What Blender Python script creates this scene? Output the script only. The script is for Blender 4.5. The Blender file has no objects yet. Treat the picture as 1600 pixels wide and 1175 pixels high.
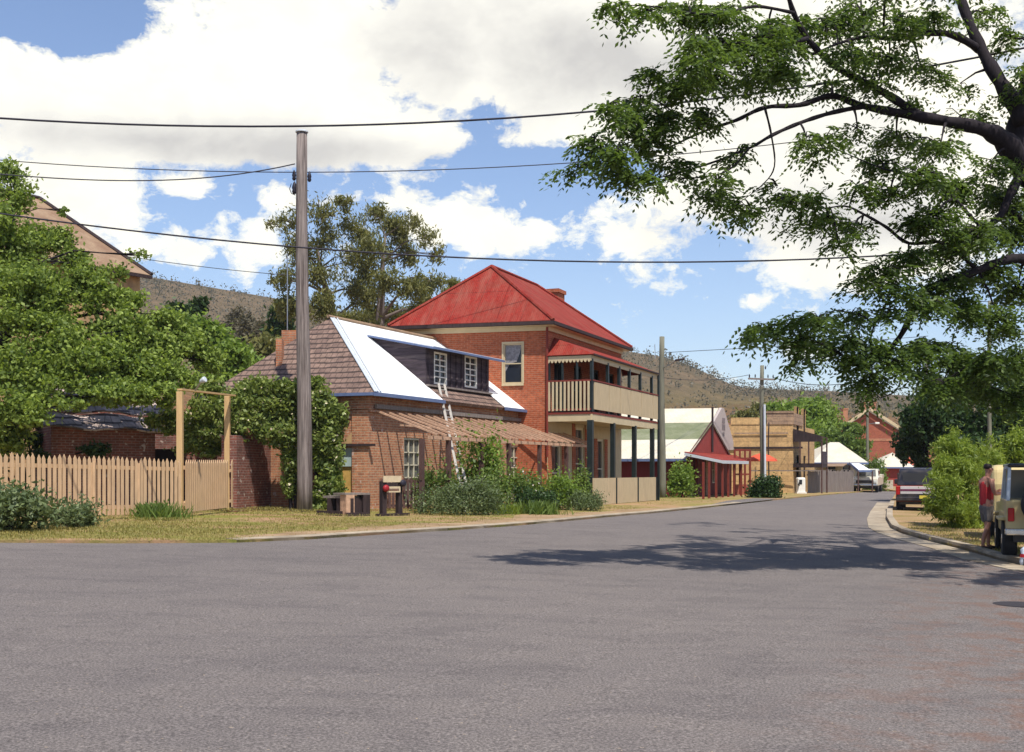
import bpy, bmesh, math, random
import numpy as np
from mathutils import Vector, Matrix
R = random.Random(7)
RN = np.random.default_rng(11)
SC = bpy.context.scene
COL = SC.collection
F, CX, HY, EZ = 1850.0, 800.0, 738.0, 1.6      # focal length in photo pixels, eye height
SD = Vector((0.371, 0.928, 0)).normalized()     # direction of the street
SN = Vector((SD.y, -SD.x, 0))                   # across the street, to the right

# ---------------------------------------------------------------- surveying helpers
def gz(x, y):
    q = SN.x * x + SN.y * y
    return 0.027 * max(-12.0, min(34.0, -q))
def W(px, py, Y):
    return Vector(((px - CX) * Y / F, Y, EZ - (py - HY) * Y / F))
def G(px, py, lift=0.0):
    Y = 30.0
    for _ in range(40):
        X = (px - CX) * Y / F
        Y = 0.5 * Y + 0.5 * F * (EZ - gz(X, Y) - lift) / (py - HY)
    X = (px - CX) * Y / F
    return Vector((X, Y, gz(X, Y) + lift))
def D(px, Y, lift=0.0):
    X = (px - CX) * Y / F
    return Vector((X, Y, gz(X, Y) + lift))
def along(P, d, px):
    k = (px - CX) / F
    s = (k * P.y - P.x) / (d.x - k * d.y)
    return P + d * s
def ZY(py, Y):
    return EZ - (py - HY) * Y / F
def onplane(px, py, P, n):
    o = Vector((0, 0, EZ)); r = Vector(((px - CX) / F, 1, -(py - HY) / F))
    return o + r * ((P - o).dot(n) / r.dot(n))
def xy(v, z=None):
    return Vector((v[0], v[1], v[2] if z is None else z))

# ---------------------------------------------------------------- object helpers
def tag(o, label=None, cat=None, group=None, kind=None):
    if label: o['label'] = label
    if cat: o['category'] = cat
    if group: o['group'] = group
    if kind: o['kind'] = kind
    return o
def thing(name, label, cat, loc=(0, 0, 0), group=None, rz=0.0):
    o = bpy.data.objects.new(name, None); COL.objects.link(o)
    o.location = Vector(loc); o.rotation_euler.z = rz
    o.empty_display_size = 0.3
    return tag(o, label, cat, group)
def rootloc(o):
    p = Vector((0, 0, 0))
    while o is not None:
        p += Vector(o.location); o = o.parent
    return p
def link(name, me, mat, parent=None):
    o = bpy.data.objects.new(name, me); COL.objects.link(o)
    if mat is not None and not me.materials:
        me.materials.append(mat)
    if parent is not None: o.parent = parent
    return o
def uvmap(me):
    uv = me.uv_layers.new(name='UVMap').data
    for p in me.polygons:
        n = p.normal
        if abs(n.z) > 0.97: t = Vector((1, 0, 0)); b = Vector((0, 1, 0))
        else:
            t = Vector((0, 0, 1)).cross(n).normalized(); b = n.cross(t)
        for li in p.loop_indices:
            co = me.vertices[me.loops[li].vertex_index].co
            uv[li].uv = (co.dot(t), co.dot(b))
class MB:
    def __init__(s): s.v = []; s.f = []; s.m = []; s.mi = 0
    def add(s, vs, fs):
        k = len(s.v); s.v += [Vector(a) for a in vs]
        for f in fs: s.f.append([i + k for i in f]); s.m.append(s.mi)
        return s
    def poly(s, pts): return s.add(pts, [list(range(len(pts)))])
    def frame(s, O, ax, ay, az):          # box with corner O and edge vectors
        O = Vector(O); ax, ay, az = Vector(ax), Vector(ay), Vector(az)
        v = [O, O+ax, O+ax+ay, O+ay, O+az, O+ax+az, O+ax+ay+az, O+ay+az]
        f = [[0,3,2,1],[4,5,6,7],[0,1,5,4],[1,2,6,5],[2,3,7,6],[3,0,4,7]]
        if ax.cross(ay).dot(az) < 0: f = [q[::-1] for q in f]
        return s.add(v, f)
    def box(s, c, sz, rz=0.0):
        c = Vector(c); m = Matrix.Rotation(rz, 3, 'Z')
        ax, ay, az = m @ Vector((sz[0],0,0)), m @ Vector((0,sz[1],0)), Vector((0,0,sz[2]))
        return s.frame(c-(ax+ay+az)/2, ax, ay, az)
    def beam(s, a, b, w, h, up=(0, 0, 1)):
        a, b = Vector(a), Vector(b); d = b - a
        u = Vector(up); sd = d.cross(u)
        if sd.length < 1e-5: sd = d.cross(Vector((1, 0, 0)))
        sd.normalize(); u = sd.cross(d).normalized()
        return s.frame(a - sd*w/2 - u*h/2, d, sd*w, u*h)
    def prism(s, pts, z0, z1):
        n = len(pts)
        lo = [xy(p, z0 if not callable(z0) else z0(p)) for p in pts]
        hi = [xy(p, z1 if not callable(z1) else z1(p)) for p in pts]
        ar = sum(pts[i][0]*pts[(i+1)%n][1]-pts[(i+1)%n][0]*pts[i][1] for i in range(n))
        fs = [list(range(n))[::-1], [i+n for i in range(n)]] + [[i, (i+1)%n, (i+1)%n+n, i+n] for i in range(n)]
        if ar < 0: fs = [f[::-1] for f in fs]
        return s.add(lo+hi, fs)
    def slab(s, pts, th):                 # planar polygon thickened downwards by th
        pts = [Vector(p) for p in pts]
        n = (pts[1]-pts[0]).cross(pts[2]-pts[0]).normalized()
        if n.z < 0: pts = pts[::-1]; n = -n
        m = len(pts)
        return s.add(pts + [p - n*th for p in pts], [list(range(m)), [i+m for i in range(m)][::-1]] + [[i, i+m, (i+1)%m+m, (i+1)%m] for i in range(m)])
    def tube(s, pts, rad, n=8, cap=True):
        pts = [Vector(p) for p in pts]
        if not hasattr(rad, '__len__'): rad = [rad]*len(pts)
        rings = []; prev = None
        for i, p in enumerate(pts):
            d = (pts[min(i+1, len(pts)-1)] - pts[max(i-1, 0)]).normalized()
            if prev is None:
                a = d.cross(Vector((0, 0, 1)))
                if a.length < 0.1: a = d.cross(Vector((0, 1, 0)))
            else: a = prev - d*prev.dot(d)
            a.normalize(); prev = a; b = d.cross(a)
            rings.append([p + (a*math.cos(2*math.pi*j/n) + b*math.sin(2*math.pi*j/n))*rad[i] for j in range(n)])
        v = [q for r in rings for q in r]; f = []
        for i in range(len(pts)-1):
            for j in range(n):
                f.append([i*n+j, i*n+(j+1)%n, (i+1)*n+(j+1)%n, (i+1)*n+j])
        if cap: f.append(list(range(n))[::-1]); f.append([(len(pts)-1)*n+j for j in range(n)])
        return s.add(v, f)
    def lathe(s, c, axis, prof, n=20):     # prof: (along, radius)
        c = Vector(c); ax = Vector(axis).normalized()
        return s.tube([c + ax*(a + 1e-4*i) for i, (a, r) in enumerate(prof)], [r for a, r in prof], n)
    def build(s, name, mat, parent=None, smooth=False, bevel=0, uv=True):
        me = bpy.data.meshes.new(name)
        off = rootloc(parent) if parent is not None else Vector((0, 0, 0))
        me.from_pydata([tuple(p - off) for p in s.v], [], s.f)
        if isinstance(mat, (list, tuple)):
            for m in mat: me.materials.append(m)
            me.polygons.foreach_set('material_index', s.m)
            mat = None
        me.update()
        if uv: uvmap(me)
        if smooth: me.polygons.foreach_set('use_smooth', [True]*len(me.polygons))
        o = link(name, me, mat, parent)
        if bevel:
            b = o.modifiers.new('bevel', 'BEVEL'); b.width = bevel; b.segments = 2; b.limit_method = 'ANGLE'; b.angle_limit = math.radians(40)
        return o
def npmesh(name, verts, nper, mat, parent=None, faces=None):
    """many separate faces with nper corners each, straight from numpy"""
    off = np.array(rootloc(parent)) if parent is not None else np.zeros(3)
    verts = (np.asarray(verts).reshape(-1, 3) - off).astype(np.float32)
    nv = len(verts); nf = nv // nper
    me = bpy.data.meshes.new(name)
    me.vertices.add(nv); me.vertices.foreach_set('co', verts.ravel())
    me.loops.add(nv); me.loops.foreach_set('vertex_index', np.arange(nv, dtype=np.int32))
    me.polygons.add(nf); me.polygons.foreach_set('loop_start', np.arange(0, nv, nper, dtype=np.int32))
    me.update(calc_edges=True); me.validate()
    return link(name, me, mat, parent)

# ---------------------------------------------------------------- materials
def newmat(name):
    m = bpy.data.materials.new(name); m.use_nodes = True
    nt = m.node_tree; nt.nodes.clear()
    o = nt.nodes.new('ShaderNodeOutputMaterial'); p = nt.nodes.new('ShaderNodeBsdfPrincipled')
    nt.links.new(p.outputs[0], o.inputs[0])
    p.inputs['Specular IOR Level'].default_value = 0.3
    return m, nt, p, o
def N(nt, t, **k):
    n = nt.nodes.new(t)
    for a, b in k.items():
        if a.startswith('i_'): n.inputs[int(a[2:])].default_value = b
        else: setattr(n, a, b)
    return n
def c4(c): return (c[0], c[1], c[2], 1.0)
def ramp(nt, fac, stops):
    r = N(nt, 'ShaderNodeValToRGB'); e = r.color_ramp.elements
    while len(e) < len(stops): e.new(0.5)
    for i, (p, c) in enumerate(stops): e[i].position = p; e[i].color = c4(c)
    nt.links.new(fac, r.inputs[0]); return r.outputs[0]
def noise(nt, vec, scale, detail=4, rough=0.6, dist=0.0):
    n = N(nt, 'ShaderNodeTexNoise'); n.inputs['Scale'].default_value = scale
    n.inputs['Detail'].default_value = detail; n.inputs['Roughness'].default_value = rough; n.inputs['Distortion'].default_value = dist
    if vec is not None: nt.links.new(vec, n.inputs['Vector'])
    return n.outputs['Fac']
def mixc(nt, fac, a, b, mode='MIX'):
    m = N(nt, 'ShaderNodeMix', data_type='RGBA', blend_type=mode)
    for s, v in ((0, fac), (6, a), (7, b)):
        if hasattr(v, 'is_linked'): nt.links.new(v, m.inputs[s])
        else: m.inputs[s].default_value = v if s == 0 else c4(v)
    return m.outputs[2]
def mth(nt, op, a, b=None, c=None, clamp=False):
    m = N(nt, 'ShaderNodeMath', operation=op); m.use_clamp = clamp
    for i, v in enumerate((a, b, c)):
        if v is None: continue
        if hasattr(v, 'is_linked'): nt.links.new(v, m.inputs[i])
        else: m.inputs[i].default_value = v
    return m.outputs[0]
def bump(nt, p, h, strength=0.4, dist=0.02):
    b = N(nt, 'ShaderNodeBump'); b.inputs['Strength'].default_value = strength; b.inputs['Distance'].default_value = dist
    nt.links.new(h, b.inputs['Height']); nt.links.new(b.outputs[0], p.inputs['Normal'])
def mapped(nt, scale=(1, 1, 1), src='Object'):
    t = N(nt, 'ShaderNodeTexCoord'); m = N(nt, 'ShaderNodeMapping')
    m.inputs['Scale'].default_value = scale; nt.links.new(t.outputs[src], m.inputs[0]); return m.outputs[0]
def plain(name, c, rough=0.7, var=0.25, scale=6, metallic=0.0, spec=0.3, stretch=(1, 1, 1), bmp=0.2, dirt=None):
    m, nt, p, o = newmat(name)
    v = mapped(nt, stretch)
    n = noise(nt, v, scale, 5, 0.65)
    lo = tuple(x*(1-var) for x in c); hi = tuple(min(1, x*(1+var)) for x in c)
    colr = ramp(nt, n, [(0.3, lo), (0.7, hi)])
    if dirt:
        n2 = noise(nt, v, scale*0.3, 6, 0.7)
        colr = mixc(nt, ramp(nt, n2, [(0.5, (0,0,0)), (0.66, (1,1,1))]), colr, dirt)
    nt.links.new(colr, p.inputs['Base Color'])
    p.inputs['Roughness'].default_value = rough; p.inputs['Metallic'].default_value = metallic
    p.inputs['Specular IOR Level'].default_value = spec
    if bmp: bump(nt, p, n, bmp, 0.01)
    return m
def brick(name, c1, c2, mortar, bw=0.23, bh=0.076, ms=0.012, stain=(0.1,0.06,0.05), stainamt=0.5, pale=None, offset=0.5, rough=0.85, bmp=0.6):
    m, nt, p, o = newmat(name)
    t = N(nt, 'ShaderNodeTexCoord'); b = N(nt, 'ShaderNodeTexBrick')
    b.offset = offset
    # wobble the courses a little
    w = N(nt, 'ShaderNodeTexNoise'); w.inputs['Scale'].default_value = 3.0
    nt.links.new(t.outputs['UV'], w.inputs['Vector'])
    vm = N(nt, 'ShaderNodeVectorMath', operation='SCALE'); vm.inputs['Scale'].default_value = 0.015
    nt.links.new(w.outputs['Color'], vm.inputs[0])
    va = N(nt, 'ShaderNodeVectorMath', operation='ADD')
    nt.links.new(t.outputs['UV'], va.inputs[0]); nt.links.new(vm.outputs[0], va.inputs[1])
    nt.links.new(va.outputs[0], b.inputs['Vector'])
    b.inputs['Scale'].default_value = 1.0
    b.inputs['Color1'].default_value = c4(c1); b.inputs['Color2'].default_value = c4(c2); b.inputs['Mortar'].default_value = c4(mortar)
    b.inputs['Mortar Size'].default_value = ms; b.inputs['Brick Width'].default_value = bw; b.inputs['Row Height'].default_value = bh
    b.inputs['Bias'].default_value = 0.0
    ob = t.outputs['Object']
    n1 = noise(nt, ob, 1.1, 6, 0.7)
    colr = mixc(nt, mth(nt, 'MULTIPLY', ramp(nt, n1, [(0.45, (0,0,0)), (0.75, (1,1,1))]), stainamt), b.outputs['Color'], stain)
    n2 = noise(nt, ob, 7.0, 4, 0.7)
    colr = mixc(nt, 0.7, colr, ramp(nt, n2, [(0.3, (0.55,0.55,0.55)), (0.7, (1.35,1.3,1.25))]), 'MULTIPLY')
    if pale:
        n3 = noise(nt, ob, 5.0, 2, 0.5)
        colr = mixc(nt, ramp(nt, n3, [(0.66, (0,0,0)), (0.7, (1,1,1))]), colr, pale)
    nt.links.new(colr, p.inputs['Base Color'])
    p.inputs['Roughness'].default_value = rough
    h = mth(nt, 'SUBTRACT', n2, b.outputs['Fac'])
    bump(nt, p, h, bmp, 0.012)
    return m
def corrugated(name, c, rough=0.45, metallic=0.0, pitch=0.076, stain=None, stainamt=0.7, var=0.12, sheet=0.0, spec=0.4):
    """corrugated iron: ribs run up the slope"""
    m, nt, p, o = newmat(name)
    t = N(nt, 'ShaderNodeTexCoord'); s = N(nt, 'ShaderNodeSeparateXYZ'); nt.links.new(t.outputs['UV'], s.inputs[0])
    wv = mth(nt, 'SINE', mth(nt, 'MULTIPLY', s.outputs[0], 2*math.pi/pitch))
    n1 = noise(nt, t.outputs['Object'], 0.9, 6, 0.7)
    n2 = noise(nt, t.outputs['Object'], 12, 3, 0.6)
    colr = ramp(nt, n2, [(0.3, tuple(x*(1-var) for x in c)), (0.7, tuple(min(1, x*(1+var)) for x in c))])
    if stain:
        colr = mixc(nt, mth(nt, 'MULTIPLY', ramp(nt, n1, [(0.42, (0,0,0)), (0.66, (1,1,1))]), stainamt), colr, stain)
    if sheet:
        fx = mth(nt, 'FRACT', mth(nt, 'MULTIPLY', s.outputs[0], 1/sheet))
        fy = mth(nt, 'FRACT', mth(nt, 'MULTIPLY', s.outputs[1], 1/2.1))
        l = mth(nt, 'MAXIMUM', mth(nt, 'LESS_THAN', fx, 0.035), mth(nt, 'LESS_THAN', fy, 0.025))
        colr = mixc(nt, mth(nt, 'MULTIPLY', l, 0.55), colr, tuple(x*0.3 for x in c))
    nt.links.new(colr, p.inputs['Base Color'])
    p.inputs['Roughness'].default_value = rough; p.inputs['Metallic'].default_value = metallic
    p.inputs['Specular IOR Level'].default_value = spec
    bump(nt, p, wv, 0.5, 0.012)
    return m
def shingle(name, c1, c2, row=0.27, w=0.2, gap=(0.03,0.022,0.02)):
    m, nt, p, o = newmat(name)
    t = N(nt, 'ShaderNodeTexCoord'); b = N(nt, 'ShaderNodeTexBrick')
    wn = noise(nt, t.outputs['UV'], 2.2, 3)
    s = N(nt, 'ShaderNodeSeparateXYZ'); nt.links.new(t.outputs['UV'], s.inputs[0])
    v = mth(nt, 'ADD', s.outputs[1], mth(nt, 'MULTIPLY', wn, 0.12))
    cb = N(nt, 'ShaderNodeCombineXYZ'); nt.links.new(s.outputs[0], cb.inputs[0]); nt.links.new(v, cb.inputs[1])
    nt.links.new(cb.outputs[0], b.inputs['Vector'])
    b.inputs['Scale'].default_value = 1.0; b.inputs['Brick Width'].default_value = w; b.inputs['Row Height'].default_value = row
    b.inputs['Mortar Size'].default_value = 0.012; b.inputs['Color1'].default_value = c4(c1); b.inputs['Color2'].default_value = c4(c2); b.inputs['Mortar'].default_value = c4(tuple(x*0.6 for x in c2))
    fr = mth(nt, 'FRACT', mth(nt, 'MULTIPLY', v, 1/row))
    # butt edge of each course
    edge = mth(nt, 'LESS_THAN', fr, 0.24)
    colr = mixc(nt, mth(nt, 'MULTIPLY', edge, 0.8), b.outputs['Color'], gap)
    n2 = noise(nt, t.outputs['Object'], 5.0, 5, 0.7)
    colr = mixc(nt, 0.8, colr, ramp(nt, n2, [(0.3, (0.5,0.5,0.5)), (0.7, (1.35,1.3,1.3))]), 'MULTIPLY')
    nt.links.new(colr, p.inputs['Base Color']); p.inputs['Roughness'].default_value = 0.9
    h = mth(nt, 'SUBTRACT', mth(nt, 'MULTIPLY', fr, -1.0), mth(nt, 'MULTIPLY', b.outputs['Fac'], 0.5))
    bump(nt, p, h, 0.9, 0.03)
    return m
def leafmat(name, c1, c2, trans=0.35, rough=0.5, sc=0.6, spec=0.3):
    m, nt, p, o = newmat(name)
    g = N(nt, 'ShaderNodeNewGeometry'); t = N(nt, 'ShaderNodeTexCoord')
    n = noise(nt, t.outputs['Object'], sc, 3, 0.6)
    f = mth(nt, 'ADD', mth(nt, 'MULTIPLY', g.outputs['Random Per Island'], 0.6), mth(nt, 'MULTIPLY', n, 0.5))
    colr = ramp(nt, f, [(0.15, c1), (0.85, c2)])
    nt.links.new(colr, p.inputs['Base Color']); p.inputs['Roughness'].default_value = rough
    p.inputs['Specular IOR Level'].default_value = spec
    tr = N(nt, 'ShaderNodeBsdfTranslucent')
    nt.links.new(mixc(nt, 0.5, colr, (c2[0]*1.6, c2[1]*1.7, c2[2]*0.7)), tr.inputs['Color'])
    mx = N(nt, 'ShaderNodeMixShader'); mx.inputs[0].default_value = trans
    nt.links.new(p.outputs[0], mx.inputs[1]); nt.links.new(tr.outputs[0], mx.inputs[2]); nt.links.new(mx.outputs[0], o.inputs[0])
    return m
def glassmat(name, c=(0.02,0.025,0.035), rough=0.08, spec=0.6):
    m, nt, p, o = newmat(name)
    p.inputs['Base Color'].default_value = c4(c); p.inputs['Roughness'].default_value = rough
    p.inputs['Specular IOR Level'].default_value = spec
    n = noise(nt, mapped(nt), 1.5, 2); bump(nt, p, n, 0.15, 0.02)
    return m

M = {}
M['brick_cottage'] = brick('brick_cottage', (0.47,0.205,0.105), (0.33,0.13,0.07), (0.42,0.29,0.19), stain=(0.2,0.09,0.07), stainamt=0.35, pale=(0.5,0.36,0.3))
M['brick_hotel'] = brick('brick_hotel', (0.42,0.105,0.042), (0.33,0.075,0.03), (0.38,0.17,0.1), stain=(0.16,0.035,0.02), stainamt=0.35)
M['brick_old'] = brick('brick_old', (0.25,0.085,0.06), (0.17,0.06,0.045), (0.26,0.17,0.14), stain=(0.06,0.04,0.035), stainamt=0.7, pale=(0.45,0.36,0.3))
M['brick_dark'] = brick('brick_dark', (0.17,0.022,0.018), (0.13,0.018,0.016), (0.15,0.04,0.03), stain=(0.07,0.015,0.015), stainamt=0.4)
M['brick_far'] = brick('brick_far', (0.36,0.105,0.05), (0.28,0.08,0.04), (0.3,0.11,0.08), stain=(0.18,0.04,0.03))
M['brick_chimney'] = brick('brick_chimney', (0.5,0.19,0.09), (0.42,0.15,0.07), (0.4,0.27,0.18))
M['stone'] = brick('sandstone_blocks', (0.56,0.37,0.17), (0.47,0.30,0.135), (0.38,0.245,0.115), bw=0.8, bh=0.36, ms=0.012, stain=(0.2,0.12,0.07), stainamt=0.5)
M['stone_grey'] = brick('weathered_stone', (0.37,0.25,0.16), (0.31,0.21,0.14), (0.2,0.14,0.1), bw=0.9, bh=0.3, ms=0.015)
M['render_tan'] = plain('tan_render', (0.42,0.27,0.13), 0.9, 0.25, 2.0, dirt=(0.22,0.14,0.08))
M['shingle'] = shingle('split_timber_shingles', (0.23,0.155,0.12), (0.16,0.105,0.085))
M['shingle_pale'] = shingle('pale_split_shingles', (0.52,0.42,0.37), (0.38,0.3,0.27), row=0.5, w=0.3)
M['roof_white'] = corrugated('new_galvanised_roof', (0.80,0.81,0.80), 0.5, 0.0, pitch=0.09, var=0.03)
M['roof_trim'] = plain('galvanised_trim', (0.5,0.53,0.56), 0.4, 0.1)
M['blue_trim'] = plain('slate_blue_gutter', (0.11,0.15,0.27), 0.5, 0.15)
M['roof_red'] = corrugated('faded_red_iron_roof', (0.30,0.020,0.011), 0.75, 0.0, stain=(0.20,0.05,0.03), stainamt=0.85, sheet=1.5, spec=0.15, var=0.2)
def fadedred():
    m = corrugated('faded_red_iron_roof', (0.23,0.022,0.015), 0.75, 0.0, stain=(0.17,0.035,0.022), stainamt=0.7, sheet=0.95, spec=0.12, var=0.25)
    nt = m.node_tree; p = next(n for n in nt.nodes if n.type == 'BSDF_PRINCIPLED'); src = p.inputs['Base Color'].links[0].from_socket
    t = N(nt, 'ShaderNodeTexCoord'); mp = N(nt, 'ShaderNodeMapping'); mp.inputs['Scale'].default_value = (2.2, 0.45, 1); nt.links.new(t.outputs['UV'], mp.inputs[0])
    n1 = noise(nt, mp.outputs[0], 1.3, 7, 0.75)
    nt.links.new(mixc(nt, ramp(nt, n1, [(0.44, (0,0,0)), (0.66, (0.7,0.7,0.7))]), src, (0.27,0.085,0.06)), p.inputs['Base Color'])
    return m
M['roof_red'] = fadedred()
M['roof_rust'] = corrugated('rusty_iron_roof', (0.30,0.2,0.12), 0.7, 0.0, stain=(0.17,0.085,0.045), stainamt=0.8)
M['roof_cream'] = corrugated('cream_iron_roof', (0.6,0.56,0.45), 0.5, stain=(0.6,0.42,0.22), stainamt=0.4)  # cream is the sheets' own colour, with random tan stains
M['roof_green'] = corrugated('green_iron_roof', (0.15,0.165,0.075), 0.6, stain=(0.3,0.3,0.2), stainamt=0.6)
M['roof_orange'] = corrugated('orange_tile_roof', (0.55,0.11,0.05), 0.7, stain=(0.4,0.1,0.05))
M['roof_grey'] = corrugated('grey_iron_roof', (0.3,0.28,0.25), 0.6)
M['cream'] = plain('cream_paint', (0.50,0.405,0.25), 0.6, 0.1, 3, dirt=None)
M['cream_board'] = plain('weathered_cream_boards', (0.46,0.36,0.22), 0.7, 0.15, 4, stretch=(4,4,0.5))
M['fence_tan'] = plain('tan_painted_pickets', (0.52,0.345,0.20), 0.65, 0.15, 5, stretch=(3,3,0.6))
M['post_tan'] = plain('tan_painted_posts', (0.52,0.34,0.16), 0.65, 0.12, 4, stretch=(3,3,0.5))
M['white_paint'] = plain('white_paint', (0.72,0.70,0.63), 0.5, 0.08, 5)
M['pale_frame'] = plain('pale_window_paint', (0.58,0.53,0.40), 0.5, 0.1, 5)
M['dark_green'] = plain('dark_green_paint', (0.013,0.02,0.02), 0.4, 0.3, 5)
M['dark_wood'] = plain('old_dark_timber', (0.035,0.022,0.022), 0.8, 0.5, 3, stretch=(5,5,0.5), bmp=0.5)
M['cheek'] = plain('tarred_weatherboards', (0.045,0.032,0.04), 0.8, 0.6, 2.5, stretch=(0.6,0.6,6), bmp=0.5, dirt=(0.11,0.085,0.085))
M['rafter'] = plain('weathered_rafter_timber', (0.47,0.29,0.19), 0.85, 0.3, 3, stretch=(4,4,4), bmp=0.4)
M['post_brown'] = plain('brown_verandah_post', (0.085,0.045,0.038), 0.75, 0.3, 4)
M['pole'] = plain('grey_weathered_pole', (0.2,0.165,0.15), 0.85, 0.65, 3, stretch=(9,9,0.35), bmp=0.9, dirt=(0.075,0.055,0.05))
M['pole_green'] = plain('grey_green_pole', (0.16,0.155,0.115), 0.85, 0.35, 3, stretch=(9,9,0.4), bmp=0.5)
M['grey_wood'] = plain('grey_paling_timber', (0.2,0.165,0.145), 0.85, 0.4, 4, stretch=(6,6,0.4), bmp=0.5)
M['wire'] = plain('black_cable', (0.02,0.018,0.03), 0.6, 0.1)
M['glass'] = glassmat('dark_window_glass')
M['glass_pale'] = glassmat('reflecting_glass', (0.12,0.12,0.11), 0.15)
M['curtain'] = plain('lace_curtain', (0.22,0.21,0.22), 0.9, 0.4, 12)
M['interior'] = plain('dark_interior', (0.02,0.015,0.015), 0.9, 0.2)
M['red_wall'] = plain('oxblood_painted_wall', (0.12,0.014,0.018), 0.7, 0.2, 3, stretch=(5,5,0.4))
M['red_gable'] = plain('faded_red_gable', (0.25,0.04,0.03), 0.7, 0.2, 3)
M['red_post'] = plain('red_brown_post', (0.17,0.03,0.02), 0.7, 0.2)
M['bark'] = plain('dark_bark', (0.018,0.013,0.017), 0.9, 0.45, 8, stretch=(3,3,0.7), bmp=0.9)
M['bark_gum'] = plain('gum_bark', (0.14,0.11,0.1), 0.9, 0.45, 5, bmp=0.5)
M['leaf_ash'] = leafmat('feathery_dark_green_leaf', (0.022,0.052,0.014), (0.13,0.19,0.04), 0.42)
M['leaf_plane'] = leafmat('broad_bright_green_leaf', (0.03,0.065,0.012), (0.30,0.38,0.08), 0.36, 0.55, spec=0.3)
M['leaf_gum'] = leafmat('olive_gum_leaf', (0.06,0.075,0.022), (0.21,0.2,0.06), 0.3, sc=0.18)
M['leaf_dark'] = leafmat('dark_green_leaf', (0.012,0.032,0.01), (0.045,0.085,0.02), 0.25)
M['leaf_lime'] = leafmat('lime_green_leaf', (0.09,0.15,0.02), (0.27,0.33,0.05), 0.4)
M['leaf_bright'] = leafmat('bright_green_leaf', (0.065,0.12,0.02), (0.24,0.33,0.06), 0.38)
M['leaf_mid'] = leafmat('mid_green_leaf', (0.05,0.09,0.02), (0.18,0.25,0.055), 0.35)
M['leaf_vine'] = leafmat('dusty_climber_leaf', (0.05,0.095,0.02), (0.26,0.31,0.08), 0.34, sc=1.4)
M['leaf_lav'] = leafmat('grey_green_lavender_leaf', (0.045,0.075,0.03), (0.16,0.2,0.08), 0.25)
M['leaf_straw'] = leafmat('straw_tinted_grass_leaf', (0.13,0.14,0.03), (0.36,0.30,0.09), 0.3)
M['petal_white'] = plain('white_blossom', (0.7,0.66,0.6), 0.6, 0.05)
M['tyre'] = plain('black_tyre_rubber', (0.018,0.018,0.02), 0.8, 0.2, 20)
M['steel'] = plain('grey_steel', (0.35,0.36,0.38), 0.35, 0.1, metallic=0.8)
M['concrete'] = plain('pale_concrete', (0.42,0.36,0.28), 0.9, 0.2, 4, dirt=(0.3,0.24,0.18))
# ================================================================ THE SETTING
# ---- road outline, from the kerb line
LE = [G(x, y) for x, y in ((-60,847),(0,848),(185,849),(370,848),(480,843),(600,835),(700,829),(800,822),(880,815),(950,808),(1020,802),(1090,795),(1160,787),(1240,778.5),(1290,773.5),(1335,770),(1372,767.5))]
RE = [G(x, y) for x, y in ((1402,768),(1398,775),(1391,786),(1386,800),(1385,812),(1393,826),(1410,834),(1440,843),(1500,858),(1560,876),(1640,893))]
NEARL = Vector((-24, LE[0].y - 1.0, 0)); 
road_pts = [Vector((-26, -12, 0)), NEARL] + LE + RE + [Vector((19, 17.5, 0)), Vector((26, 17.5, 0)), Vector((26, -12, 0))]
def sheet(name, pts, mat, lift, th=0.0):
    pts = [Vector((p.x, p.y, gz(p.x, p.y) + lift)) for p in pts]
    mb = MB()
    if th:
        mb.prism(pts, lambda p: gz(p[0], p[1]) + lift - th, lambda p: gz(p[0], p[1]) + lift)
    else:
        ar = sum(pts[i].x*pts[(i+1)%len(pts)].y-pts[(i+1)%len(pts)].x*pts[i].y for i in range(len(pts)))
        mb.poly(pts if ar > 0 else pts[::-1])
    o = mb.build(name, mat); return tag(o, kind='structure')

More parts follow.
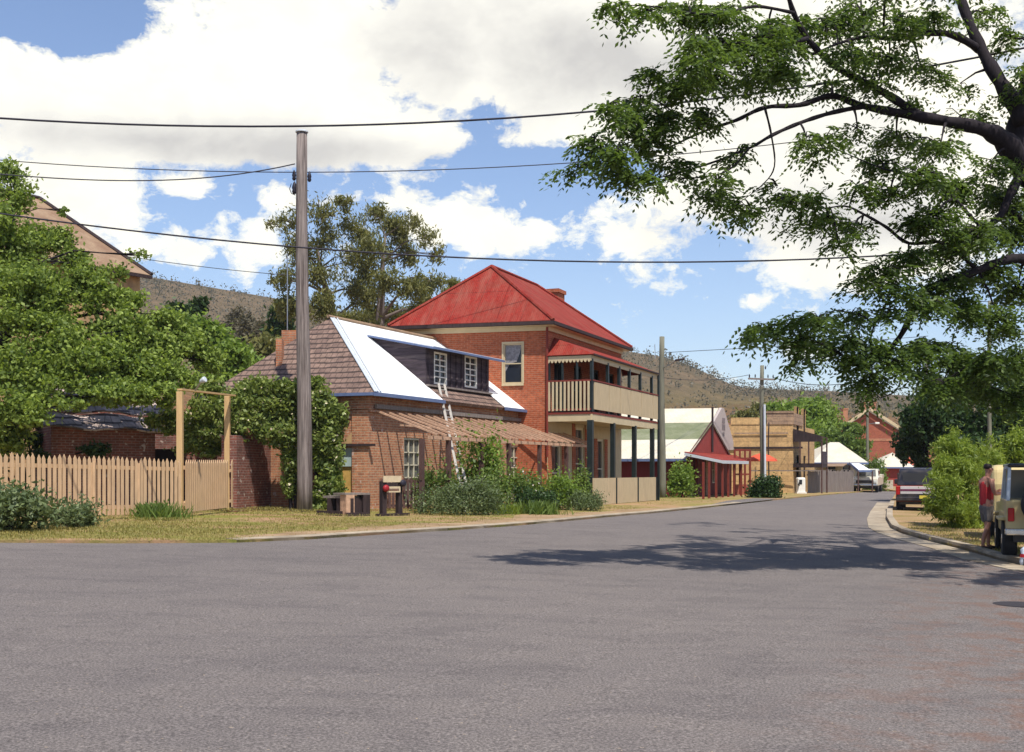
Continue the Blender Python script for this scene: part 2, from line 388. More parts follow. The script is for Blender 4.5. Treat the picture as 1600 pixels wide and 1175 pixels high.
# asphalt: bitumen seal with aggregate, patches and long faint streaks
def asphalt():
    m, nt, p, o = newmat('asphalt')
    v = mapped(nt); 
    agg = noise(nt, v, 55, 3, 0.75)
    fine = noise(nt, v, 160, 2, 0.6)
    pat = noise(nt, mapped(nt, (0.5, 1.0, 1)), 1.6, 8, 0.72, 0.6)
    big = noise(nt, v, 0.12, 3, 0.5)
    colr = ramp(nt, agg, [(0.30, (0.060,0.053,0.049)), (0.5, (0.150,0.131,0.122)), (0.70, (0.30,0.262,0.238))])
    colr = mixc(nt, 0.6, colr, ramp(nt, pat, [(0.36, (0.72,0.72,0.75)), (0.52, (1.0,1.0,1.0)), (0.7, (1.1,1.08,1.05))]), 'MULTIPLY')
    colr = mixc(nt, 0.7, colr, ramp(nt, fine, [(0.3, (0.7,0.7,0.7)), (0.7, (1.3,1.3,1.3))]), 'MULTIPLY')
    colr = mixc(nt, 0.5, colr, ramp(nt, big, [(0.35, (0.85,0.85,0.88)), (0.65, (1.12,1.1,1.08))]), 'MULTIPLY')
    # scattered pale stones
    s = noise(nt, v, 30, 1, 0.4)
    colr = mixc(nt, ramp(nt, s, [(0.765, (0,0,0)), (0.78, (1,1,1))]), colr, (0.36,0.28,0.2))
    vo = N(nt, 'ShaderNodeTexVoronoi', feature='DISTANCE_TO_EDGE'); vo.inputs['Scale'].default_value = 0.55
    wv_ = N(nt, 'ShaderNodeVectorMath', operation='ADD'); nt.links.new(v, wv_.inputs[0]); nz_ = N(nt, 'ShaderNodeTexNoise'); nz_.inputs['Scale'].default_value = 1.7; nz_.inputs['Detail'].default_value = 5; nt.links.new(v, nz_.inputs['Vector']); nt.links.new(nz_.outputs['Color'], wv_.inputs[1]); nt.links.new(wv_.outputs[0], vo.inputs['Vector'])
    ck = mth(nt, 'MULTIPLY', mth(nt, 'LESS_THAN', vo.outputs['Distance'], 0.006), ramp(nt, noise(nt, v, 0.5, 3), [(0.5, (0,0,0)), (0.6, (0.6,0.6,0.6))]))
    # leaf litter at the right-hand kerb
    tx = N(nt, 'ShaderNodeTexCoord'); sx = N(nt, 'ShaderNodeSeparateXYZ'); nt.links.new(tx.outputs['Object'], sx.inputs[0])
    q = mth(nt, 'ADD', mth(nt, 'MULTIPLY', sx.outputs[0], SN.x), mth(nt, 'MULTIPLY', sx.outputs[1], SN.y))
    lit = noise(nt, v, 2.2, 6, 0.75)
    f = mth(nt, 'MULTIPLY', ramp(nt, lit, [(0.48, (0,0,0)), (0.6, (1,1,1))]), ramp(nt, mth(nt, 'MULTIPLY', mth(nt, 'ADD', q, 5.0), 0.12), [(0.42, (0,0,0)), (0.7, (0.75,0.75,0.75))]))
    colr = mixc(nt, f, colr, (0.17,0.085,0.055))
    nt.links.new(colr, p.inputs['Base Color']); p.inputs['Roughness'].default_value = 0.92; p.inputs['Specular IOR Level'].default_value = 0.15
    bump(nt, p, mth(nt, 'ADD', agg, mth(nt, 'MULTIPLY', fine, 0.6)), 0.7, 0.012)
    return m
M['asphalt'] = asphalt()
def grass(name, a, b, dirt, lo=0.42, hi=0.6, sc=0.5):
    m, nt, p, o = newmat(name)
    v = mapped(nt)
    n0 = noise(nt, v, 9, 5, 0.7); n1 = noise(nt, mapped(nt, (0.6, 1.6, 1)), sc, 6, 0.68, 0.4)
    colr = ramp(nt, n0, [(0.3, a), (0.7, b)])
    colr = mixc(nt, ramp(nt, n1, [(lo, (1,1,1)), (hi, (0,0,0))]), colr, dirt)
    nt.links.new(colr, p.inputs['Base Color']); p.inputs['Roughness'].default_value = 0.95; p.inputs['Specular IOR Level'].default_value = 0.1
    bump(nt, p, noise(nt, v, 40, 4, 0.7), 0.8, 0.03)
    return m
M['verge'] = grass('dry_verge_grass', (0.11,0.13,0.025), (0.28,0.25,0.065), (0.36,0.22,0.125))
M['tan'] = grass('tan_verge', (0.17,0.13,0.04), (0.30,0.22,0.09), (0.36,0.23,0.13))
M['paddock'] = grass('dry_paddock', (0.2,0.15,0.07), (0.32,0.22,0.11), (0.3,0.19,0.11), sc=0.05)

# ground: one sheet to the horizon
mb = MB(); gx = [-1400,-800,-300,-120,-60,-40,-20,0,20,40,60,120,300,800,1400]; gy = [-700,-300,-100,-30,0,20,40,60,90,130,300,800,1400]
vs = [Vector((x, y, gz(x, y) - 0.12)) for y in gy for x in gx]
mb.add(vs, [[j*len(gx)+i, j*len(gx)+i+1, (j+1)*len(gx)+i+1, (j+1)*len(gx)+i] for j in range(len(gy)-1) for i in range(len(gx)-1)])
tag(mb.build('ground', M['paddock']), kind='structure')
sheet('road', road_pts, M['asphalt'], 0.0)
# verges, raised a little above the road
def offs(pts, d):
    out = []
    for i, p in enumerate(pts):
        t = (pts[min(i+1, len(pts)-1)] - pts[max(i-1, 0)]); t.z = 0; t.normalize()
        out.append(p + Vector((-t.y, t.x, 0)) * d)
    return out
LE2 = offs(LE, -0.0)
sheet('verge', [NEARL] + LE + [Vector((34, 150, 0)), Vector((-30, 150, 0)), Vector((-60, 60, 0)), Vector((-40, LE[0].y, 0))], M['verge'], 0.05, 0.2)
sheet('verge', RE + [Vector((19, 17.5, 0)), Vector((40, 20, 0)), Vector((70, 150, 0)), Vector((38, 150, 0))], M['tan'], 0.06, 0.2)
def strip(name, line, wo, wi, top, mat, depth=0.25):
    a = offs(line, wo); b = offs(line, wi); mb = MB(); n = len(line)
    A = [Vector((p.x, p.y, gz(p.x, p.y)+top)) for p in a]; B = [Vector((p.x, p.y, gz(p.x, p.y)+top)) for p in b]
    for i in range(n-1):
        lo = Vector((0,0,-depth))
        mb.add([A[i], A[i+1], B[i+1], B[i], A[i]+lo, A[i+1]+lo, B[i+1]+lo, B[i]+lo], [[0,1,2,3],[4,7,6,5],[0,4,5,1],[3,2,6,7]] + ([[0,3,7,4]] if i == 0 else []) + ([[1,5,6,2]] if i == n-2 else []))
    o = mb.build(name, mat); bm = bmesh.new(); bm.from_mesh(o.data); bmesh.ops.remove_doubles(bm, verts=bm.verts, dist=1e-4); bmesh.ops.recalc_face_normals(bm, faces=bm.faces); bm.to_mesh(o.data); bm.free()
    return tag(o, kind='structure')
def dense(pts, n=4):
    out = []
    for a, b in zip(pts[:-1], pts[1:]): out += [a.lerp(b, k/n) for k in range(n)]
    return out + [pts[-1]]
M['kerb'] = plain('sandy_concrete_kerb', (0.33,0.27,0.195), 0.95, 0.35, 2, dirt=(0.2,0.15,0.095), bmp=0.5)
strip('kerb', dense(LE[3:13]), 0.36, 0.0, 0.062, M['kerb'])
strip('gutter', dense(RE[2:]), 0.0, -0.6, 0.012, M['kerb'])
strip('kerb', dense(RE[2:]), 0.2, 0.0, 0.12, M['kerb'])
M['dirt'] = grass('tan_dirt_path', (0.33,0.22,0.13), (0.42,0.29,0.18), (0.27,0.18,0.10), sc=1.2)
_a = dense(LE[3:12], 5); _in = offs(_a, 0.36); _n = len(_a)
_out = [offs(_a, 0.36+(0.55+0.45*math.sin(k*0.9)*math.sin(k*0.37+1)+0.5*min(1, k/14)+R.uniform(-0.15, 0.15))*min(1, k/4, (_n-1-k)/6+0.05))[k] for k in range(_n)]
sheet('path', _in + _out[::-1], M['dirt'], 0.056)
# parking crossover in front of the red shop
sheet('driveway', [G(1096,794), G(1135,784.5,), G(1178,780), G(1215,781)] + [G(1200,783.0), G(1150,788.5)], M['asphalt'], 0.056)

# grass tufts
def tufts(name, pts, hmin, hmax, mat, per=5, spread=0.05, wid=0.008):
    v = []
    for (x, y, z, k) in pts:
        for _ in range(per):
            a = R.uniform(0, 6.28); h = R.uniform(hmin, hmax)*k; w = wid*R.uniform(0.7, 1.5)
            bx, by = x + R.gauss(0, spread), y + R.gauss(0, spread)
            lx, ly = math.cos(a)*h*0.5, math.sin(a)*h*0.5
            px_, py_ = -math.sin(a)*w, math.cos(a)*w
            v += [(bx-px_, by-py_, z), (bx+px_, by+py_, z), (bx+lx, by+ly, z+h)]
    return npmesh(name, v, 3, mat)
pts = []
def inpoly(x, y, P):
    c = False; j = len(P)-1
    for i in range(len(P)):
        if (P[i].y > y) != (P[j].y > y) and x < (P[j].x-P[i].x)*(y-P[i].y)/(P[j].y-P[i].y)+P[i].x: c = not c
        j = i
    return c
_n = 0
while len(pts) < 15000 and _n < 200000:
    _n += 1
    px = R.uniform(-20, 1130); py = R.uniform(776, 849) if R.random() < 0.6 else R.uniform(795, 849)
    p = G(px, py)
    if inpoly(p.x, p.y, road_pts): continue
    if inpoly(p.x + 0.33*SN.x, p.y + 0.33*SN.y, road_pts) and px > 380: continue
    if px > 400 and inpoly(p.x + 1.1*SN.x, p.y + 1.1*SN.y, road_pts) and R.random() < 0.85: continue
    dn = math.sin(p.x*0.9+1.3)*math.sin(p.y*0.7+p.x*0.4) 
    if R.random() > 0.55 + 0.45*dn: continue
    pts.append((p.x, p.y, p.z+0.045, 1.0))
tag(tufts('verge_grass', pts, 0.015, 0.05, M['leaf_straw'], 5, 0.07, 0.006), 'short dry yellow green grass tufts along the left verge', 'grass', kind='stuff')
pts = []
for _ in range(2500):
    px = R.uniform(1420, 1600); py = R.uniform(820, 872); p = G(px, py)
    if inpoly(p.x, p.y, road_pts): continue
    if R.random() < 0.5: pts.append((p.x, p.y, p.z+0.055, 1.0))
tag(tufts('dry_grass', pts, 0.03, 0.09, M['leaf_straw'], 4, 0.06, 0.007), 'sparse straw coloured grass beside the right kerb', 'grass', kind='stuff')

# ---- hills
RIDGE = [(-900,395),(-300,400),(0,415),(120,424),(230,432),(330,449),(430,466),(520,485),(640,505),(800,528),(970,548),(1030,556),(1070,567),(1110,586),(1150,604),(1190,608),(1300,611),(1400,617),(1500,622),(1700,630),(2200,640),(2900,650)]
def ridge_y(px):
    for (a, b), (c, d) in zip(RIDGE[:-1], RIDGE[1:]):
        if a <= px <= c: return b + (d-b)*(px-a)/(c-a)
    return RIDGE[-1][1]
def hill_z(px, Y):
    # slope from Y=190 to the ridge at 620, then down
    Yr = 620.0; zr = ZY(ridge_y(px), Yr)
    t = max(0.0, min(1.0, (Y-170)/(Yr-170))) if Y <= Yr else max(0.0, 1-(Y-Yr)/500)
    t = t**1.25 if Y <= Yr else t*t*(3-2*t)
    wob = 3.5*math.sin(px*0.013+Y*0.011) + 2.2*math.sin(px*0.031-Y*0.023) + 1.1*math.sin(px*0.07+Y*0.05)
    return 0.5 + (zr-0.5)*t + wob*t*(1-t)*3.0
mb = MB(); pxs = list(range(-900, 2901, 20)); Ys = [165,200,240,290,340,390,440,490,540,580,600,620,640,680,760,900,1120]
for Y in Ys:
    for px in pxs:
        X = (px-CX)*Y/F; mb.v.append(Vector((X, Y, hill_z(px, Y) - (0.8 if Y == 165 else 0))))
n = len(pxs)
for j in range(len(Ys)-1):
    for i in range(n-1): mb.f.append([j*n+i, j*n+i+1, (j+1)*n+i+1, (j+1)*n+i]); mb.m.append(0)
def hillmat():
    m, nt, p, o = newmat('dry_hillside')
    t = N(nt, 'ShaderNodeTexCoord'); s = N(nt, 'ShaderNodeSeparateXYZ'); nt.links.new(t.outputs['Object'], s.inputs[0])
    n1 = noise(nt, t.outputs['Object'], 0.012, 6, 0.7); n2 = noise(nt, t.outputs['Object'], 0.14, 5, 0.75)
    n3 = noise(nt, mapped(nt, (1, 1, 2.5)), 0.045, 5, 0.7)
    h = mth(nt, 'ADD', mth(nt, 'MULTIPLY', s.outputs[2], 0.018), mth(nt, 'MULTIPLY', n1, 0.55))
    colr = ramp(nt, h, [(0.3, (0.24,0.09,0.045)), (0.55, (0.21,0.10,0.055)), (0.75, (0.16,0.125,0.062)), (1.0, (0.16,0.12,0.075))])
    colr = mixc(nt, 0.7, colr, ramp(nt, n2, [(0.32, (0.62,0.66,0.6)), (0.55, (0.95,0.95,0.95)), (0.75, (1.45,1.35,1.2))]), 'MULTIPLY')
    colr = mixc(nt, 0.7, colr, ramp(nt, n3, [(0.35, (0.78,0.82,0.78)), (0.65, (1.25,1.15,1.1))]), 'MULTIPLY')
    nt.links.new(colr, p.inputs['Base Color']); p.inputs['Roughness'].default_value = 1.0; p.inputs['Specular IOR Level'].default_value = 0.0
    bump(nt, p, n2, 1.0, 4.0)
    return m
tag(mb.build('hill', hillmat(), smooth=True, uv=False), kind='structure')
# scrub over the hills: too many to count
v = []
def blob_leafs(c, rx, rz, n, s):
    out = []
    for _ in range(n):
        a = R.uniform(0, 6.28); u = R.uniform(-1, 1); r = R.uniform(0.5, 1)**0.5
        k = math.sqrt(1-u*u)
        p = c + Vector((rx*r*k*math.cos(a), rx*r*k*math.sin(a), rz*r*u))
        d1 = Vector((R.gauss(0,1), R.gauss(0,1), R.gauss(0,1))).normalized(); d2 = d1.cross(Vector((R.gauss(0,1), R.gauss(0,1), R.gauss(0,1)))).normalized()
        q = s*R.uniform(0.6, 1.4)
        out += [p - d1*q, p + d2*q*0.8, p + d1*q, p - d2*q*0.8]
    return out
for _ in range(2600):
    px = R.uniform(-60, 1650)
    Y = 620 - abs(R.gauss(0, 1))*90 if R.random() < 0.7 else R.uniform(230, 600)
    if Y < 220: continue
    X = (px-CX)*Y/F; z = hill_z(px, Y)
    hgt = R.uniform(1.8, 4.2)*(1.15 if Y > 560 else 1)
    v += blob_leafs(Vector((X, Y, z + hgt*0.6)), hgt*R.uniform(0.4, 0.7), hgt*0.6, 12, 0.42)
M['scrub'] = leafmat('dry_hill_scrub', (0.085,0.08,0.05), (0.15,0.13,0.085), 0.3, sc=0.02)
tag(npmesh('hill_scrub', v, 4, M['scrub']), 'fine brown grey scrub woodland covering the far hills', 'scrub', kind='stuff')

# ---- sky: Nishita plus clouds laid out by azimuth and elevation
SUN_EL, SUN_AZ = math.radians(62), math.radians(159)   # azimuth measured clockwise from +Y
w = bpy.data.worlds.new('World'); SC.world = w; w.use_nodes = True
nt = w.node_tree; nt.nodes.clear()
wo = nt.nodes.new('ShaderNodeOutputWorld'); bg = nt.nodes.new('ShaderNodeBackground'); nt.links.new(bg.outputs[0], wo.inputs[0])
sky = N(nt, 'ShaderNodeTexSky', sky_type='NISHITA'); sky.sun_disc = False
sky.sun_elevation = SUN_EL; sky.sun_rotation = SUN_AZ; sky.air_density = 1.0; sky.dust_density = 0.6; sky.ozone_density = 1.5
tc = N(nt, 'ShaderNodeTexCoord'); sp = N(nt, 'ShaderNodeSeparateXYZ'); nt.links.new(tc.outputs['Generated'], sp.inputs[0])
az = mth(nt, 'ARCTAN2', sp.outputs[0], sp.outputs[1]); el = mth(nt, 'ARCSINE', sp.outputs[2])
def azel(px, py):
    a = math.atan((px-CX)/F); return a, math.atan((HY-py)/F*math.cos(a))
cb = N(nt, 'ShaderNodeCombineXYZ'); nt.links.new(az, cb.inputs[0]); nt.links.new(mth(nt, 'MULTIPLY', el, 1.5), cb.inputs[1])
n_big = noise(nt, cb.outputs[0], 13.0, 6, 0.6, 0.3)
n_fine = noise(nt, cb.outputs[0], 38.0, 6, 0.68, 0.3)
def gsum(blobs):
    tot = None
    for (px, py, rx, ry, wt) in blobs:
        a, e = azel(px, py)
        dx = mth(nt, 'MULTIPLY', mth(nt, 'SUBTRACT', az, a), F/rx); dy = mth(nt, 'MULTIPLY', mth(nt, 'SUBTRACT', el, e), F/ry)
        r2 = mth(nt, 'ADD', mth(nt, 'MULTIPLY', dx, dx), mth(nt, 'MULTIPLY', dy, dy))
        g = mth(nt, 'MULTIPLY', mth(nt, 'EXPONENT', mth(nt, 'MULTIPLY', r2, -1.0)), wt)
        tot = g if tot is None else mth(nt, 'ADD', tot, g)
    return tot
CL = [(250,120,330,110,1.2),(560,80,250,130,1.1),(120,200,220,70,0.8),(450,210,260,60,0.9),(640,225,100,50,0.8),(40,130,80,60,0.6),
      (850,80,260,80,1.1),(1150,60,300,110,1.1),(1050,180,240,60,0.75),(1400,150,350,160,0.9),(830,215,110,40,0.5),
      (1290,330,180,80,1.0),(1130,290,70,50,0.5),(1450,300,150,90,0.8),(1300,415,190,48,1.0),(690,340,90,36,0.9),(790,368,125,36,1.0),(620,310,60,20,0.4),
      (140,318,75,42,1.2),(60,280,70,30,0.6),(295,290,36,18,0.9),(290,392,42,26,1.0),(240,385,50,12,0.3),(400,380,60,42,1.1),(437,305,30,26,0.9),(370,420,40,20,0.35),
      (975,372,54,26,1.05),(1172,472,22,17,0.9),(1250,548,60,24,0.9),(200,385,30,22,0.5),(760,300,60,18,0.3),(1050,300,110,40,0.6),
      (95,30,110,46,-2.2),(150,50,50,28,-0.5),(10,25,50,22,-0.7),(610,140,60,50,-1.1),(640,170,60,20,-0.5),(735,195,70,40,-1.0),(860,265,130,36,-1.3),(700,250,60,20,-0.6),(400,270,200,24,-0.7),(1150,440,60,60,-0.5),(1480,520,200,60,-0.5),(900,170,60,20,-0.35)]
cov = gsum(CL)
f = mth(nt, 'ADD', cov, mth(nt, 'MULTIPLY', mth(nt, 'SUBTRACT', n_big, 0.5), 2.6))
f = mth(nt, 'ADD', f, mth(nt, 'MULTIPLY', mth(nt, 'SUBTRACT', n_fine, 0.5), 2.2))
mask = ramp(nt, f, [(0.36, (0,0,0)), (0.52, (0.42,0.42,0.42)), (0.85, (1,1,1))])
# light and grey parts of the cloud
GR = [(330,230,300,38,0.75),(560,240,200,30,0.4),(150,215,160,25,0.3),(800,75,190,80,0.8),(1000,130,180,60,0.5),(1130,90,160,60,0.5),(1200,330,120,50,0.5),(1350,350,150,45,0.75),(1250,250,200,60,0.25),(640,60,70,60,0.25),(420,195,120,25,0.25)]
gr = mth(nt, 'ADD', gsum(GR), mth(nt, 'MULTIPLY', mth(nt, 'SUBTRACT', noise(nt, cb.outputs[0], 11, 5, 0.6, 0.3), 0.5), 1.6))
ccol = ramp(nt, gr, [(0.0, (1.10,1.06,0.90)), (0.4, (0.88,0.86,0.79)), (1.0, (0.60,0.585,0.56))])
cmul = N(nt, 'ShaderNodeVectorMath', operation='SCALE'); nt.links.new(ccol, cmul.inputs[0]); cmul.inputs['Scale'].default_value = 9.6
skc = mixc(nt, 1.0, sky.outputs[0], (1.27, 1.27, 1.38), 'MULTIPLY')
SKYMUL = skc
fin = mixc(nt, mask, skc, (1,1,1)); 
nt.links.new(cmul.outputs[0], fin.node.inputs[7])
nt.links.new(fin, bg.inputs['Color']); bg.inputs['Strength'].default_value = 0.094

sun = bpy.data.lights.new('sun', 'SUN'); sun.energy = 4.7; sun.angle = math.radians(0.53); sun.color = (1.0, 0.95, 0.86)
so = bpy.data.objects.new('sun', sun); COL.objects.link(so)
sd = Vector((math.sin(SUN_AZ)*math.cos(SUN_EL), math.cos(SUN_AZ)*math.cos(SUN_EL), math.sin(SUN_EL)))
so.rotation_euler = (-sd).to_track_quat('-Z', 'Y').to_euler(); so.location = (5, -5, 30)

cam = bpy.data.cameras.new('camera'); co = bpy.data.objects.new('camera', cam); COL.objects.link(co)
co.location = (0, 0, EZ); co.rotation_euler = (math.radians(90), 0, 0)
cam.sensor_width = 36.0; cam.lens = 36.0*F/1600; cam.shift_y = (HY - 587.5)/1600; cam.clip_end = 6000; cam.clip_start = 0.1
SC.camera = co
SC.view_settings.view_transform = 'Standard'; SC.view_settings.look = 'None'; SC.view_settings.gamma = 1; SC.view_settings.exposure = 0.36
SC.cycles.max_bounces = 6; SC.cycles.transparent_max_bounces = 8

# the air: one closed box of thin even haze round everything
hz = MB(); hz.frame((-1450, -750, -3.5), (2900, 0, 0), (0, 2200, 0), (0, 0, 150))
hm = bpy.data.materials.new('haze_air'); hm.use_nodes = True; hn_ = hm.node_tree; hn_.nodes.clear()
ho = hn_.nodes.new('ShaderNodeOutputMaterial'); hv = hn_.nodes.new('ShaderNodeVolumePrincipled'); hn_.links.new(hv.outputs[0], ho.inputs['Volume'])
hv.inputs['Color'].default_value = (0.84, 0.88, 0.97, 1); hv.inputs['Density'].default_value = 0.00017; hv.inputs['Anisotropy'].default_value = 0.2
tag(hz.build('haze', hm, uv=False), kind='stuff', label='thin pale summer haze in the air')
# ================================================================ BUILDING HELPERS
def wall(mb, P0, P1, z0, z1, inward, holes=(), rev=0.16, z0b=None):
    """vertical wall P0->P1 with rectangular openings (s0,s1,za,zb) and their reveals"""
    P0, P1 = xy(P0, 0), xy(P1, 0); t = (P1-P0); L = t.length; t.normalize(); inw = Vector(inward).normalized()
    ss = sorted({0.0, L} | {max(0, min(L, a)) for h in holes for a in h[:2]}); zs = sorted({z0, z1} | {max(z0, min(z1, a)) for h in holes for a in h[2:4]})
    flip = (t.cross(Vector((0, 0, 1)))).dot(inw) > 0
    def q(pts): mb.poly(pts[::-1] if flip else pts)
    for i in range(len(ss)-1):
        for j in range(len(zs)-1):
            a, b, c, d = ss[i], ss[i+1], zs[j], zs[j+1]; cx, cz = (a+b)/2, (c+d)/2
            if any(h[0] < cx < h[1] and h[2] < cz < h[3] for h in holes): continue
            q([xy(P0+t*a, c), xy(P0+t*b, c), xy(P0+t*b, d), xy(P0+t*a, d)])
    for h in holes:
        a, b, c, d = h[:4]; A, B = P0+t*a, P0+t*b; I = inw*rev
        for (p, r, zA, zB) in ((A, A, c, d), (B, B, c, d)):
            pts = [xy(p, zA), xy(p, zB), xy(p+I, zB), xy(p+I, zA)]; mb.poly(pts)
        for zz in (c, d):
            mb.poly([xy(A, zz), xy(B, zz), xy(B+I, zz), xy(A+I, zz)])
    return t
class Plane:
    def __init__(s, P0, P1, inward):
        s.P = xy(P0, 0); s.t = (xy(P1, 0)-s.P); s.L = s.t.length; s.t.normalize(); s.i = Vector(inward).normalized(); s.n = Vector((s.t.y, -s.t.x, 0))
    def sz(s, px, py):
        p = onplane(px, py, s.P, s.n); return (xy(p, 0)-s.P).dot(s.t), p.z
    def rect(s, x0, y0, x1, y1):           # photo rectangle (left, top, right, bottom at the centre) -> hole
        a, z1 = s.sz(x0, (y0)); b, _ = s.sz(x1, y0); m = (x0+x1)/2
        _, z1 = s.sz(m, y0); _, z0 = s.sz(m, y1); return (min(a, b), max(a, b), z0, z1)
    def at(s, a, z, out=0.0): return xy(s.P + s.t*a - s.i*out, z)
def opening(parent, pl, h, frame, glass, nx=2, ny=2, name='window', rec=0.1, fw=0.06, bar=0.03, pane_name='pane', sill=None, curtain=None):
    a, b, c, d = h; mb = MB(); t = pl.t; Z = Vector((0, 0, 1)); I = pl.i
    def bx(s0, s1, z0, z1, o0, th): mb.frame(xy(pl.P+t*s0+I*o0, z0), t*(s1-s0), I*th, Z*(z1-z0))
    bx(a, a+fw, c, d, rec-0.05, 0.07); bx(b-fw, b, c, d, rec-0.05, 0.07); bx(a+fw, b-fw, c, c+fw, rec-0.05, 0.07); bx(a+fw, b-fw, d-fw, d, rec-0.05, 0.07)
    for i in range(1, nx): s0 = a+fw+(b-a-2*fw)*i/nx; bx(s0-bar/2, s0+bar/2, c+fw, d-fw, rec-0.03, 0.04)
    for j in range(1, ny): z0 = c+fw+(d-c-2*fw)*j/ny; bx(a+fw, b-fw, z0-bar/2, z0+bar/2, rec-0.034, 0.04)
    if sill: bx(a-0.06, b+0.06, c-0.09, c-0.002, -0.07, 0.2)
    w = mb.build(name, frame, parent)
    mb = MB(); mb.frame(xy(pl.P+t*(a+fw*0.5)+I*(rec+0.022), c+fw*0.5), t*(b-a-fw), I*0.012, Z*(d-c-fw)); g = mb.build(pane_name, glass, w)
    if curtain:
        mb = MB(); mb.frame(xy(pl.P+t*(a+fw)+I*(rec+0.005), c+(d-c)*0.42), t*(b-a-2*fw), I*0.01, Z*(d-c)*0.5)
        mb2 = MB(); zz = d-fw
        A = xy(pl.P+t*(a+fw)+I*(rec+0.008), 0)
        mb2.poly([xy(A, zz), xy(A+t*(b-a-2*fw), zz), xy(A+t*(b-a-2*fw), c+(d-c)*0.30), xy(A+t*(b-a-2*fw)*0.72, c+(d-c)*0.5), xy(A+t*(b-a-2*fw)*0.3, c+(d-c)*0.55), xy(A+t*(b-a-2*fw)*0.08, c+(d-c)*0.8)][::-1])
        mb2.build('curtain', curtain, w)
    return w
def gable_cap(mb, pts, w, th): pass

# ================================================================ BRICK COTTAGE
C0 = Vector((-4.22, 35.0, 0)); C1 = Vector((1.12, 46.3, 0)); CD = (C1-C0).normalized(); CN = Vector((CD.y, -CD.x, 0)); CL_ = (C1-C0).length
CE = 4.0                                     # eave height above datum
C3 = W(330, 618, 36.9); C3.z = 0; C2 = C3 + CD*CL_
cot = thing('brick_cottage', 'low old brick cottage with bright new metal roof, shingled hip end and bare rafter verandah', 'cottage', (C0.x, C0.y, gz(C0.x, C0.y)))
gb = gz(-4, 38) - 0.3
plf = Plane(C0, C1, -CN)
sideT = (C3-C0).normalized(); SI = Vector((-sideT.y, sideT.x, 0));  SI = SI if SI.dot(CD) > 0 else -SI
pls = Plane(C0, C3, SI)
hw = [plf.rect(631, 684, 659, 786), plf.rect(791, 696, 813, 772)]
fl = gz(C0.x, C0.y)+0.12
hw = [(h[0], h[1], fl, h[3]) for h in hw]
dr = pls.rect(563, 700, 527, 790); dr = (dr[0], dr[1], fl-0.05, dr[3])
mb = MB()
wall(mb, C0, C1, gb, CE-0.05, -CN, hw); wall(mb, C0, C3, gb, CE-0.05, SI, [dr]); wall(mb, C3, C2, gb, CE-0.05, CN); wall(mb, C2, C1, gb, CE-0.05, -CD)
# string courses and corner pier
mb.frame(xy(C0-CN*-0.03-CD*0.03, CE-0.62), CD*(CL_+0.03), CN*0.05, Vector((0,0,0.07)))
mb.frame(xy(C0-SI*0.055, CE-0.52), sideT*2.3, SI*0.055, Vector((0,0,0.09)))
mb.frame(xy(C0-SI*0.05, gb), sideT*0.55, SI*0.05, Vector((0,0,CE-0.55-gb)))
cw = mb.build('wall', M['brick_cottage'], cot)
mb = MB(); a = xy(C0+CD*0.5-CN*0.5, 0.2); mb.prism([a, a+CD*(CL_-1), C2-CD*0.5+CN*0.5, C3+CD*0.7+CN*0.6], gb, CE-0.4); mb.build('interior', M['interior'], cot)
# lintel boards at the side wall, weathered
mb = MB(); mb.frame(xy(C0-SI*0.10+sideT*0.6, CE-0.80), sideT*2.0, SI*0.045, Vector((0,0,0.06))); mb.build('ledge_board', M['grey_wood'], cot)
# timber plate above rafters
mb = MB(); mb.frame(xy(C0+CD*0.25+CN*0.03, CE-0.50), CD*(CL_-0.6), CN*0.09, Vector((0,0,0.12))); mb.build('verandah_plate', M['grey_wood'], cot)
M['door_paint'] = plain('flaking_ochre_door_paint', (0.55,0.34,0.10), 0.7, 0.25, 2.5, dirt=(0.5,0.5,0.42))
for h in hw:
    opening(cot, plf, h, M['pale_frame'], M['glass_pale'], 3, 5, name='french_window', fw=0.07, bar=0.035, rec=0.08, curtain=None)
d = MB(); d.frame(pls.at(dr[0], dr[2], -0.06), pls.t*(dr[1]-dr[0]), SI*0.06, Vector((0,0,(dr[3]-dr[2])*0.93)))
dd = d.build('door', M['door_paint'], cot)
mb = MB(); mb.frame(pls.at(dr[0]+0.07, dr[2]+1.25, -0.03), pls.t*(dr[1]-dr[0]-0.14), SI*-0.02, Vector((0,0,0.75))); mb.build('painted_panel', plain('pale_blue_panel', (0.42,0.52,0.5), 0.7, 0.2, 3, dirt=(0.6,0.55,0.4)), dd)
mb = MB(); mb.frame(pls.at(dr[0]-0.5, dr[3]+0.05, 0.0), pls.t*(dr[1]-dr[0]+0.7), SI*-0.12, Vector((0,0,0.07)))
mb.beam(pls.at(dr[0]+1.15, dr[3]-0.1, 0.05), pls.at(dr[0]+0.55, dr[3]+0.42, 0.35), 0.06, 0.05); mb.build('door_hood_bracket', M['dark_wood'], cot)
mb = MB(); mb.add([pls.at(dr[0]+0.1, dr[3]+0.13, 0.04), pls.at(dr[0]+0.62, dr[3]+0.13, 0.04), pls.at(dr[0]+0.1, dr[3]+0.62, 0.04), pls.at(dr[0]+0.1, dr[3]+0.13, 0.0), pls.at(dr[0]+0.62, dr[3]+0.13, 0.0), pls.at(dr[0]+0.1, dr[3]+0.62, 0.0)], [[0,1,2],[3,5,4],[0,3,4,1],[1,4,5,2],[2,5,3,0]])
mb.build('gusset_board', M['render_tan'], cot)

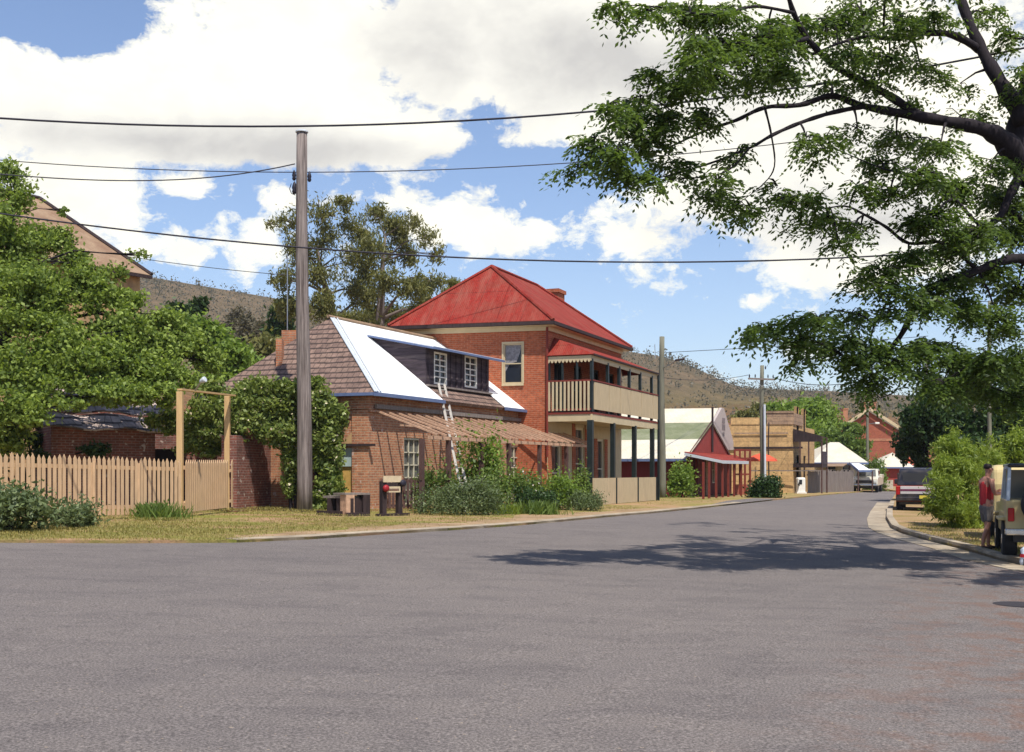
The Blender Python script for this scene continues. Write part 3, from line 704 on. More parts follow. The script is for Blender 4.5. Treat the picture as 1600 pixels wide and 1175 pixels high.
# roof planes
ov = 0.28
E0 = xy(C0 + CN*ov - CD*ov*0.6, CE-0.06); E1 = xy(C1 + CN*ov*0.7, CE-0.06); E3 = xy(C3 - CN*ov - CD*ov*0.6, CE-0.06); E2 = xy(C2 - CN*ov, CE-0.06)
R1 = W(515, 497, 38.8); R2 = xy(R1 + CD*9.05, R1.z)
fn = (E1-E0).cross(R1-E0).normalized(); fn = fn if fn.z > 0 else -fn      # front plane normal
def RP(px, py, lift=0.0):
    return onplane(px, py, E0, fn) + fn*lift
upv = Vector((-CN.x, -CN.y, 0)); upv = (upv - fn*upv.dot(fn)).normalized()
mb = MB(); mb.slab([E0, E1, R2, R1], 0.12); mb.build('shingled_front_slope', M['shingle'], cot)
mb = MB(); mb.slab([E3, E0, R1], 0.12); mb.slab([E2, E3, R1, R2], 0.12); rr = mb.build('shingled_hip_end', M['shingle'], cot)
# dormer geometry on the slope
DL = RP(665, 603); DRb = DL + (RP(760, 614)-DL).project(CD)      # front-wall foot, left and right
DR_ = DL + CD*((RP(760, 614)-DL).dot(CD))
dh = 1.27                                                         # dormer wall height
DLt, DRt = DL + Vector((0,0,dh)), DR_ + Vector((0,0,dh))
# where the dormer roof meets the main slope (behind the wall)
BLp = RP(578, 527); run = (DL-BLp).dot(CN)
ds = 0.0                                                         # fall of the dormer roof per metre
sl = (R1.z - E0.z)/abs((R1-E0).dot(CN))                           # main slope per metre
run = min(run, 2.6); ds = sl - dh/run
print('dormer', run, ds)
BL = DLt - CN*run + Vector((0,0,ds*run)); BR = DRt - CN*run + Vector((0,0,ds*run))
# new sheets: left of the dormer, right of it, and above it
ln = 0.03
def up_to_ridge(P, extra=0): 
    h = (R1.z - P.z)/sl; return P - CN*h + Vector((0,0,sl*h))
def to_eave(P): 
    h = (P.z - E0.z)/sl; return P + CN*h - Vector((0,0,sl*h))
hipA = E0.lerp(R1, 0.0) + CD*0.16; sR = 0.22
wl = [E0 + CD*0.18, to_eave(DL) - CD*0.02, DL - CD*0.02, BL - CD*0.02, BL + CD*0.0, up_to_ridge(BL), R1 + CD*0.22]
Lp = [E0 + CD*0.18, to_eave(DL), up_to_ridge(DL), R1 + CD*0.22]
mb = MB(); mb.slab([p + fn*ln for p in Lp], 0.025)
mb.slab([p + fn*ln for p in [to_eave(DR_), E1, R2, up_to_ridge(DR_)]], 0.025)
mb.slab([p + fn*ln for p in [BL, BR, up_to_ridge(DR_), up_to_ridge(DL)]], 0.025)
mb.build('metal_roof_sheeting', M['roof_white'], cot)
mb = MB(); mb.slab([p + fn*(ln+0.02) for p in [E0 - CD*0.03, E0 + CD*0.22, R1 + CD*0.3, R1 - CD*0.02]], 0.02)
mb.tube([E0 + CD*0.30 + fn*0.06, R1 + CD*0.38 + fn*0.06], 0.025, 6)
mb.tube([E0 + CD*0.12 + fn*0.06, R1 + CD*0.18 + fn*0.06], 0.02, 6)
mb.build('hip_flashing', M['roof_trim'], cot)
mb = MB(); mb.tube([R1 + Vector((0,0,0.05)) - CD*0.1, R2 + Vector((0,0,0.05))], 0.06, 6); mb.build('ridge_cap', M['roof_rust'], cot)
mb = MB(); mb.slab([p + fn*0.07 for p in [E1 - CD*0.12, E1 , R2, R2 - CD*0.12]], 0.05); mb.build('barge_flashing', M['rafter'], cot)
# gutter: blue half round along the front eave, broken under the dormer
def gutter(mb, a, b, w=0.11, h=0.1): mb.beam(a, b, w, h)
mb = MB(); go = CN*0.06 - Vector((0,0,0.05))
mb.beam(E0+go-CD*0.05, to_eave(DL)+go, 0.11, 0.10); mb.build('gutter', M['blue_trim'], cot); mb = MB(); mb.beam(to_eave(DR_)+go, E1+go, 0.11, 0.10); mb.build('gutter', M['blue_trim'], cot); mb = MB()
mb.beam(E3-SI*0.05-Vector((0,0,0.04)), E0-SI*0.05-Vector((0,0,0.04)), 0.1, 0.09); mb.build('gutter', M['blue_trim'], cot)
# dormer as a part with its own pieces
dn = -CN
mb = MB()
wpl = Plane(DL, DR_, -CN)
def dwin(x0, y0, x1, y1): return wpl.rect(x0, y0, x1, y1)
w1 = dwin(678, 551, 698, 601); w2 = dwin(726, 557, 745, 606)
z_l = DL.z; mb2 = MB()
zt = DL.z + dh
wall(mb, DL, DR_, DL.z-0.25, zt, -CN, [w1, w2], rev=0.14)
mb.poly([DL+Vector((0,0,-0.05)), DLt, BL]); mb.poly([DR_+Vector((0,0,-0.05)), BR, DRt])
# vertical boards and studs on the front
for k in range(12):
    s = (DR_-DL).length*(k+0.5)/12
    if w1[0]-0.05 < s < w1[1]+0.05 or w2[0]-0.05 < s < w2[1]+0.05: continue
    mb.frame(xy(DL+CD*(s-0.05)+CN*0.0, DL.z+0.05), CD*0.1, CN*0.035, Vector((0,0,dh-0.1)))
dorm = mb.build('dormer', M['cheek'], cot)
for h in (w1, w2):
    opening(dorm, wpl, h, M['white_paint'], M['glass'], 2, 5, name='casement_window', fw=0.06, bar=0.04, rec=0.04)
def dr_p(s, out, lift=0.0): return xy(DLt + CD*s + CN*out, DLt.z - ds*out + lift)
Ld = (DR_-DL).length
mb = MB(); mb.slab([dr_p(-0.12, 0.36, 0.09), dr_p(Ld+0.45, 0.36, 0.09), dr_p(Ld+0.45, -run-0.15, 0.09), dr_p(-0.12, -run-0.15, 0.09)], 0.04); mb.build('dormer_roof', M['roof_white'], dorm)
mb = MB(); mb.beam(dr_p(-0.15, 0.40, 0.03), dr_p(Ld+0.47, 0.40, 0.03), 0.05, 0.07); mb.beam(dr_p(-0.14, 0.38, 0.02), dr_p(-0.14, -run+0.05, 0.04), 0.04, 0.06)
mb.build('fascia', M['blue_trim'], dorm)
mb = MB(); mb.beam(DL + CN*0.07 - CD*0.05 + Vector((0,0,0.02)), DR_ + CN*0.07 + Vector((0,0,0.02)), 0.16, 0.06); mb.build('sill', M['grey_wood'], dorm)
# chimneys on the left slope
mb = MB(); cpos = W(456, 560, 37.9)
def chim(mb, px0, px1, ytop, zb, Y, d=0.5, cap=True):
    a, b = W(px0, ytop, Y), W(px1, ytop, Y)
    mb.frame(Vector((a.x, Y, zb)), Vector((b.x-a.x, 0, 0)), Vector((0, d, 0)), Vector((0, 0, a.z-zb)))
    if cap: mb.frame(Vector((a.x-0.05, Y-0.05, a.z-0.14)), Vector((b.x-a.x+0.1, 0, 0)), Vector((0, d+0.1, 0)), Vector((0, 0, 0.16)))
chim(mb, 440, 466, 516, 3.6, 38.4, 0.6, False); mb.build('chimney', M['brick_chimney'], cot); mb = MB(); chim(mb, 431, 440, 529, 2.4, 37.2, 0.4, False)
mb.build('chimney', M['brick_chimney'], cot)
mb = MB(); mb.tube([W(449, 524, 38.7), W(449, 396, 38.7)], 0.018, 6); mb.tube([W(446, 404, 38.7), W(452, 404, 38.7)], 0.01, 5); mb.build('mast', M['steel'], cot)
# verandah skeleton: rafters, beam, posts
vw = 1.95
def VP(s, out, z): return xy(C0 + CD*s + CN*out, z)
zt_, zb_ = CE-0.62, ZY(684, (C0+CD*2+CN*vw).y)
zb_ = 2.70
nr = 23
for k in range(nr):
    s = 0.25 + (CL_-0.35)*k/(nr-1)
    mb = MB(); jj = R.uniform(-0.015, 0.015)
    mb.beam(VP(s+jj, 0.1, zt_+0.05), VP(s-jj, vw+0.22, zb_+0.02-0.03+jj), 0.065, 0.05)
    mb.build('rafter', M['rafter'], cot)
mb = MB(); mb.beam(VP(0.15, vw, zb_-0.09), VP(CL_+0.1, vw, zb_-0.09), 0.11, 0.10)
mb.beam(VP(0.1, vw*0.52, (zt_+zb_)/2-0.06), VP(CL_, vw*0.52, (zt_+zb_)/2-0.06), 0.05, 0.05); mb.build('verandah_beam', M['rafter'], cot)
for px in (659, 701, 752, 795, 843, 885):
    b = along(C0+CN*vw, CD, px); mb = MB(); mb.beam(xy(b, gz(b.x, b.y)-0.1), xy(b, zb_-0.14), 0.12, 0.12, up=CN); mb.build('verandah_post', M['post_brown'], cot)
# ladder leaning on the dormer window
lad = thing('ladder', 'long pale grey ladder leaning from the verandah rafters up to the dormer window', 'ladder', xy(W(722, 720, 40)))
top = W(690, 600, (DL+CD*1.2).y-0.35); bot = W(728, 722, along(C0+CN*(vw*0.8), CD, 728).y-0.0)
bot = xy(along(C0+CN*2.2, CD, 733)); bot.z = gz(bot.x, bot.y)
lad.location = bot; M['ladder'] = plain('grey_aluminium_ladder', (0.45,0.42,0.38), 0.5, 0.1)
ldv = (top-bot); sdv = CD*0.2
for sgn, n_ in ((-1, 'rail'), (1, 'rail')):
    mb = MB(); mb.beam(bot+sdv*sgn, top+sdv*sgn, 0.035, 0.07, up=CN); mb.build(n_, M['ladder'], lad)
for k in range(17):
    p = bot.lerp(top, (k+0.7)/17.6); mb = MB(); mb.tube([p-sdv, p+sdv], 0.016, 6); mb.build('rung', M['ladder'], lad)

# ================================================================ RED ROOFED HOTEL
B0 = D(924, 43.5); B0.z = 0
for _ in range(5): pass
A0 = B0 - SN*1.75; kk = (855-CX)/F
A0 = along(B0, SN, 855); A0.z = 0
A1 = along(A0, SD, 971); B1 = along(B0, SD, 1026)
A3 = W(627, 505, A0.y+1.5); A3.z = 0; A2 = A3 + (A1-A0)
gH = gz(B0.x, B0.y); LH = (A1-A0).length; LB = (B1-B0).length
EH = ZY(503, A0.y)
print('hotel', A0, A1, B0, B1, EH, LH, LB, 'ratio', B0.y/B1.y)
hot = thing('two_storey_hotel', 'two storey red brick hotel with faded red hipped roof and cream balcony over the footpath', 'hotel', (A0.x, A0.y, gH))
hs = (A3-A0).normalized(); HI = Vector((-hs.y, hs.x, 0)); HI = HI if HI.y > 0 else -HI
plS = Plane(A0, A3, HI); plF = Plane(A0, A1, -SN)
sw = plS.rect(787, 537, 816, 599)
zfl = ZY(642.5, B0.y)        # balcony floor
# facade openings, ground and upper floor
gf = gH + 0.12
def fop(px0, px1, ytop, z0=None, ybot=None):
    h = plF.rect(px0, ytop, px1, ybot or ytop+40); return (h[0], h[1], gf if z0 is None else z0, h[3])
g_open = [fop(862, 877, 694), fop(899, 913, 668), fop(933, 944, 686)]
u_open = [fop(866, 880, 566, zfl+0.05), fop(897, 909, 572, zfl+0.05), fop(926, 936, 578, zfl+0.05), fop(951, 959, 584, zfl+0.05)]
mb = MB()
wall(mb, A0, A1, zfl-0.25, EH, -SN, u_open); wall(mb, A0, A3, gH-0.4, EH, HI, [sw]); wall(mb, A3, A2, gH-0.4, EH, SN); wall(mb, A2, A1, gH-0.4, EH, -SD)
hwall = mb.build('brick_wall', M['brick_hotel'], hot)
mb = MB(); wall(mb, A0, A1, gH-0.4, zfl-0.25, -SN, g_open); mb.build('ground_floor_wall', M['cream'], hot)
mb = MB()
for h in g_open:        # red brick quoins round the openings, proud of the render
    for s0, s1 in ((h[0]-0.42, h[0]-0.04), (h[1]+0.04, h[1]+0.42)):
        mb = MB(); mb.frame(plF.at(s0, gf, 0.0), plF.t*(s1-s0), SN*0.03, Vector((0,0,h[3]-gf+(0.5 if h is g_open[1] else 0.0)))); mb.build('brick_quoin', M['brick_hotel'], hot)
mb = MB(); mb.frame(plF.at(g_open[1][0]-0.04, g_open[1][3]+0.3, 0.0), plF.t*(g_open[1][1]-g_open[1][0]+0.08), SN*0.03, Vector((0,0,0.25)))
mb.build('brick_panel', M['brick_hotel'], hot)
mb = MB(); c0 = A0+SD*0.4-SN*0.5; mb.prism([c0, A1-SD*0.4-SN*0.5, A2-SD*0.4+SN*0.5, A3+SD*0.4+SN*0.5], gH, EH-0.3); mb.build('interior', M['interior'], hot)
for h in g_open: opening(hot, plF, h, M['pale_frame'], M['glass'], 1, 2, name='french_door', fw=0.1, bar=0.05)
for h in u_open: opening(hot, plF, h, M['dark_green'], M['glass'], 2, 2, name='balcony_door', fw=0.08, bar=0.05)
opening(hot, plS, sw, M['cream'], M['glass'], 1, 2, name='window', fw=0.045, bar=0.04, sill=True, curtain=M['curtain'], rec=0.07)
mb = MB(); mb.frame(plS.at(sw[0]-0.07, sw[2], 0.0), plS.t*0.07, HI*-0.02, Vector((0,0,sw[3]-sw[2]+0.07))); mb.frame(plS.at(sw[1], sw[2], 0.0), plS.t*0.07, HI*-0.02, Vector((0,0,sw[3]-sw[2]+0.07))); mb.frame(plS.at(sw[0], sw[3], 0.0), plS.t*(sw[1]-sw[0]), HI*-0.02, Vector((0,0,0.07))); mb.build('architrave', M['cream'], hot)
# arch head over the middle doorway
mb = MB(); h = g_open[1]; c = (h[0]+h[1])/2; r = (h[1]-h[0])/2+0.12
arc = [plF.at(c+r*math.cos(a), h[3]-0.05+r*0.9*math.sin(a), 0.035) for a in [math.pi*k/12 for k in range(13)]]
mb.tube(arc, 0.05, 6); mb.build('arch_moulding', M['cream'], hot)
# main roof
oh = 0.38; Lr = LH
e0 = xy(A0+SN*oh-SD*oh, EH); e1 = xy(A1+SN*oh+SD*oh, EH); e2 = xy(A2-SN*oh+SD*oh, EH); e3 = xy(A3-SN*oh-SD*oh, EH)
mid = (A0+A3)/2; P1 = along(mid, SD, 768); 
if True:
    P1 = mid + SD*2.7; P1 = xy(W(768, 417, P1.y)); 
P2 = along(P1, SD, 839); P2.z = P1.z
print('ridge', P1, P2, mid)
mb = MB(); th = 0.05
mb.slab([e0, e3, P1], th); mb.slab([e1, e0, P1, P2], th); mb.slab([e2, e1, P2], th); mb.slab([e3, e2, P2, P1], th)
roof = mb.build('roof', M['roof_red'], hot)
mb = MB()
for a, b in ((e0, P1), (e3, P1), (e1, P2), (e2, P2), (P1, P2)): mb.tube([a+Vector((0,0,0.03)), b+Vector((0,0,0.03))], 0.07, 6)
mb.build('ridge_capping', M['roof_red'], roof)
mb = MB()
for a, b in ((e0, e3), (e0, e1), (e1, e2)): mb.beam(a-Vector((0,0,0.08)), b-Vector((0,0,0.08)), 0.12, 0.12)
mb.build('gutter', M['dark_wood'], roof)
mb = MB(); i0, i1, i3 = xy(A0+SN*0.04-SD*0.04), xy(A1+SN*0.04), xy(A3-SD*0.04)
mb.beam(xy(i0, EH-0.24), xy(i3, EH-0.24), 0.07, 0.16); mb.beam(xy(i0, EH-0.24), xy(i1, EH-0.24), 0.07, 0.16); mb.build('eaves_moulding', M['cream'], hot)
mb = MB(); mb.poly([xy(p, EH-0.155) for p in (e0, e1, e2, e3)]); mb.build('soffit', M['cream'], roof)
mb = MB(); cb_ = W(868, 457, P2.y+1.4); mb.box((cb_.x, cb_.y, cb_.z-0.9), (0.55, 0.9, 1.8), -0.38); mb.box((cb_.x, cb_.y, cb_.z+0.02), (0.68, 1.03, 0.16), -0.38); mb.build('chimney', M['brick_hotel'], hot)
# balcony
V0, V1 = B0, B1; S0 = A0 + (B0-A0).normalized()*0.0
E0b = A0                                        # end of the balcony against the wall corner
zu = ZY(556, B0.y)                              # underside of verandah roof at the fascia
zt2 = ZY(524, A0.y)
vr0 = xy(B0 - SD*0.12 + SN*0.12, zu+0.06); vr1 = xy(B1 + SD*0.12 + SN*0.12, zu+0.06)
wl0 = xy(A0 + SD*0.75 + SN*0.01, zt2); wl1 = xy(A1 - SD*0.2 + SN*0.01, zt2); vs0 = xy(A0 - SD*0.12 + SN*0.02, zu+0.06); vs1 = xy(A1 + SD*0.1 + SN*0.02, zu+0.06)
mb = MB(); mb.slab([vr0, vr1, wl1, wl0], 0.04); mb.slab([vs0, vr0, wl0], 0.04); mb.slab([vr1, vs1, wl1], 0.04); mb.build('verandah_roof', M['roof_red'], hot)
bal = []
mb = MB()
def fr(a, b, z0, z1, th=0.05): 
    a, b = xy(a, 0), xy(b, 0); mb.beam(xy(a, (z0+z1)/2), xy(b, (z0+z1)/2), th, z1-z0)
fr(B0-SD*0.05, B1, zu-0.17, zu+0.03); mb.build('front_fascia', M['cream'], hot)
# scalloped valance on the end
mb = MB(); n_ = 12; a, b = xy(A0-SD*0.03), xy(B0-SD*0.03); tt = (b-a)
for k in range(n_):
    p = a + tt*(k/n_); q_ = a + tt*((k+1)/n_); m_ = (p+q_)/2
    pts = [xy(p, zu+0.02), xy(p, zu-0.12), xy(p.lerp(q_, 0.25), zu-0.2), xy(m_, zu-0.23), xy(p.lerp(q_, 0.75), zu-0.2), xy(q_, zu-0.12), xy(q_, zu+0.02)]
    mb.add(pts + [x - SD*0.03 for x in pts], [[0,1,2,3,4,5,6], [13,12,11,10,9,8,7]] + [[i, i+7, i+8, i+1] for i in range(6)])
mb.build('scalloped_valance', M['cream'], hot)
mb = MB(); mb.beam(xy(A0-SD*0.05, zu+0.05), xy(B0-SD*0.05+SN*0.1, zu+0.05), 0.07, 0.05); mb.beam(xy(B0-SD*0.05+SN*0.1, zu+0.05), xy(B1+SN*0.1, zu+0.05), 0.08, 0.06); mb.build('verandah_gutter', M['dark_wood'], hot)
# floor
mb = MB(); mb.prism([A0+SN*0.02, B0, B1, A1+SN*0.02], zfl-0.1, zfl); mb.build('balcony_floor', M['dark_wood'], hot)
mb = MB(); fr(B0-SD*0.02, B1+SD*0.05, zfl-0.36, zfl-0.10, 0.1); fr(A0-SD*0.03, B0-SD*0.03, zfl-0.36, zfl-0.10, 0.08); mb.build('floor_bearer', M['cream'], hot)
mb = MB(); fr(B0+SN*0.03, B1+SN*0.03, zfl-0.1, zfl-0.03, 0.07); fr(A0-SD*0.06, B0-SD*0.06, zfl-0.1, zfl-0.03, 0.07); mb.build('floor_edge_trim', M['red_post'], hot)
mb = MB(); mb.prism([A0+SN*0.1, B0-SN*0.06, B1-SN*0.06, A1+SN*0.1], zfl-0.32, zfl-0.30); mb.build('porch_ceiling', M['cream'], hot)
zr = zfl + 1.17
# posts of the upper floor
for px in (924.5, 949, 967, 983, 1000, 1018):
    b = along(B0, SD, px); mb = MB(); mb.beam(xy(b, zfl), xy(b, zu-0.1), 0.11, 0.11, up=SN); mb.build('balcony_post', M['dark_green'], hot)
for fcn in (0.05, 0.35, 0.68):
    b = A0.lerp(B0, fcn) ; mb = MB(); mb.beam(xy(b, zfl), xy(b, zu-0.05), 0.07, 0.07, up=SN); mb.build('balcony_post', M['dark_green'], hot)
# front panels
ed = [925.5, 949, 967, 983, 1000, 1018, 1026]
for a, b in zip(ed[:-1], ed[1:]):
    p, q_ = along(B0, SD, a+0.35)+SN*0.06, along(B0, SD, b-0.35)+SN*0.06; mb = MB(); 
    mb.beam(xy(p, (zfl+zr)/2-0.0), xy(q_, (zfl+zr)/2-0.0), 0.03, zr-zfl-0.16); mb.build('balcony_panel', M['cream_board'], hot)
mb = MB(); mb.beam(xy(B0+SN*0.05, zr-0.03), xy(B1+SN*0.05, zr-0.03), 0.08, 0.05); mb.beam(xy(A0-SD*0.02, zr-0.03), xy(B0-SD*0.02, zr-0.03), 0.08, 0.06); mb.beam(xy(A0-SD*0.02, zfl+0.08), xy(B0-SD*0.02, zfl+0.08), 0.05, 0.06)
mb.build('handrail', M['red_post'], hot)
for k in range(11):
    b = A0.lerp(B0, (k+0.6)/11.2) - SD*0.05; mb = MB(); mb.beam(xy(b, zfl+0.03), xy(b, zr-0.06), 0.078, 0.025, up=SD); 
    mb.build('baluster', M['cream'], hot)
# lower posts, parapet screens
mb = None
for px, w_ in ((922.5, 0.2), (957.5, 0.17), (991, 0.17), (1019, 0.17)):
    b = along(B0, SD, px); mb = MB(); mb.beam(xy(b, gz(b.x, b.y)-0.05), xy(b, zfl-0.33), w_, w_, up=SN); mb.build('verandah_post', M['dark_green'], hot)
ed = [921, 957, 991, 1020]
zs0 = gH-0.0; zs1 = ZY(747, B0.y)
for a, b in zip(ed[:-1], ed[1:]):
    p, q_ = along(B0, SD, a+0.4)+SN*0.13, along(B0, SD, b-0.4)+SN*0.13; mb = MB()
    z0a = min(gz(p.x, p.y), gz(q_.x, q_.y)) + 0.03
    mb.beam(xy(p, (z0a+zs1)/2), xy(q_, (z0a+zs1)/2), 0.04, zs1-z0a); mb.build('street_screen', M['cream_board'], hot)
for px in (957, 991, 1020):
    mb = MB(); b = along(B0, SD, px)+SN*0.17; mb.beam(xy(b, gz(b.x, b.y)), xy(b, zs1+0.0), 0.04, 0.05); mb.build('screen_batten', M['dark_green'], hot)
mb = MB(); b = B1+SN*0.08; mb.tube([xy(b, gz(b.x, b.y)), xy(b, zu)], 0.05, 8); mb.build('downpipe', M['dark_green'], hot); mb = MB(); b = along(B0, SD, 1022.5)+SN*0.2; mb.tube([xy(b, gz(b.x, b.y)), xy(b, zfl)], 0.035, 8); mb.build('downpipe', M['dark_green'], hot)
mb = MB(); b = A0 - SD*0.07+SN*0.02; mb.tube([xy(b, gH+1.8), xy(b, EH-0.2)], 0.045, 8); mb.build('downpipe', M['red_post'], hot)
# ================================================================ LEFT SIDE
GRP_P = 'utility poles along the street'
def hpole(px, ybase, ytop, rpx, name, label, mat, top_r=0.75, lean=0.0, Y=None, group=GRP_P):
    b = G(px, ybase) if Y is None else D(px, Y)
    r = rpx*b.y/F; ztop = ZY(ytop, b.y)
    t = thing(name, label, 'utility pole', b, group)
    mb = MB(); n = 9; P = []
    for k in range(n+1):
        f = k/n; P.append(Vector((b.x + lean*f*b.y/F + 0.02*math.sin(f*7), b.y, b.z-0.3 + (ztop-b.z+0.3)*f)))
    mb.tube(P, [r*(1-(1-top_r)*k/n) for k in range(n+1)], 14); mb.build('shaft', mat, t, smooth=True)
    return t, b, P
# big near pole
t, b, P = hpole(476, 794, 207, 12.5, 'utility_pole', 'tall thick weathered timber pole standing before the climber by the cottage', M['pole'], 0.66, lean=-5, Y=33.9)
PY = b.y
def insul(t, px, py, Y, s=1.0):
    mb = MB(); c = W(px, py, Y); mb.lathe(c, (0,0,1), [(0,0.03*s),(0.05*s,0.06*s),(0.1*s,0.045*s),(0.14*s,0.06*s),(0.2*s,0.05*s),(0.26*s,0.03*s),(0.3*s,0.01)], 10); mb.build('insulator', M['wire'], t, smooth=True)
insul(t, 459.5, 282, PY); insul(t, 483.5, 284, PY); insul(t, 460.0, 303, PY, 1.2)
mb = MB(); c = W(459, 284, PY); mb.tube([c+Vector((-0.07,0,-0.05)), c+Vector((-0.12,0,-0.2)), c+Vector((-0.07,0,-0.33)), c+Vector((0.04,0,-0.38))], 0.012, 5); mb.build('lead_wire', M['wire'], t)
mb = MB(); mb.lathe(P[-1]+Vector((0,0,0.0)), (0,0,1), [(0,0.185),(0.03,0.185),(0.05,0.16)], 14); mb.build('cap', M['roof_trim'], t)
# pole beyond the hotel, with lamp arm
t2, b2, P2_ = hpole(1035, 780, 526, 5.4, 'utility_pole', 'grey green timber pole at the far end of the hotel balcony carrying a lamp arm', M['pole_green'], 0.72, lean=-1, Y=57.5)
mb = MB(); a = W(1035, 575, 57.5); mb.tube([a, W(1046, 571, 57.0), W(1056, 563, 56.6)], 0.03, 6); mb.build('lamp_arm', M['steel'], t2)
mb = MB(); a = W(1062, 563, 56.4); mb.frame(a+Vector((-0.22,-0.1,-0.05)), (0.44,0,0.06), (0,0.2,0), (0,0,0.1)); mb.build('lamp_head', M['dark_wood'], t2, bevel=0.03)
mb = MB(); mb.beam(W(1023, 538, 57.5), W(1024, 560, 57.5), 0.03, 0.03); mb.beam(W(1024, 551, 57.5), W(1033, 549, 57.5), 0.025, 0.025); mb.build('bracket', M['steel'], t2)
# pole with crossarm
t3, b3, P3_ = hpole(1190.5, 752, 571, 3.6, 'utility_pole', 'grey timber pole with one crossarm behind the round dark hedge', M['pole_green'], 0.85, Y=69)
mb = MB(); mb.beam(W(1169, 591.5, 68.8), W(1210, 593, 68.8), 0.1, 0.1); mb.build('crossarm', M['grey_wood'], t3)
mb = MB(); mb.tube([W(1195.5, 760, 68.6), W(1194.5, 632, 68.8)], 0.07, 8); mb.build('steel_stake', M['roof_trim'], t3)
for px_, py_ in ((1171,590),(1180,590),(1200,590.5),(1208,591),(1196,577)): insul(t3, px_, py_-5*0.0, 68.8, 0.7)
mb = MB(); mb.beam(W(1181, 593, 68.75), W(1190, 604, 68.75), 0.03, 0.03); mb.build('brace', M['steel'], t3)
mb = MB(); mb.beam(W(1200, 593, 68.75), W(1191, 604, 68.75), 0.03, 0.03); mb.build('brace', M['steel'], t3)
# thin dark pole by the stone building
t3b, b3b, _p = hpole(1201, 750, 660, 1.1, 'utility_pole', 'very thin dark pole against the wall of the sandstone building', M['dark_wood'], 0.9, Y=73)
t4, b4, _p = hpole(1355.5, 752, 628, 2.4, 'utility_pole', 'distant timber pole with a small lamp in front of the tall gabled brick house', M['pole_green'], 0.8, Y=101)
mb = MB(); mb.tube([W(1356,663,101), W(1364,661.5,100.6), W(1369,661,100.4)], 0.035, 5); mb.build('lamp_arm', M['steel'], t4)
mb = MB(); a = W(1370.5, 661.2, 100.3); mb.box(a, (0.35, 0.2, 0.16)); mb.build('lamp_head', M['white_paint'], t4, bevel=0.03)
t5, b5, _p = hpole(1448, 757, 548, 2.7, 'utility_pole', 'grey pole rising out of the foliage behind the dark pickup', M['pole'], 0.85, Y=62)
t6, b6, _p = hpole(1546, 740, 470, 3.2, 'utility_pole', 'pale pole mostly hidden by leaves of the big tree at right', M['pole_green'], 0.85, Y=52)

# wires
def wire(name, label, pts, Y0, Y1, rpx, group='overhead lines crossing the street'):
    """pts: photo points; smooth curve through them, depth runs Y0 -> Y1"""
    xs = [p[0] for p in pts]; co = np.polyfit(xs, [p[1] for p in pts], min(len(pts)-1, 2 if len(pts) < 5 else 3))
    n = 28; P = []
    for k in range(n+1):
        x = xs[0] + (xs[-1]-xs[0])*k/n; f = k/n
        P.append(W(x, float(np.polyval(co, x)), Y0 + (Y1-Y0)*f))
    mb = MB(); mb.tube(P, [rpx*p.y/F for p in P], 5); o = mb.build(name, M['wire'], None, uv=False)
    return tag(o, label, 'power line', group)
wire('power_line', 'thick twisted cable, topmost, passing above the near pole into the big tree', [(-140,176),(0,183),(250,194),(470,198),(700,192),(930,175),(1250,134),(1720,50)], 24, 21, 1.7)
wire('power_line', 'thin line just below the top of the near pole crossing the whole sky', [(-120,240),(15,250),(250,264),(480,271),(700,266),(885,253),(1300,215)], 40, 44, 0.8)
wire('power_line', 'sagging service line running from the near pole off to the left', [(-120,262),(15,274),(130,280),(250,282),(350,275),(461,256)], 31, PY-0.15, 1.0)
wire('power_line', 'lowest dark cable crossing in front of the gum trees to the big tree', [(-120,316),(0,333),(200,361),(430,382),(700,402),(950,410),(1200,407),(1365,400),(1720,370)], 27, 23, 1.35)
wire('power_line', 'faint line above the left hill ending behind the near pole', [(195,400),(300,415),(430,428),(475,432)], 60, 62, 0.55)
wire('power_line', 'thin span from the crossarm pole into the leaves at right', [(1209,590),(1240,598),(1280,601),(1330,599),(1450,572)], 68.8, 62, 0.55)
wire('power_line', 'thin upper span beyond the hotel above the bare hill', [(1038,551),(1090,548),(1150,545),(1200,542),(1450,525)], 57.5, 80, 0.45)
wire('power_line', 'faint span from the crossarm pole back over the red shop', [(1036,590),(1100,594),(1150,589),(1170,586)], 57.5, 68.8, 0.4)

# picket fence and gate
fence = thing('picket_fence', 'tan painted timber picket fence running along the front of the left garden', 'fence', G(160, 806))
fa, fb, fc = G(-40, 816), G(284, 806), G(380, 795)
def ftop(px): return 706 + (718-706)*(px+40)/324
def picket(mb, p, t, w, z0, z1, th=0.02):
    n = Vector((t.y, -t.x, 0)).normalized()*th; a = xy(p - t*w/2, 0); b = xy(p + t*w/2, 0); c = xy(p, 0)
    pts = [xy(a, z0), xy(b, z0), xy(b, z1-0.09), xy(c, z1), xy(a, z1-0.09)]
    mb.add(pts + [q+n for q in pts], [[4,3,2,1,0],[5,6,7,8,9]] + [[i, (i+1)%5, (i+1)%5+5, i+5] for i in range(5)])
ft = xy(fb-fa, 0).normalized(); L_ = xy(fb-fa, 0).length; n_ = 42
for k in range(n_):
    p = fa.lerp(fb, (k+0.5)/n_); pxk = CX + p.x/p.y*F; zt0 = ZY(ftop(pxk), p.y) + R.uniform(-0.015, 0.015)
    mb = MB(); picket(mb, p + ft*R.uniform(-0.012, 0.012), (ft + Vector((0, R.uniform(-0.06, 0.06), 0))).normalized(), 0.085*R.uniform(0.92, 1.06), gz(p.x, p.y)+0.07, zt0+R.uniform(-0.02, 0.02)); mb.build('picket', M['fence_tan'], fence)
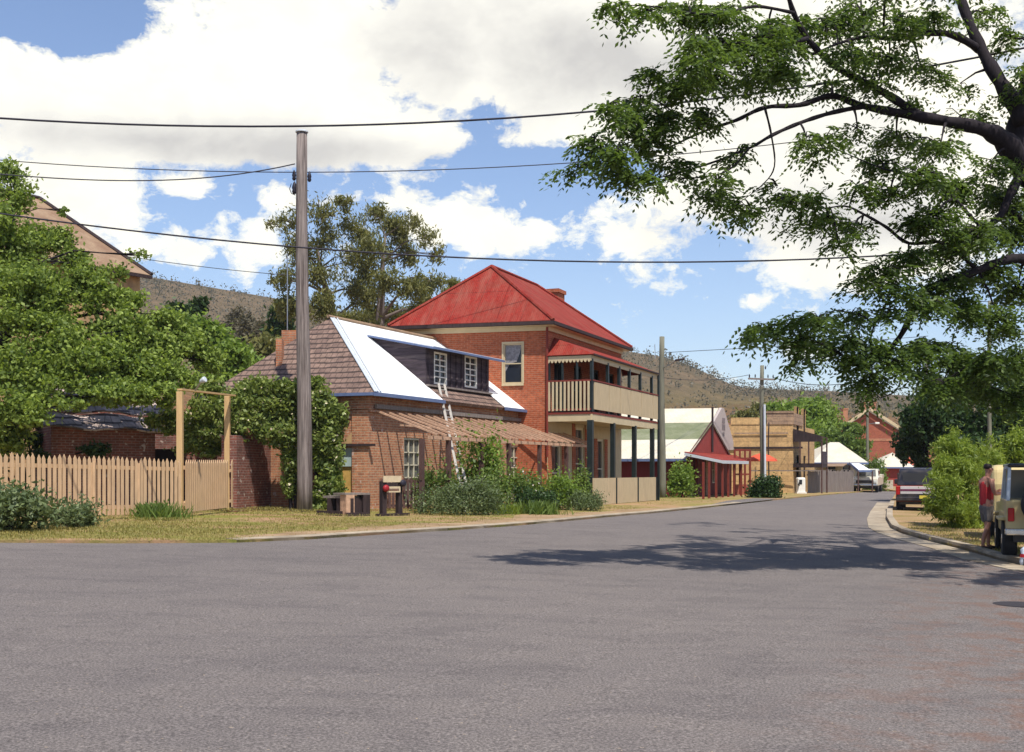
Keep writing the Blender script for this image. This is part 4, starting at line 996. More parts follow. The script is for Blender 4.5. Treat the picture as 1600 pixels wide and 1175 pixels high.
for dz in (0.24, 1.12):
    mb = MB(); u = Vector((0,0,1)); o_ = Vector((-ft.y, ft.x, 0))*0.04
    mb.beam(fa+o_+u*(0.0+ (ZY(ftop(-40),fa.y)-fa.z)*dz/1.35), fb+o_+u*((ZY(ftop(284),fb.y)-fb.z)*dz/1.35), 0.045, 0.09); mb.build('rail', M['fence_tan'], fence)
for k in (0.05, 0.53, 0.76):
    p = fa.lerp(fb, k); mb = MB(); mb.box((p.x, p.y+0.03, gz(p.x,p.y)+0.66), (0.11, 0.1, 1.3)); mb.build('post', M['fence_tan'], fence)
gate = thing('picket_gate', 'closed tan picket gate with a diagonal brace under the tall timber frame', 'gate', fb)
g0, g1 = G(289, 805.5), G(356, 797.5); gt_ = xy(g1-g0, 0).normalized(); n_ = 21
def gtop(p): return ZY(718.5, p.y)
for k in range(n_):
    p = g0.lerp(g1, (k+0.5)/n_); mb = MB(); picket(mb, p, gt_, 0.10, gz(p.x, p.y)+0.08, gtop(p)); mb.build('picket', M['fence_tan'], gate)
gi = Vector((gt_.y, -gt_.x, 0)); gi = gi if gi.x > 0 else -gi
for dz in (0.2, 0.86):
    mb = MB(); a_ = g0 - gi*0.03; b_ = g1 - gi*0.03; mb.beam(xy(a_, a_.z+(gtop(g0)-g0.z)*dz), xy(b_, b_.z+(gtop(g1)-g1.z)*dz), 0.04, 0.1); mb.build('rail', M['fence_tan'], gate)
mb = MB(); mb.beam(xy(g0-gi*0.05, g0.z+0.3), xy(g1-gi*0.05, gtop(g1)-0.3), 0.03, 0.08, up=gi); mb.build('diagonal_brace', M['fence_tan'], gate)
fe2 = thing('picket_fence', 'short run of tan pickets between the gate frame and the brick garden wall', 'fence', G(362, 797))
g2 = G(361, 797); 
for k in range(8):
    p = g2.lerp(fc, (k+0.5)/8); mb = MB(); picket(mb, p, gt_, 0.10, gz(p.x, p.y)+0.08, ZY(718, p.y)); mb.build('picket', M['fence_tan'], fe2)
for dz in (0.2, 0.86):
    mb = MB(); mb.beam(xy(g2-gi*0.03, g2.z+1.3*dz), xy(fc-gi*0.03, fc.z+1.3*dz), 0.04, 0.09); mb.build('rail', M['fence_tan'], fe2)
gf_ = thing('gate_frame', 'tall tan timber frame of two posts and a crossbeam over the picket gate', 'gate frame', fb)
q0, q1 = G(284.5, 806), G(358.5, 797)
for q_, ytop in ((q0, 612), (q1, 619)):
    q_ = q_ + Vector((0.0, 0.16, 0)) - gi*0.1; mb = MB(); z1_ = ZY(ytop, q_.y); mb.box((q_.x, q_.y, (q_.z+z1_)/2), (0.15, 0.15, z1_-q_.z)); mb.build('post', M['post_tan'], gf_, bevel=0.01)
mb = MB(); a_ = W(281, 608.5, q0.y+0.16); b_ = W(365, 618, q1.y+0.1); mb.beam(a_, b_, 0.14, 0.045); mb.build('crossbeam', M['post_tan'], gf_)
sp_ = thing('spotlight', 'small silver spotlight fixed on the crossbeam of the gate frame', 'lamp', W(306, 610, q0.y+0.4))
mb = MB(); mb.tube([W(305, 610, q0.y+0.3), W(311, 601, q0.y+0.2), W(316, 595, q0.y+0.1)], 0.025, 6); mb.build('bracket', M['steel'], sp_)
mb = MB(); mb.lathe(W(312, 597, q0.y+0.1), (0.8, -0.3, 0.35), [(0, 0.025), (0.04, 0.05), (0.14, 0.075), (0.18, 0.075), (0.18, 0.06)], 12); mb.build('lamp_head', M['roof_trim'], sp_, smooth=True)

# brick outhouse with a low split shingle roof behind the fence
sh = thing('brick_outhouse', 'low dark brick outhouse with sagging pale shingle roof behind the picket fence', 'shed', D(180, 34))
s0, s1 = D(80, 33.6), D(392, 36.5); st = xy(s1-s0, 0).normalized(); si = Vector((-st.y, st.x, 0))
zw = ZY(672, 34.5)
mb = MB(); hs_ = [(1.5, 2.2, 0.9, zw-0.25)]
wall(mb, s0, s1, 0.2, zw+0.12, si, [(2.9, 3.8, 0.6, zw-0.1)]); wall(mb, s0, s0+si*3, 0.2, zw+0.12, st); wall(mb, s0+si*3, s1+si*3, 0.2, zw+0.8, -si); wall(mb, s1, s1+si*3, 0.2, zw+0.12, -st)
mb.build('wall', M['brick_old'], sh)
mb = MB(); mb.frame(xy(s0+si*0.5+st*2.4, 0.3), st*2.0, si*0.05, Vector((0,0,2.0))); mb.build('door', M['interior'], sh)
mb = MB(); nn = 10; LT = (xy(s1,0)-xy(s0,0)).length
rows = []
for r_ in range(4):
    row = []
    for k in range(nn+1):
        p = xy(s0, 0) + st*(-0.3 + (LT-2.1)*k/nn) + si*(-0.4 + 0.85*r_)
        row.append(xy(p, ZY(676+3*math.sin(k*1.7), 34)*0 + zw - 0.02 + 0.52*r_ + 0.05*math.sin(k*1.3+r_) - 0.07*k/nn))
    rows.append(row)
for r_ in range(3):
    for k in range(nn):
        q_ = [rows[r_][k], rows[r_][k+1], rows[r_+1][k+1], rows[r_+1][k]]; up_ = Vector((0,0,0.04+0.05*(1-0.3*(k%2)))); 
        q_ = [q_[0]+up_, q_[1]+up_, q_[2], q_[3]]
        mb.slab(q_, 0.05)
mb.build('roof', M['shingle_pale'], sh)
# garden wall of old brick
gw = thing('garden_wall', 'rough old brick garden wall under the climber beside the picket gate', 'wall', G(415, 795))
w0, w1 = G(370, 797), G(447, 789.5); wt = xy(w1-w0, 0).normalized(); wn = Vector((-wt.y, wt.x, 0))
mb = MB(); n_ = 9
for k in range(n_):
    a_, b_ = w0.lerp(w1, k/n_), w0.lerp(w1, (k+1)/n_); za = ZY(680 + 5*math.sin(k*2.1), a_.y)
    mb.frame(xy(a_+wn*R.uniform(-0.008,0.008), a_.z-0.3), xy(b_-a_, 0), wn*0.45, Vector((0,0,za-a_.z+0.3)))
mb.build('brickwork', M['brick_old'], gw)
w2 = D(600, 40.5)
mb = MB(); mb.frame(xy(w1+wn*0.5, w1.z-0.3), xy(D(566, 36.3)-(w1+wn*0.5), 0), wn*0.3, Vector((0,0,1.9))); 
# tall old house behind the left tree
th_ = thing('gabled_stone_house', 'tall tan stone house with rusty iron roof rising behind the leafy left tree', 'house', D(60, 50))
e_r = W(226, 428, 52); e_l = W(-330, 404, 44); ez = e_r.z
h0 = xy(e_r, 0); h0 = Vector((e_r.x-0.3, e_r.y+0.3, 0)); hl = Vector((-22, 44, 0)); hd = (hl-h0).normalized(); hb = Vector((-hd.y, hd.x, 0)); hb = hb if hb.y > 0 else -hb
pk = W(48, 309, 53.5); pk2 = xy(pk + hd*6, pk.z)
hd = (hl-h0).normalized()
mb = MB(); wall(mb, h0, hl, 0, ez-0.05, hb, [(3.5,4.7,5.0,6.9),(7.5,8.7,5.0,6.9)]); wall(mb, h0, h0+hb*9, 0, ez-0.05, hd); wall(mb, h0+hb*9, hl+hb*9, 0, ez-0.05, -hb); mb.build('wall', M['render_tan'], th_)
plh = Plane(h0, hl, hb)
for hh in ((3.5,4.7,5.0,6.9),(7.5,8.7,5.0,6.9)): opening(th_, plh, hh, M['pale_frame'], M['glass'], 2, 2, name='window')
r0 = h0 - hb*0.35 - hd*0.35; pk_r = xy(h0 + hb*4.5 + hd*0.0, pk.z)
pkr = W(62, 311, h0.y+3.2)
mb = MB(); r1_ = hl - hb*0.35
mb.slab([xy(r0, ez), xy(r1_, ez), xy(pkr+hd*12, pkr.z), pkr], 0.08); mb.build('roof', M['roof_rust'], th_)
mb = MB(); rb = h0 + hb*9.3 - hd*0.35
mb.slab([xy(r0, ez), xy(rb, ez), pkr], 0.08); mb.slab([xy(rb, ez), xy(rb + hd*14, ez), xy(pkr+hd*12, pkr.z), pkr], 0.08); mb.build('roof', M['roof_rust'], th_)
mb = MB(); mb.tube([xy(r0, ez+0.04), pkr+Vector((0,0,0.05))], 0.09, 6); mb.tube([pkr+Vector((0,0,0.05)), xy(pkr+hd*12, pkr.z+0.05)], 0.09, 6); mb.build('ridge_capping', M['dark_wood'], th_)
mb = MB(); mb.beam(xy(r0, ez-0.1), xy(r1_, ez-0.1), 0.12, 0.12); mb.build('gutter', M['dark_wood'], th_)

# bench, sign stand, little garden fence in front of the cottage
def lb(name, mb, mat, par): return mb.build(name, mat, par)
bn = thing('timber_bench', 'low weathered timber bench left of the sign stand', 'bench', G(527, 804))
a_, b_ = G(501, 804), G(541, 806.5); bt = xy(b_-a_, 0).normalized(); bi = Vector((-bt.y, bt.x, 0))
mb = MB(); mb.frame(xy(a_+bt*0.08, ZY(778, a_.y)), bt*((b_-a_).length), bi*0.5, (0,0,0.06)); mb.build('seat', M['grey_wood'], bn)
for f_ in (0.25, 0.62, 1.05):
    mb = MB(); p = a_.lerp(b_, f_); mb.frame(xy(p, p.z), bt*0.13, bi*0.45, (0,0,ZY(778, a_.y)-p.z)); mb.build('leg', M['dark_wood'], bn)
mb = MB(); mb.frame(xy(a_-bt*0.08-bi*0.08, a_.z-0.02), bt*((b_-a_).length+0.2), bi*0.12, (0,0,0.13)); mb.build('stretcher', M['dark_wood'], bn)
cr = thing('timber_table', 'small square timber table with thick log legs right of the low bench', 'table', G(560, 806))
a_, b_ = G(541, 807), G(577, 806.5); bt = xy(b_-a_, 0).normalized(); bi = Vector((-bt.y, bt.x, 0)); LL = (b_-a_).length; zt_b = ZY(770.5, a_.y)
mb = MB(); mb.frame(xy(a_-bt*0.03, zt_b-0.05), bt*(LL+0.06), bi*0.6, (0,0,0.05)); mb.build('table_top', M['grey_wood'], cr)
for f_, w_ in ((0.0, 0.26), (0.74, 0.22)):
    mb = MB(); p = a_.lerp(b_, f_); mb.frame(xy(p, p.z), bt*w_, bi*0.3, (0,0,zt_b-0.05-p.z)); mb.build('leg', M['rafter'] if f_ == 0 else M['dark_wood'], cr)
mb = MB(); mb.frame(xy(a_-bi*0.03, a_.z-0.02), bt*LL, bi*0.1, (0,0,0.12)); mb.build('stretcher', M['dark_wood'], cr)
ss = thing('sign_stand', 'dark timber stand holding two pale boards before the small picket fence', 'sign', G(613, 806))
a_, b_ = G(601, 807), G(626, 806.5); bt = xy(b_-a_, 0).normalized(); bi = Vector((-bt.y, bt.x, 0))
for p in (a_, b_):
    mb = MB(); mb.frame(xy(p-bt*0.07, p.z), bt*0.14, bi*0.14, (0,0,ZY(752, p.y)-p.z)); mb.build('post', M['dark_wood'], ss)
mb = MB(); mb.frame(xy(a_-bt*0.3-bi*0.1, a_.z-0.01), bt*1.1, bi*0.12, (0,0,0.09)); mb.build('foot_rail', M['dark_wood'], ss)
M['sign_board'] = plain('pale_sign_board', (0.5,0.4,0.26), 0.7, 0.15)
mb = MB(); mb.frame(xy(a_-bt*0.06-bi*0.03, ZY(753.5, a_.y)), bt*0.62, bi*0.03, (0,0.02,0.17)); mb.build('board', M['sign_board'], ss)
mb = MB(); mb.frame(xy(a_+bt*0.05-bi*0.05, ZY(769.5, a_.y)), bt*0.46, bi*0.03, (0,0.02,0.16)); mb.build('board', M['sign_board'], ss)
mb = MB(); mb.frame(xy(a_+bt*0.08-bi*0.055, ZY(766.5, a_.y)), bt*0.38, bi*0.004, (0,0,0.02)); mb.frame(xy(a_+bt*0.08-bi*0.055, ZY(764.3, a_.y)), bt*0.38, bi*0.004, (0,0,0.015)); mb.build('lettering', M['brick_old'], ss)
mb = MB(); mb.lathe(xy(a_-bi*0.06, ZY(763, a_.y)), -bi, [(-0.05,0.08),(0.0,0.1),(0.05,0.08),(0.06,0.03)], 14); mb.build('red_disc', plain('red_paint_disc', (0.28,0.015,0.02), 0.5, 0.1), ss, smooth=True)
mb = MB(); mb.lathe(xy(b_+bt*0.03-bi*0.06, ZY(755, b_.y)), -bi, [(-0.03,0.08),(0.0,0.1),(0.05,0.08),(0.06,0.03)], 14); mb.build('round_weight', M['wire'], ss, smooth=True)
mb = MB(); mb.frame(xy(a_-bi*0.02+bt*0.05, ZY(762, a_.y)), bt*0.4, bi*0.08, (0,0,0.13)); mb.build('mounting_block', M['dark_wood'], ss)
pf = thing('picket_fence', 'low dark weathered picket fence across the front of the cottage verandah', 'fence', G(618, 800))
a_, b_ = D(583, 35.5), D(657, 35.8); b_ = along(xy(a_,0), Vector((0.97, 0.2, 0)).normalized(), 657); b_.z = gz(b_.x, b_.y); bt = xy(b_-a_, 0).normalized()
for k in range(13):
    p = a_.lerp(b_, (k+0.5)/13); mb = MB(); picket(mb, p, bt, 0.075, gz(p.x, p.y)+0.08, ZY(746, p.y)+R.uniform(-0.03,0.03)); mb.build('picket', M['post_brown'], pf)
for z_ in (752, 790):
    mb = MB(); mb.beam(xy(a_+Vector((0,0.04,0)), ZY(z_, a_.y)), xy(b_+Vector((0,0.04,0)), ZY(z_, b_.y)), 0.04, 0.07); mb.build('rail', M['post_brown'], pf)
for p in (a_, b_):
    mb = MB(); mb.box((p.x, p.y, (p.z+ZY(745, p.y))/2), (0.14, 0.14, ZY(745, p.y)-p.z)); mb.build('post', M['dark_wood'], pf)

# ================================================================ RIGHT SIDE: shop, stone store, houses
def gab(px, py, Y): return W(px, py, Y)
# the red shop: near gabled block facing the street
shop = thing('red_timber_shop', 'red walled shop with patched white and green iron roof and pointed street gable', 'shop', D(1090, 62))
Sc = D(1072, 60.0); Sc.z = 0                                  # near street corner
Se = along(Sc, SD, 1136)                                      # far street corner
Sm = (Sc+Se)/2; sback = Vector((-0.975, 0.22, 0)).normalized(); Ls = 17
ze = ZY(715, Sc.y); zr_ = ZY(661, Sm.y)
Sm = along(Sc, SD, 1110.5)
zr_ = ZY(661, Sm.y); Se = Sm + (Sm-Sc)
mb = MB(); wall(mb, Sc, Sc+sback*Ls, -0.3, ze, Vector((-sback.y, sback.x, 0))*(-1)); wall(mb, Sc, Se, -0.3, ze, sback, [(1.6,2.6,0.3,2.6),(4.2,5.2,0.3,2.6),(6.2,7.2,1.0,2.5)])
mb.build('wall', M['red_wall'], shop)
plc = Plane(Sc, Se, sback)
for hh in ((1.6,2.6,0.3,2.6),(4.2,5.2,0.3,2.6)): opening(shop, plc, hh, M['red_gable'], M['glass'], 1, 2, name='door')
opening(shop, plc, (6.2,7.2,1.0,2.5), M['pale_frame'], M['glass'], 2, 2)
mb = MB(); mb.poly([xy(Sc+SN*0.01, ze), xy(Se+SN*0.01, ze), xy(Sm+SN*0.01, zr_)]); mb.poly([xy(Sc-SN*0.1, ze), xy(Sm-SN*0.1, zr_), xy(Se-SN*0.1, ze)]); mb.build('gable', M['red_gable'], shop)
mb = MB(); mb.beam(xy(Sc+SN*0.05, ze), xy(Sm+SN*0.05, zr_+0.05), 0.05, 0.14); mb.beam(xy(Sm+SN*0.05, zr_+0.05), xy(Se+SN*0.05, ze), 0.05, 0.14); mb.build('barge_board', M['post_brown'], shop)
nslo = Vector((0,0,0))
ea, eb = xy(Sc-SD*0.35+SN*0.1, ze-0.05), xy(Sc-SD*0.35+sback*Ls, ze-0.05)
ra, rb_ = xy(Sm+SN*0.1, zr_+0.03), xy(Sm+sback*Ls, zr_+0.03)
fm = 0.52
mb = MB(); mb.slab([ea, eb, eb.lerp(rb_, fm-0.08), ea.lerp(ra, fm)], 0.05); mb.build('lower_roof_sheets', M['roof_cream'], shop)
mb = MB(); mb.slab([ea.lerp(ra, fm), eb.lerp(rb_, fm-0.08), rb_, ra], 0.05); ub = xy(Se+SD*0.35, ze-0.05); mb.slab([ra, rb_, ub+sback*Ls, ub], 0.05); mb.build('green_roof_sheets', M['roof_green'], shop)
mb = MB(); mb.beam(ea-Vector((0,0,0.08)), eb-Vector((0,0,0.08)), 0.14, 0.12); mb.build('gutter', M['blue_trim'], shop)
# street awning
aw0, aw1 = Sc+SN*2.0-SD*0.6, along(Sc+SN*2.0, SD, 1169)
za = ZY(720, Sc.y); zb2 = ZY(706, Sc.y)
awi0, awi1 = Sc-SD*0.6+SN*0.06, along(Sc, SD, 1150)
mb = MB(); mb.slab([xy(aw0, za), xy(aw1, za+0.02), xy(awi1, zb2), xy(awi0, zb2)], 0.05); mb.build('awning_roof', M['roof_red'], shop)
mb = MB(); mb.beam(xy(aw0, za-0.07), xy(aw1, za-0.05), 0.06, 0.16); mb.beam(xy(aw0, za-0.07), xy(awi0, zb2-0.12), 0.05, 0.14); mb.build('awning_fascia', M['roof_trim'], shop)
for px in (1099, 1108, 1119, 1129, 1138, 1147, 1158):
    b = along(Sc+SN*1.9, SD, px); mb = MB(); mb.beam(xy(b, gz(b.x, b.y)), xy(b, za-0.1), 0.1, 0.1, up=SN); mb.build('awning_post', M['red_post'], shop)
mb = MB(); b = along(Sc+SN*0.1, SD, 1104); mb.beam(xy(b, 0.2), xy(b, za+0.1), 0.75, 0.1, up=SN); mb.build('pale_pilaster', M['stone_grey'], shop)
# taller hall behind it
hall = thing('gabled_hall', 'taller hall behind the red shop with white roof and pale lettered gable parapet', 'hall', D(1110, 68))
Hc = Sc + sback*1.5 + SD*2.6; hpk = along(Sm + SD*1.0, SD, 1128); 
Hm = along(Sc-SN*0.15, SD, 1128); Ha = along(Sc-SN*0.15, SD, 1113); Hb = Hm + (Hm-Ha)*1.05
zp = ZY(637, Hm.y); zq = ZY(697, Ha.y)
hn = SN*0.12
def par(p, z, o): return xy(p + SN*o, z)
Hb2 = along(Sc-SN*0.15, SD, 1146)
mb = MB(); fr_ = [par(Ha, ZY(664, Ha.y), 0), par(Hm, zp, 0), par(Hm+SD*0.6, zp, 0), par(Hb2, ZY(690, Hb2.y), 0), par(Hb2, ZY(703, Hb2.y), 0), par(Ha, ZY(703, Ha.y), 0)]
mb.add(fr_ + [q-SN*0.15 for q in fr_], [[0,5,4,3,2,1],[6,7,8,9,10,11]] + [[i,(i+1)%6,(i+1)%6+6,i+6] for i in range(6)]); mb.build('gable_parapet', plain('pale_grey_pink_board', (0.42,0.36,0.33), 0.8, 0.12), hall)
mb = MB()
for (zc, hh_, ww) in ((0.30, 0.30, 0.5), (0.46, 0.34, 0.6), (0.62, 0.22, 0.28)):
    c = along(Sc-SN*0.14, SD, 1130.5); z_ = zp + (ZY(703, Hm.y)-zp)*zc
    for kk_ in (-1, 0, 1):
        mb.frame(xy(c+SD*(kk_*ww*0.55-0.1), z_-hh_/2), SD*0.2, SN*0.012, (0,0,hh_))
mb.build('faded_lettering', plain('faded_letter_paint', (0.2,0.17,0.17), 0.9, 0.3), hall)
zl = ZY(657, Hm.y)
tA = xy(Hm-SN*0.2, zp-0.02); 
mb = MB(); dn_ = -SD*2.2; mb.slab([tA, tA+sback*17, tA+sback*17+dn_+Vector((0,0,-1.0)), tA+dn_+Vector((0,0,-1.0))], 0.05); mb.slab([tA, tA+sback*17, tA+sback*17+SD*5+Vector((0,0,-2.5)), tA+SD*5+Vector((0,0,-2.5))], 0.05); mb.build('roof', M['roof_cream'], hall)
a_ = tA+dn_+Vector((0,0,-1.05)); mb = MB(); mb.frame(a_-Vector((0,0,2.6)), sback*17, SD*4.5, (0,0,2.5)); mb.build('wall', M['red_wall'], hall)
mb = MB(); mb.beam(a_, a_+sback*17, 0.1, 0.12); mb.build('gutter', M['blue_trim'], hall)
mb = MB(); c = Sm+SN*0.1; mb.tube([xy(c, zr_-1.6), xy(c, ZY(636, c.y))], 0.06, 6); tag(mb.build('flue_pipe', M['dark_wood'], hall))
# red sunshade on the stone store corner
sun_ = thing('red_umbrella', 'small orange red umbrella against the sandstone wall behind the hedge', 'umbrella', D(1190, 70.5))
c = W(1190, 719.5, 70.4); mb = MB(); mb.lathe(c+Vector((0,0,-0.05)), (0,0,1), [(0,0.95),(0.12,0.9),(0.35,0.5),(0.5,0.05)], 10); mb.build('canopy', plain('orange_red_canvas', (0.6,0.09,0.04), 0.7, 0.1), sun_)
mb = MB(); mb.tube([xy(c, gz(c.x,c.y)), xy(c, c.z+0.1)], 0.03, 6); mb.build('stem', M['steel'], sun_)
# lattice frame between shop and store
tr = thing('timber_trellis', 'open dark red timber trellis frame right of the shop awning', 'trellis', D(1155, 70))
t0 = along(Sc+SN*1.0, SD, 1148); t1 = Vector((t0.x+1.25, t0.y+0.3, 0)); t1 = D(1172, t0.y+0.6)
zt1 = ZY(703, t0.y)
for k in range(4):
    p = xy(t0).lerp(xy(t1), k/3); mb = MB(); mb.beam(xy(p, gz(p.x,p.y)), xy(p, zt1), 0.1, 0.1, up=(0,1,0)); mb.build('upright', M['red_post'], tr)
for z_ in (703, 716, 741):
    mb = MB(); mb.beam(xy(t0, ZY(z_, t0.y)), xy(t1, ZY(z_, t0.y)), 0.07, 0.09); mb.build('rail', M['red_post'], tr)
mb = MB(); mb.frame(xy(t0, 0), xy(t1-t0, 0)*1.05, (0,0.2,0), (0,0,ZY(757, t0.y))); mb.build('low_wall', M['brick_far'], tr)

# sandstone store
st_ = thing('sandstone_store', 'old two storey sandstone store with stepped parapet and dark street verandah', 'building', D(1240, 75))
SD_ = SD; SN_ = SN
T0 = D(1239, 74.0); T0.z = 0; T1 = T0 + SD*10; tb = Vector((-0.985, 0.17, 0)).normalized(); T3 = along(T0, tb, 1132)
zA = ZY(663, T0.y); 
mb = MB(); ti = Vector((tb.y, -tb.x, 0)); ti = ti if ti.y > 0 else -ti
plT = Plane(T0, T3, ti)
holes = [plT.rect(1233, 724, 1238, 731)]
wall(mb, T0, T3, -0.3, zA, ti); wall(mb, T0, T1, -0.3, zA, -SN, [(1.5,2.6,0.3,2.7),(4.6,5.7,0.3,2.7),(1.5,2.6,3.9,5.8),(4.6,5.7,3.9,5.8)])
mb.build('wall', M['stone'], st_)
plt2 = Plane(T0, T1, -SN)
for hh in ((1.5,2.6,3.9,5.8),(4.6,5.7,3.9,5.8)): opening(st_, plt2, hh, M['dark_wood'], M['glass'], 1, 2, name='window')
for hh in ((1.5,2.6,0.3,2.7),(4.6,5.7,0.3,2.7)): opening(st_, plt2, hh, M['dark_wood'], M['glass'], 1, 2, name='door')
pp0, pp1 = plT.rect(1198, 646, 1235, 663)[:2]
mb = MB(); mb.frame(plT.at(0.0, zA, 0.05), plT.t*pp1, ti*0.5, (0,0,ZY(645, T0.y)-zA)); mb.build('parapet', M['stone_grey'], st_)
mb = MB(); mb.frame(plT.at(-0.06, ZY(645, T0.y), 0.1), plT.t*(pp1+0.1), ti*0.6, (0,0,0.12)); mb.build('coping', M['stone_grey'], st_)
pq = T0 + SD*4; mb = MB(); mb.frame(xy(T0+SN*0.06, zA), SD*(pq-T0).length, -SN*0.5, (0,0,ZY(645, T0.y)-zA)); mb.build('parapet', M['stone_grey'], st_)
mb = MB(); mb.frame(plT.at(plT.L-0.4, zA, 0.04), -plT.t*(plT.L*0.42), ti*0.5, (0,0,ZY(652, T0.y)-zA)); mb.build('parapet', M['stone'], st_)
mb = MB(); mb.frame(plT.at(0.3, ZY(678, T0.y), 0.08), plT.t*3.3, ti*-0.02, (0,0,0.1)); mb.build('cornice', M['stone_grey'], st_)
mb = MB(); mb.frame(plT.at(plT.L-0.2, ZY(701, T0.y), 0.05), -plT.t*4.6, ti*-0.02, (0,0,0.12)); mb.build('ledge', M['dark_wood'], st_)
# street verandah
vv0, vv1 = T0+SN*1.75, T0+SN*1.75+SD*2.6
zv0, zv1 = ZY(671, T0.y), ZY(683, vv0.y)
zv1 = ZY(682, vv0.y)
mb = MB(); mb.slab([xy(vv0, zv1), xy(vv1, zv1), xy(T0+SD*2.6+SN*0.06, zv0), xy(T0+SN*0.06, zv0)], 0.06); mb.build('verandah_roof', M['post_brown'], st_)
mb = MB(); pz_ = [xy(T0-SD*0.05+SN*0.02, zv0+0.04), xy(vv0-SD*0.05, zv1+0.04), xy(vv0-SD*0.05, zv1-0.32), xy(T0-SD*0.05+SN*0.02, zv1-0.32)]; mb.add(pz_+[q+SD*0.04 for q in pz_], [[0,1,2,3],[7,6,5,4],[0,4,5,1],[1,5,6,2],[2,6,7,3],[3,7,4,0]]); mb.build('verandah_end', M['dark_wood'], st_)
zfl2 = ZY(724, T0.y)
for f_ in (0.02, 0.98):
    p = vv0.lerp(vv1, f_); mb = MB(); mb.beam(xy(p, gz(p.x, p.y)), xy(p, zv1), 0.09, 0.09, up=SN); mb.build('verandah_post', M['post_brown'], st_)
for f_ in (0.25, 0.55):
    p = T0.lerp(vv0, f_); mb = MB(); mb.beam(xy(p, zfl2), xy(p, zv1+0.15), 0.08, 0.08, up=SN); mb.build('verandah_post', M['post_brown'], st_)
mb = MB(); mb.frame(xy(T0+SN*0.02, zfl2-0.25), SD*2.6, SN*1.75, (0,0,0.25)); mb.build('balcony_floor', M['dark_wood'], st_)
mb = MB(); mb.beam(xy(vv0, zfl2+0.35), xy(vv1, zfl2+0.35), 0.06, 0.8); mb.build('balcony_front', M['cheek'], st_)
# ground floor rail and lattice
mb = MB(); p0, p1 = T0+tb*2.6-ti*0.3, T0+SN*1.7-ti*0.2; mb.beam(xy(p0, 1.7), xy(p1, 1.7), 0.06, 0.06); mb.build('hand_rail', M['grey_wood'], st_)
SD, SN = SD_, SN_
# fuel pump
fp = thing('fuel_pump', 'old white fuel pump on the verge in front of the sandstone store', 'fuel pump', G(1251, 771.5))
b = Vector(fp.location); hgt_ = ZY(746, b.y)-b.z
mb = MB(); mb.frame((b.x-0.25, b.y-0.25, b.z), (0.5,0,0), (0,0.5,0), (0,0,hgt_)); mb.build('cabinet', M['white_paint'], fp, bevel=0.08)
mb = MB(); mb.frame((b.x-0.3, b.y-0.3, b.z), (0.6,0,0), (0,0.64,0), (0,0,0.12)); mb.build('base', M['white_paint'], fp)
mb = MB(); mb.tube([Vector((b.x-0.1, b.y-0.31, b.z+hgt_-0.25)), Vector((b.x-0.22, b.y-0.36, b.z+hgt_*0.55)), Vector((b.x-0.15, b.y-0.33, b.z+0.5))], [0.06,0.05,0.03], 6); mb.build('hose', M['tyre'], fp)
mb = MB(); mb.frame((b.x-0.15, b.y-0.262, b.z+hgt_-0.42), (0.18,0,0), (0,0.008,0), (0,0,0.28)); mb.build('dial', M['glass'], fp)
# grey paling fence
pl_ = thing('paling_fence', 'tall grey weathered paling fence between the sandstone store and the white pickup', 'fence', D(1305, 80))
a_, b_ = G(1284, 772), G(1334, 769.0); dd_ = xy(b_-a_, 0); zt9 = 735
a_ = D(1262, a_.y+1.5); 
for k in range(34):
    p = a_.lerp(b_, (k+0.5)/34); t_ = xy(b_-a_, 0).normalized(); mb = MB(); w_ = xy(b_-a_, 0).length/34*0.9
    z1_ = ZY(735, p.y)+R.uniform(-0.08, 0.06); q_ = xy(p-t_*w_/2, gz(p.x, p.y)); mb.frame(q_, t_*w_, (0,0.03,0), (0,0,z1_-q_.z)); mb.build('paling', M['grey_wood'], pl_)
mb = MB(); mb.beam(xy(a_+Vector((0,0.08,0)), ZY(742, a_.y)), xy(b_+Vector((0,0.08,0)), ZY(742, b_.y)), 0.06, 0.1); mb.build('rail', M['grey_wood'], pl_)

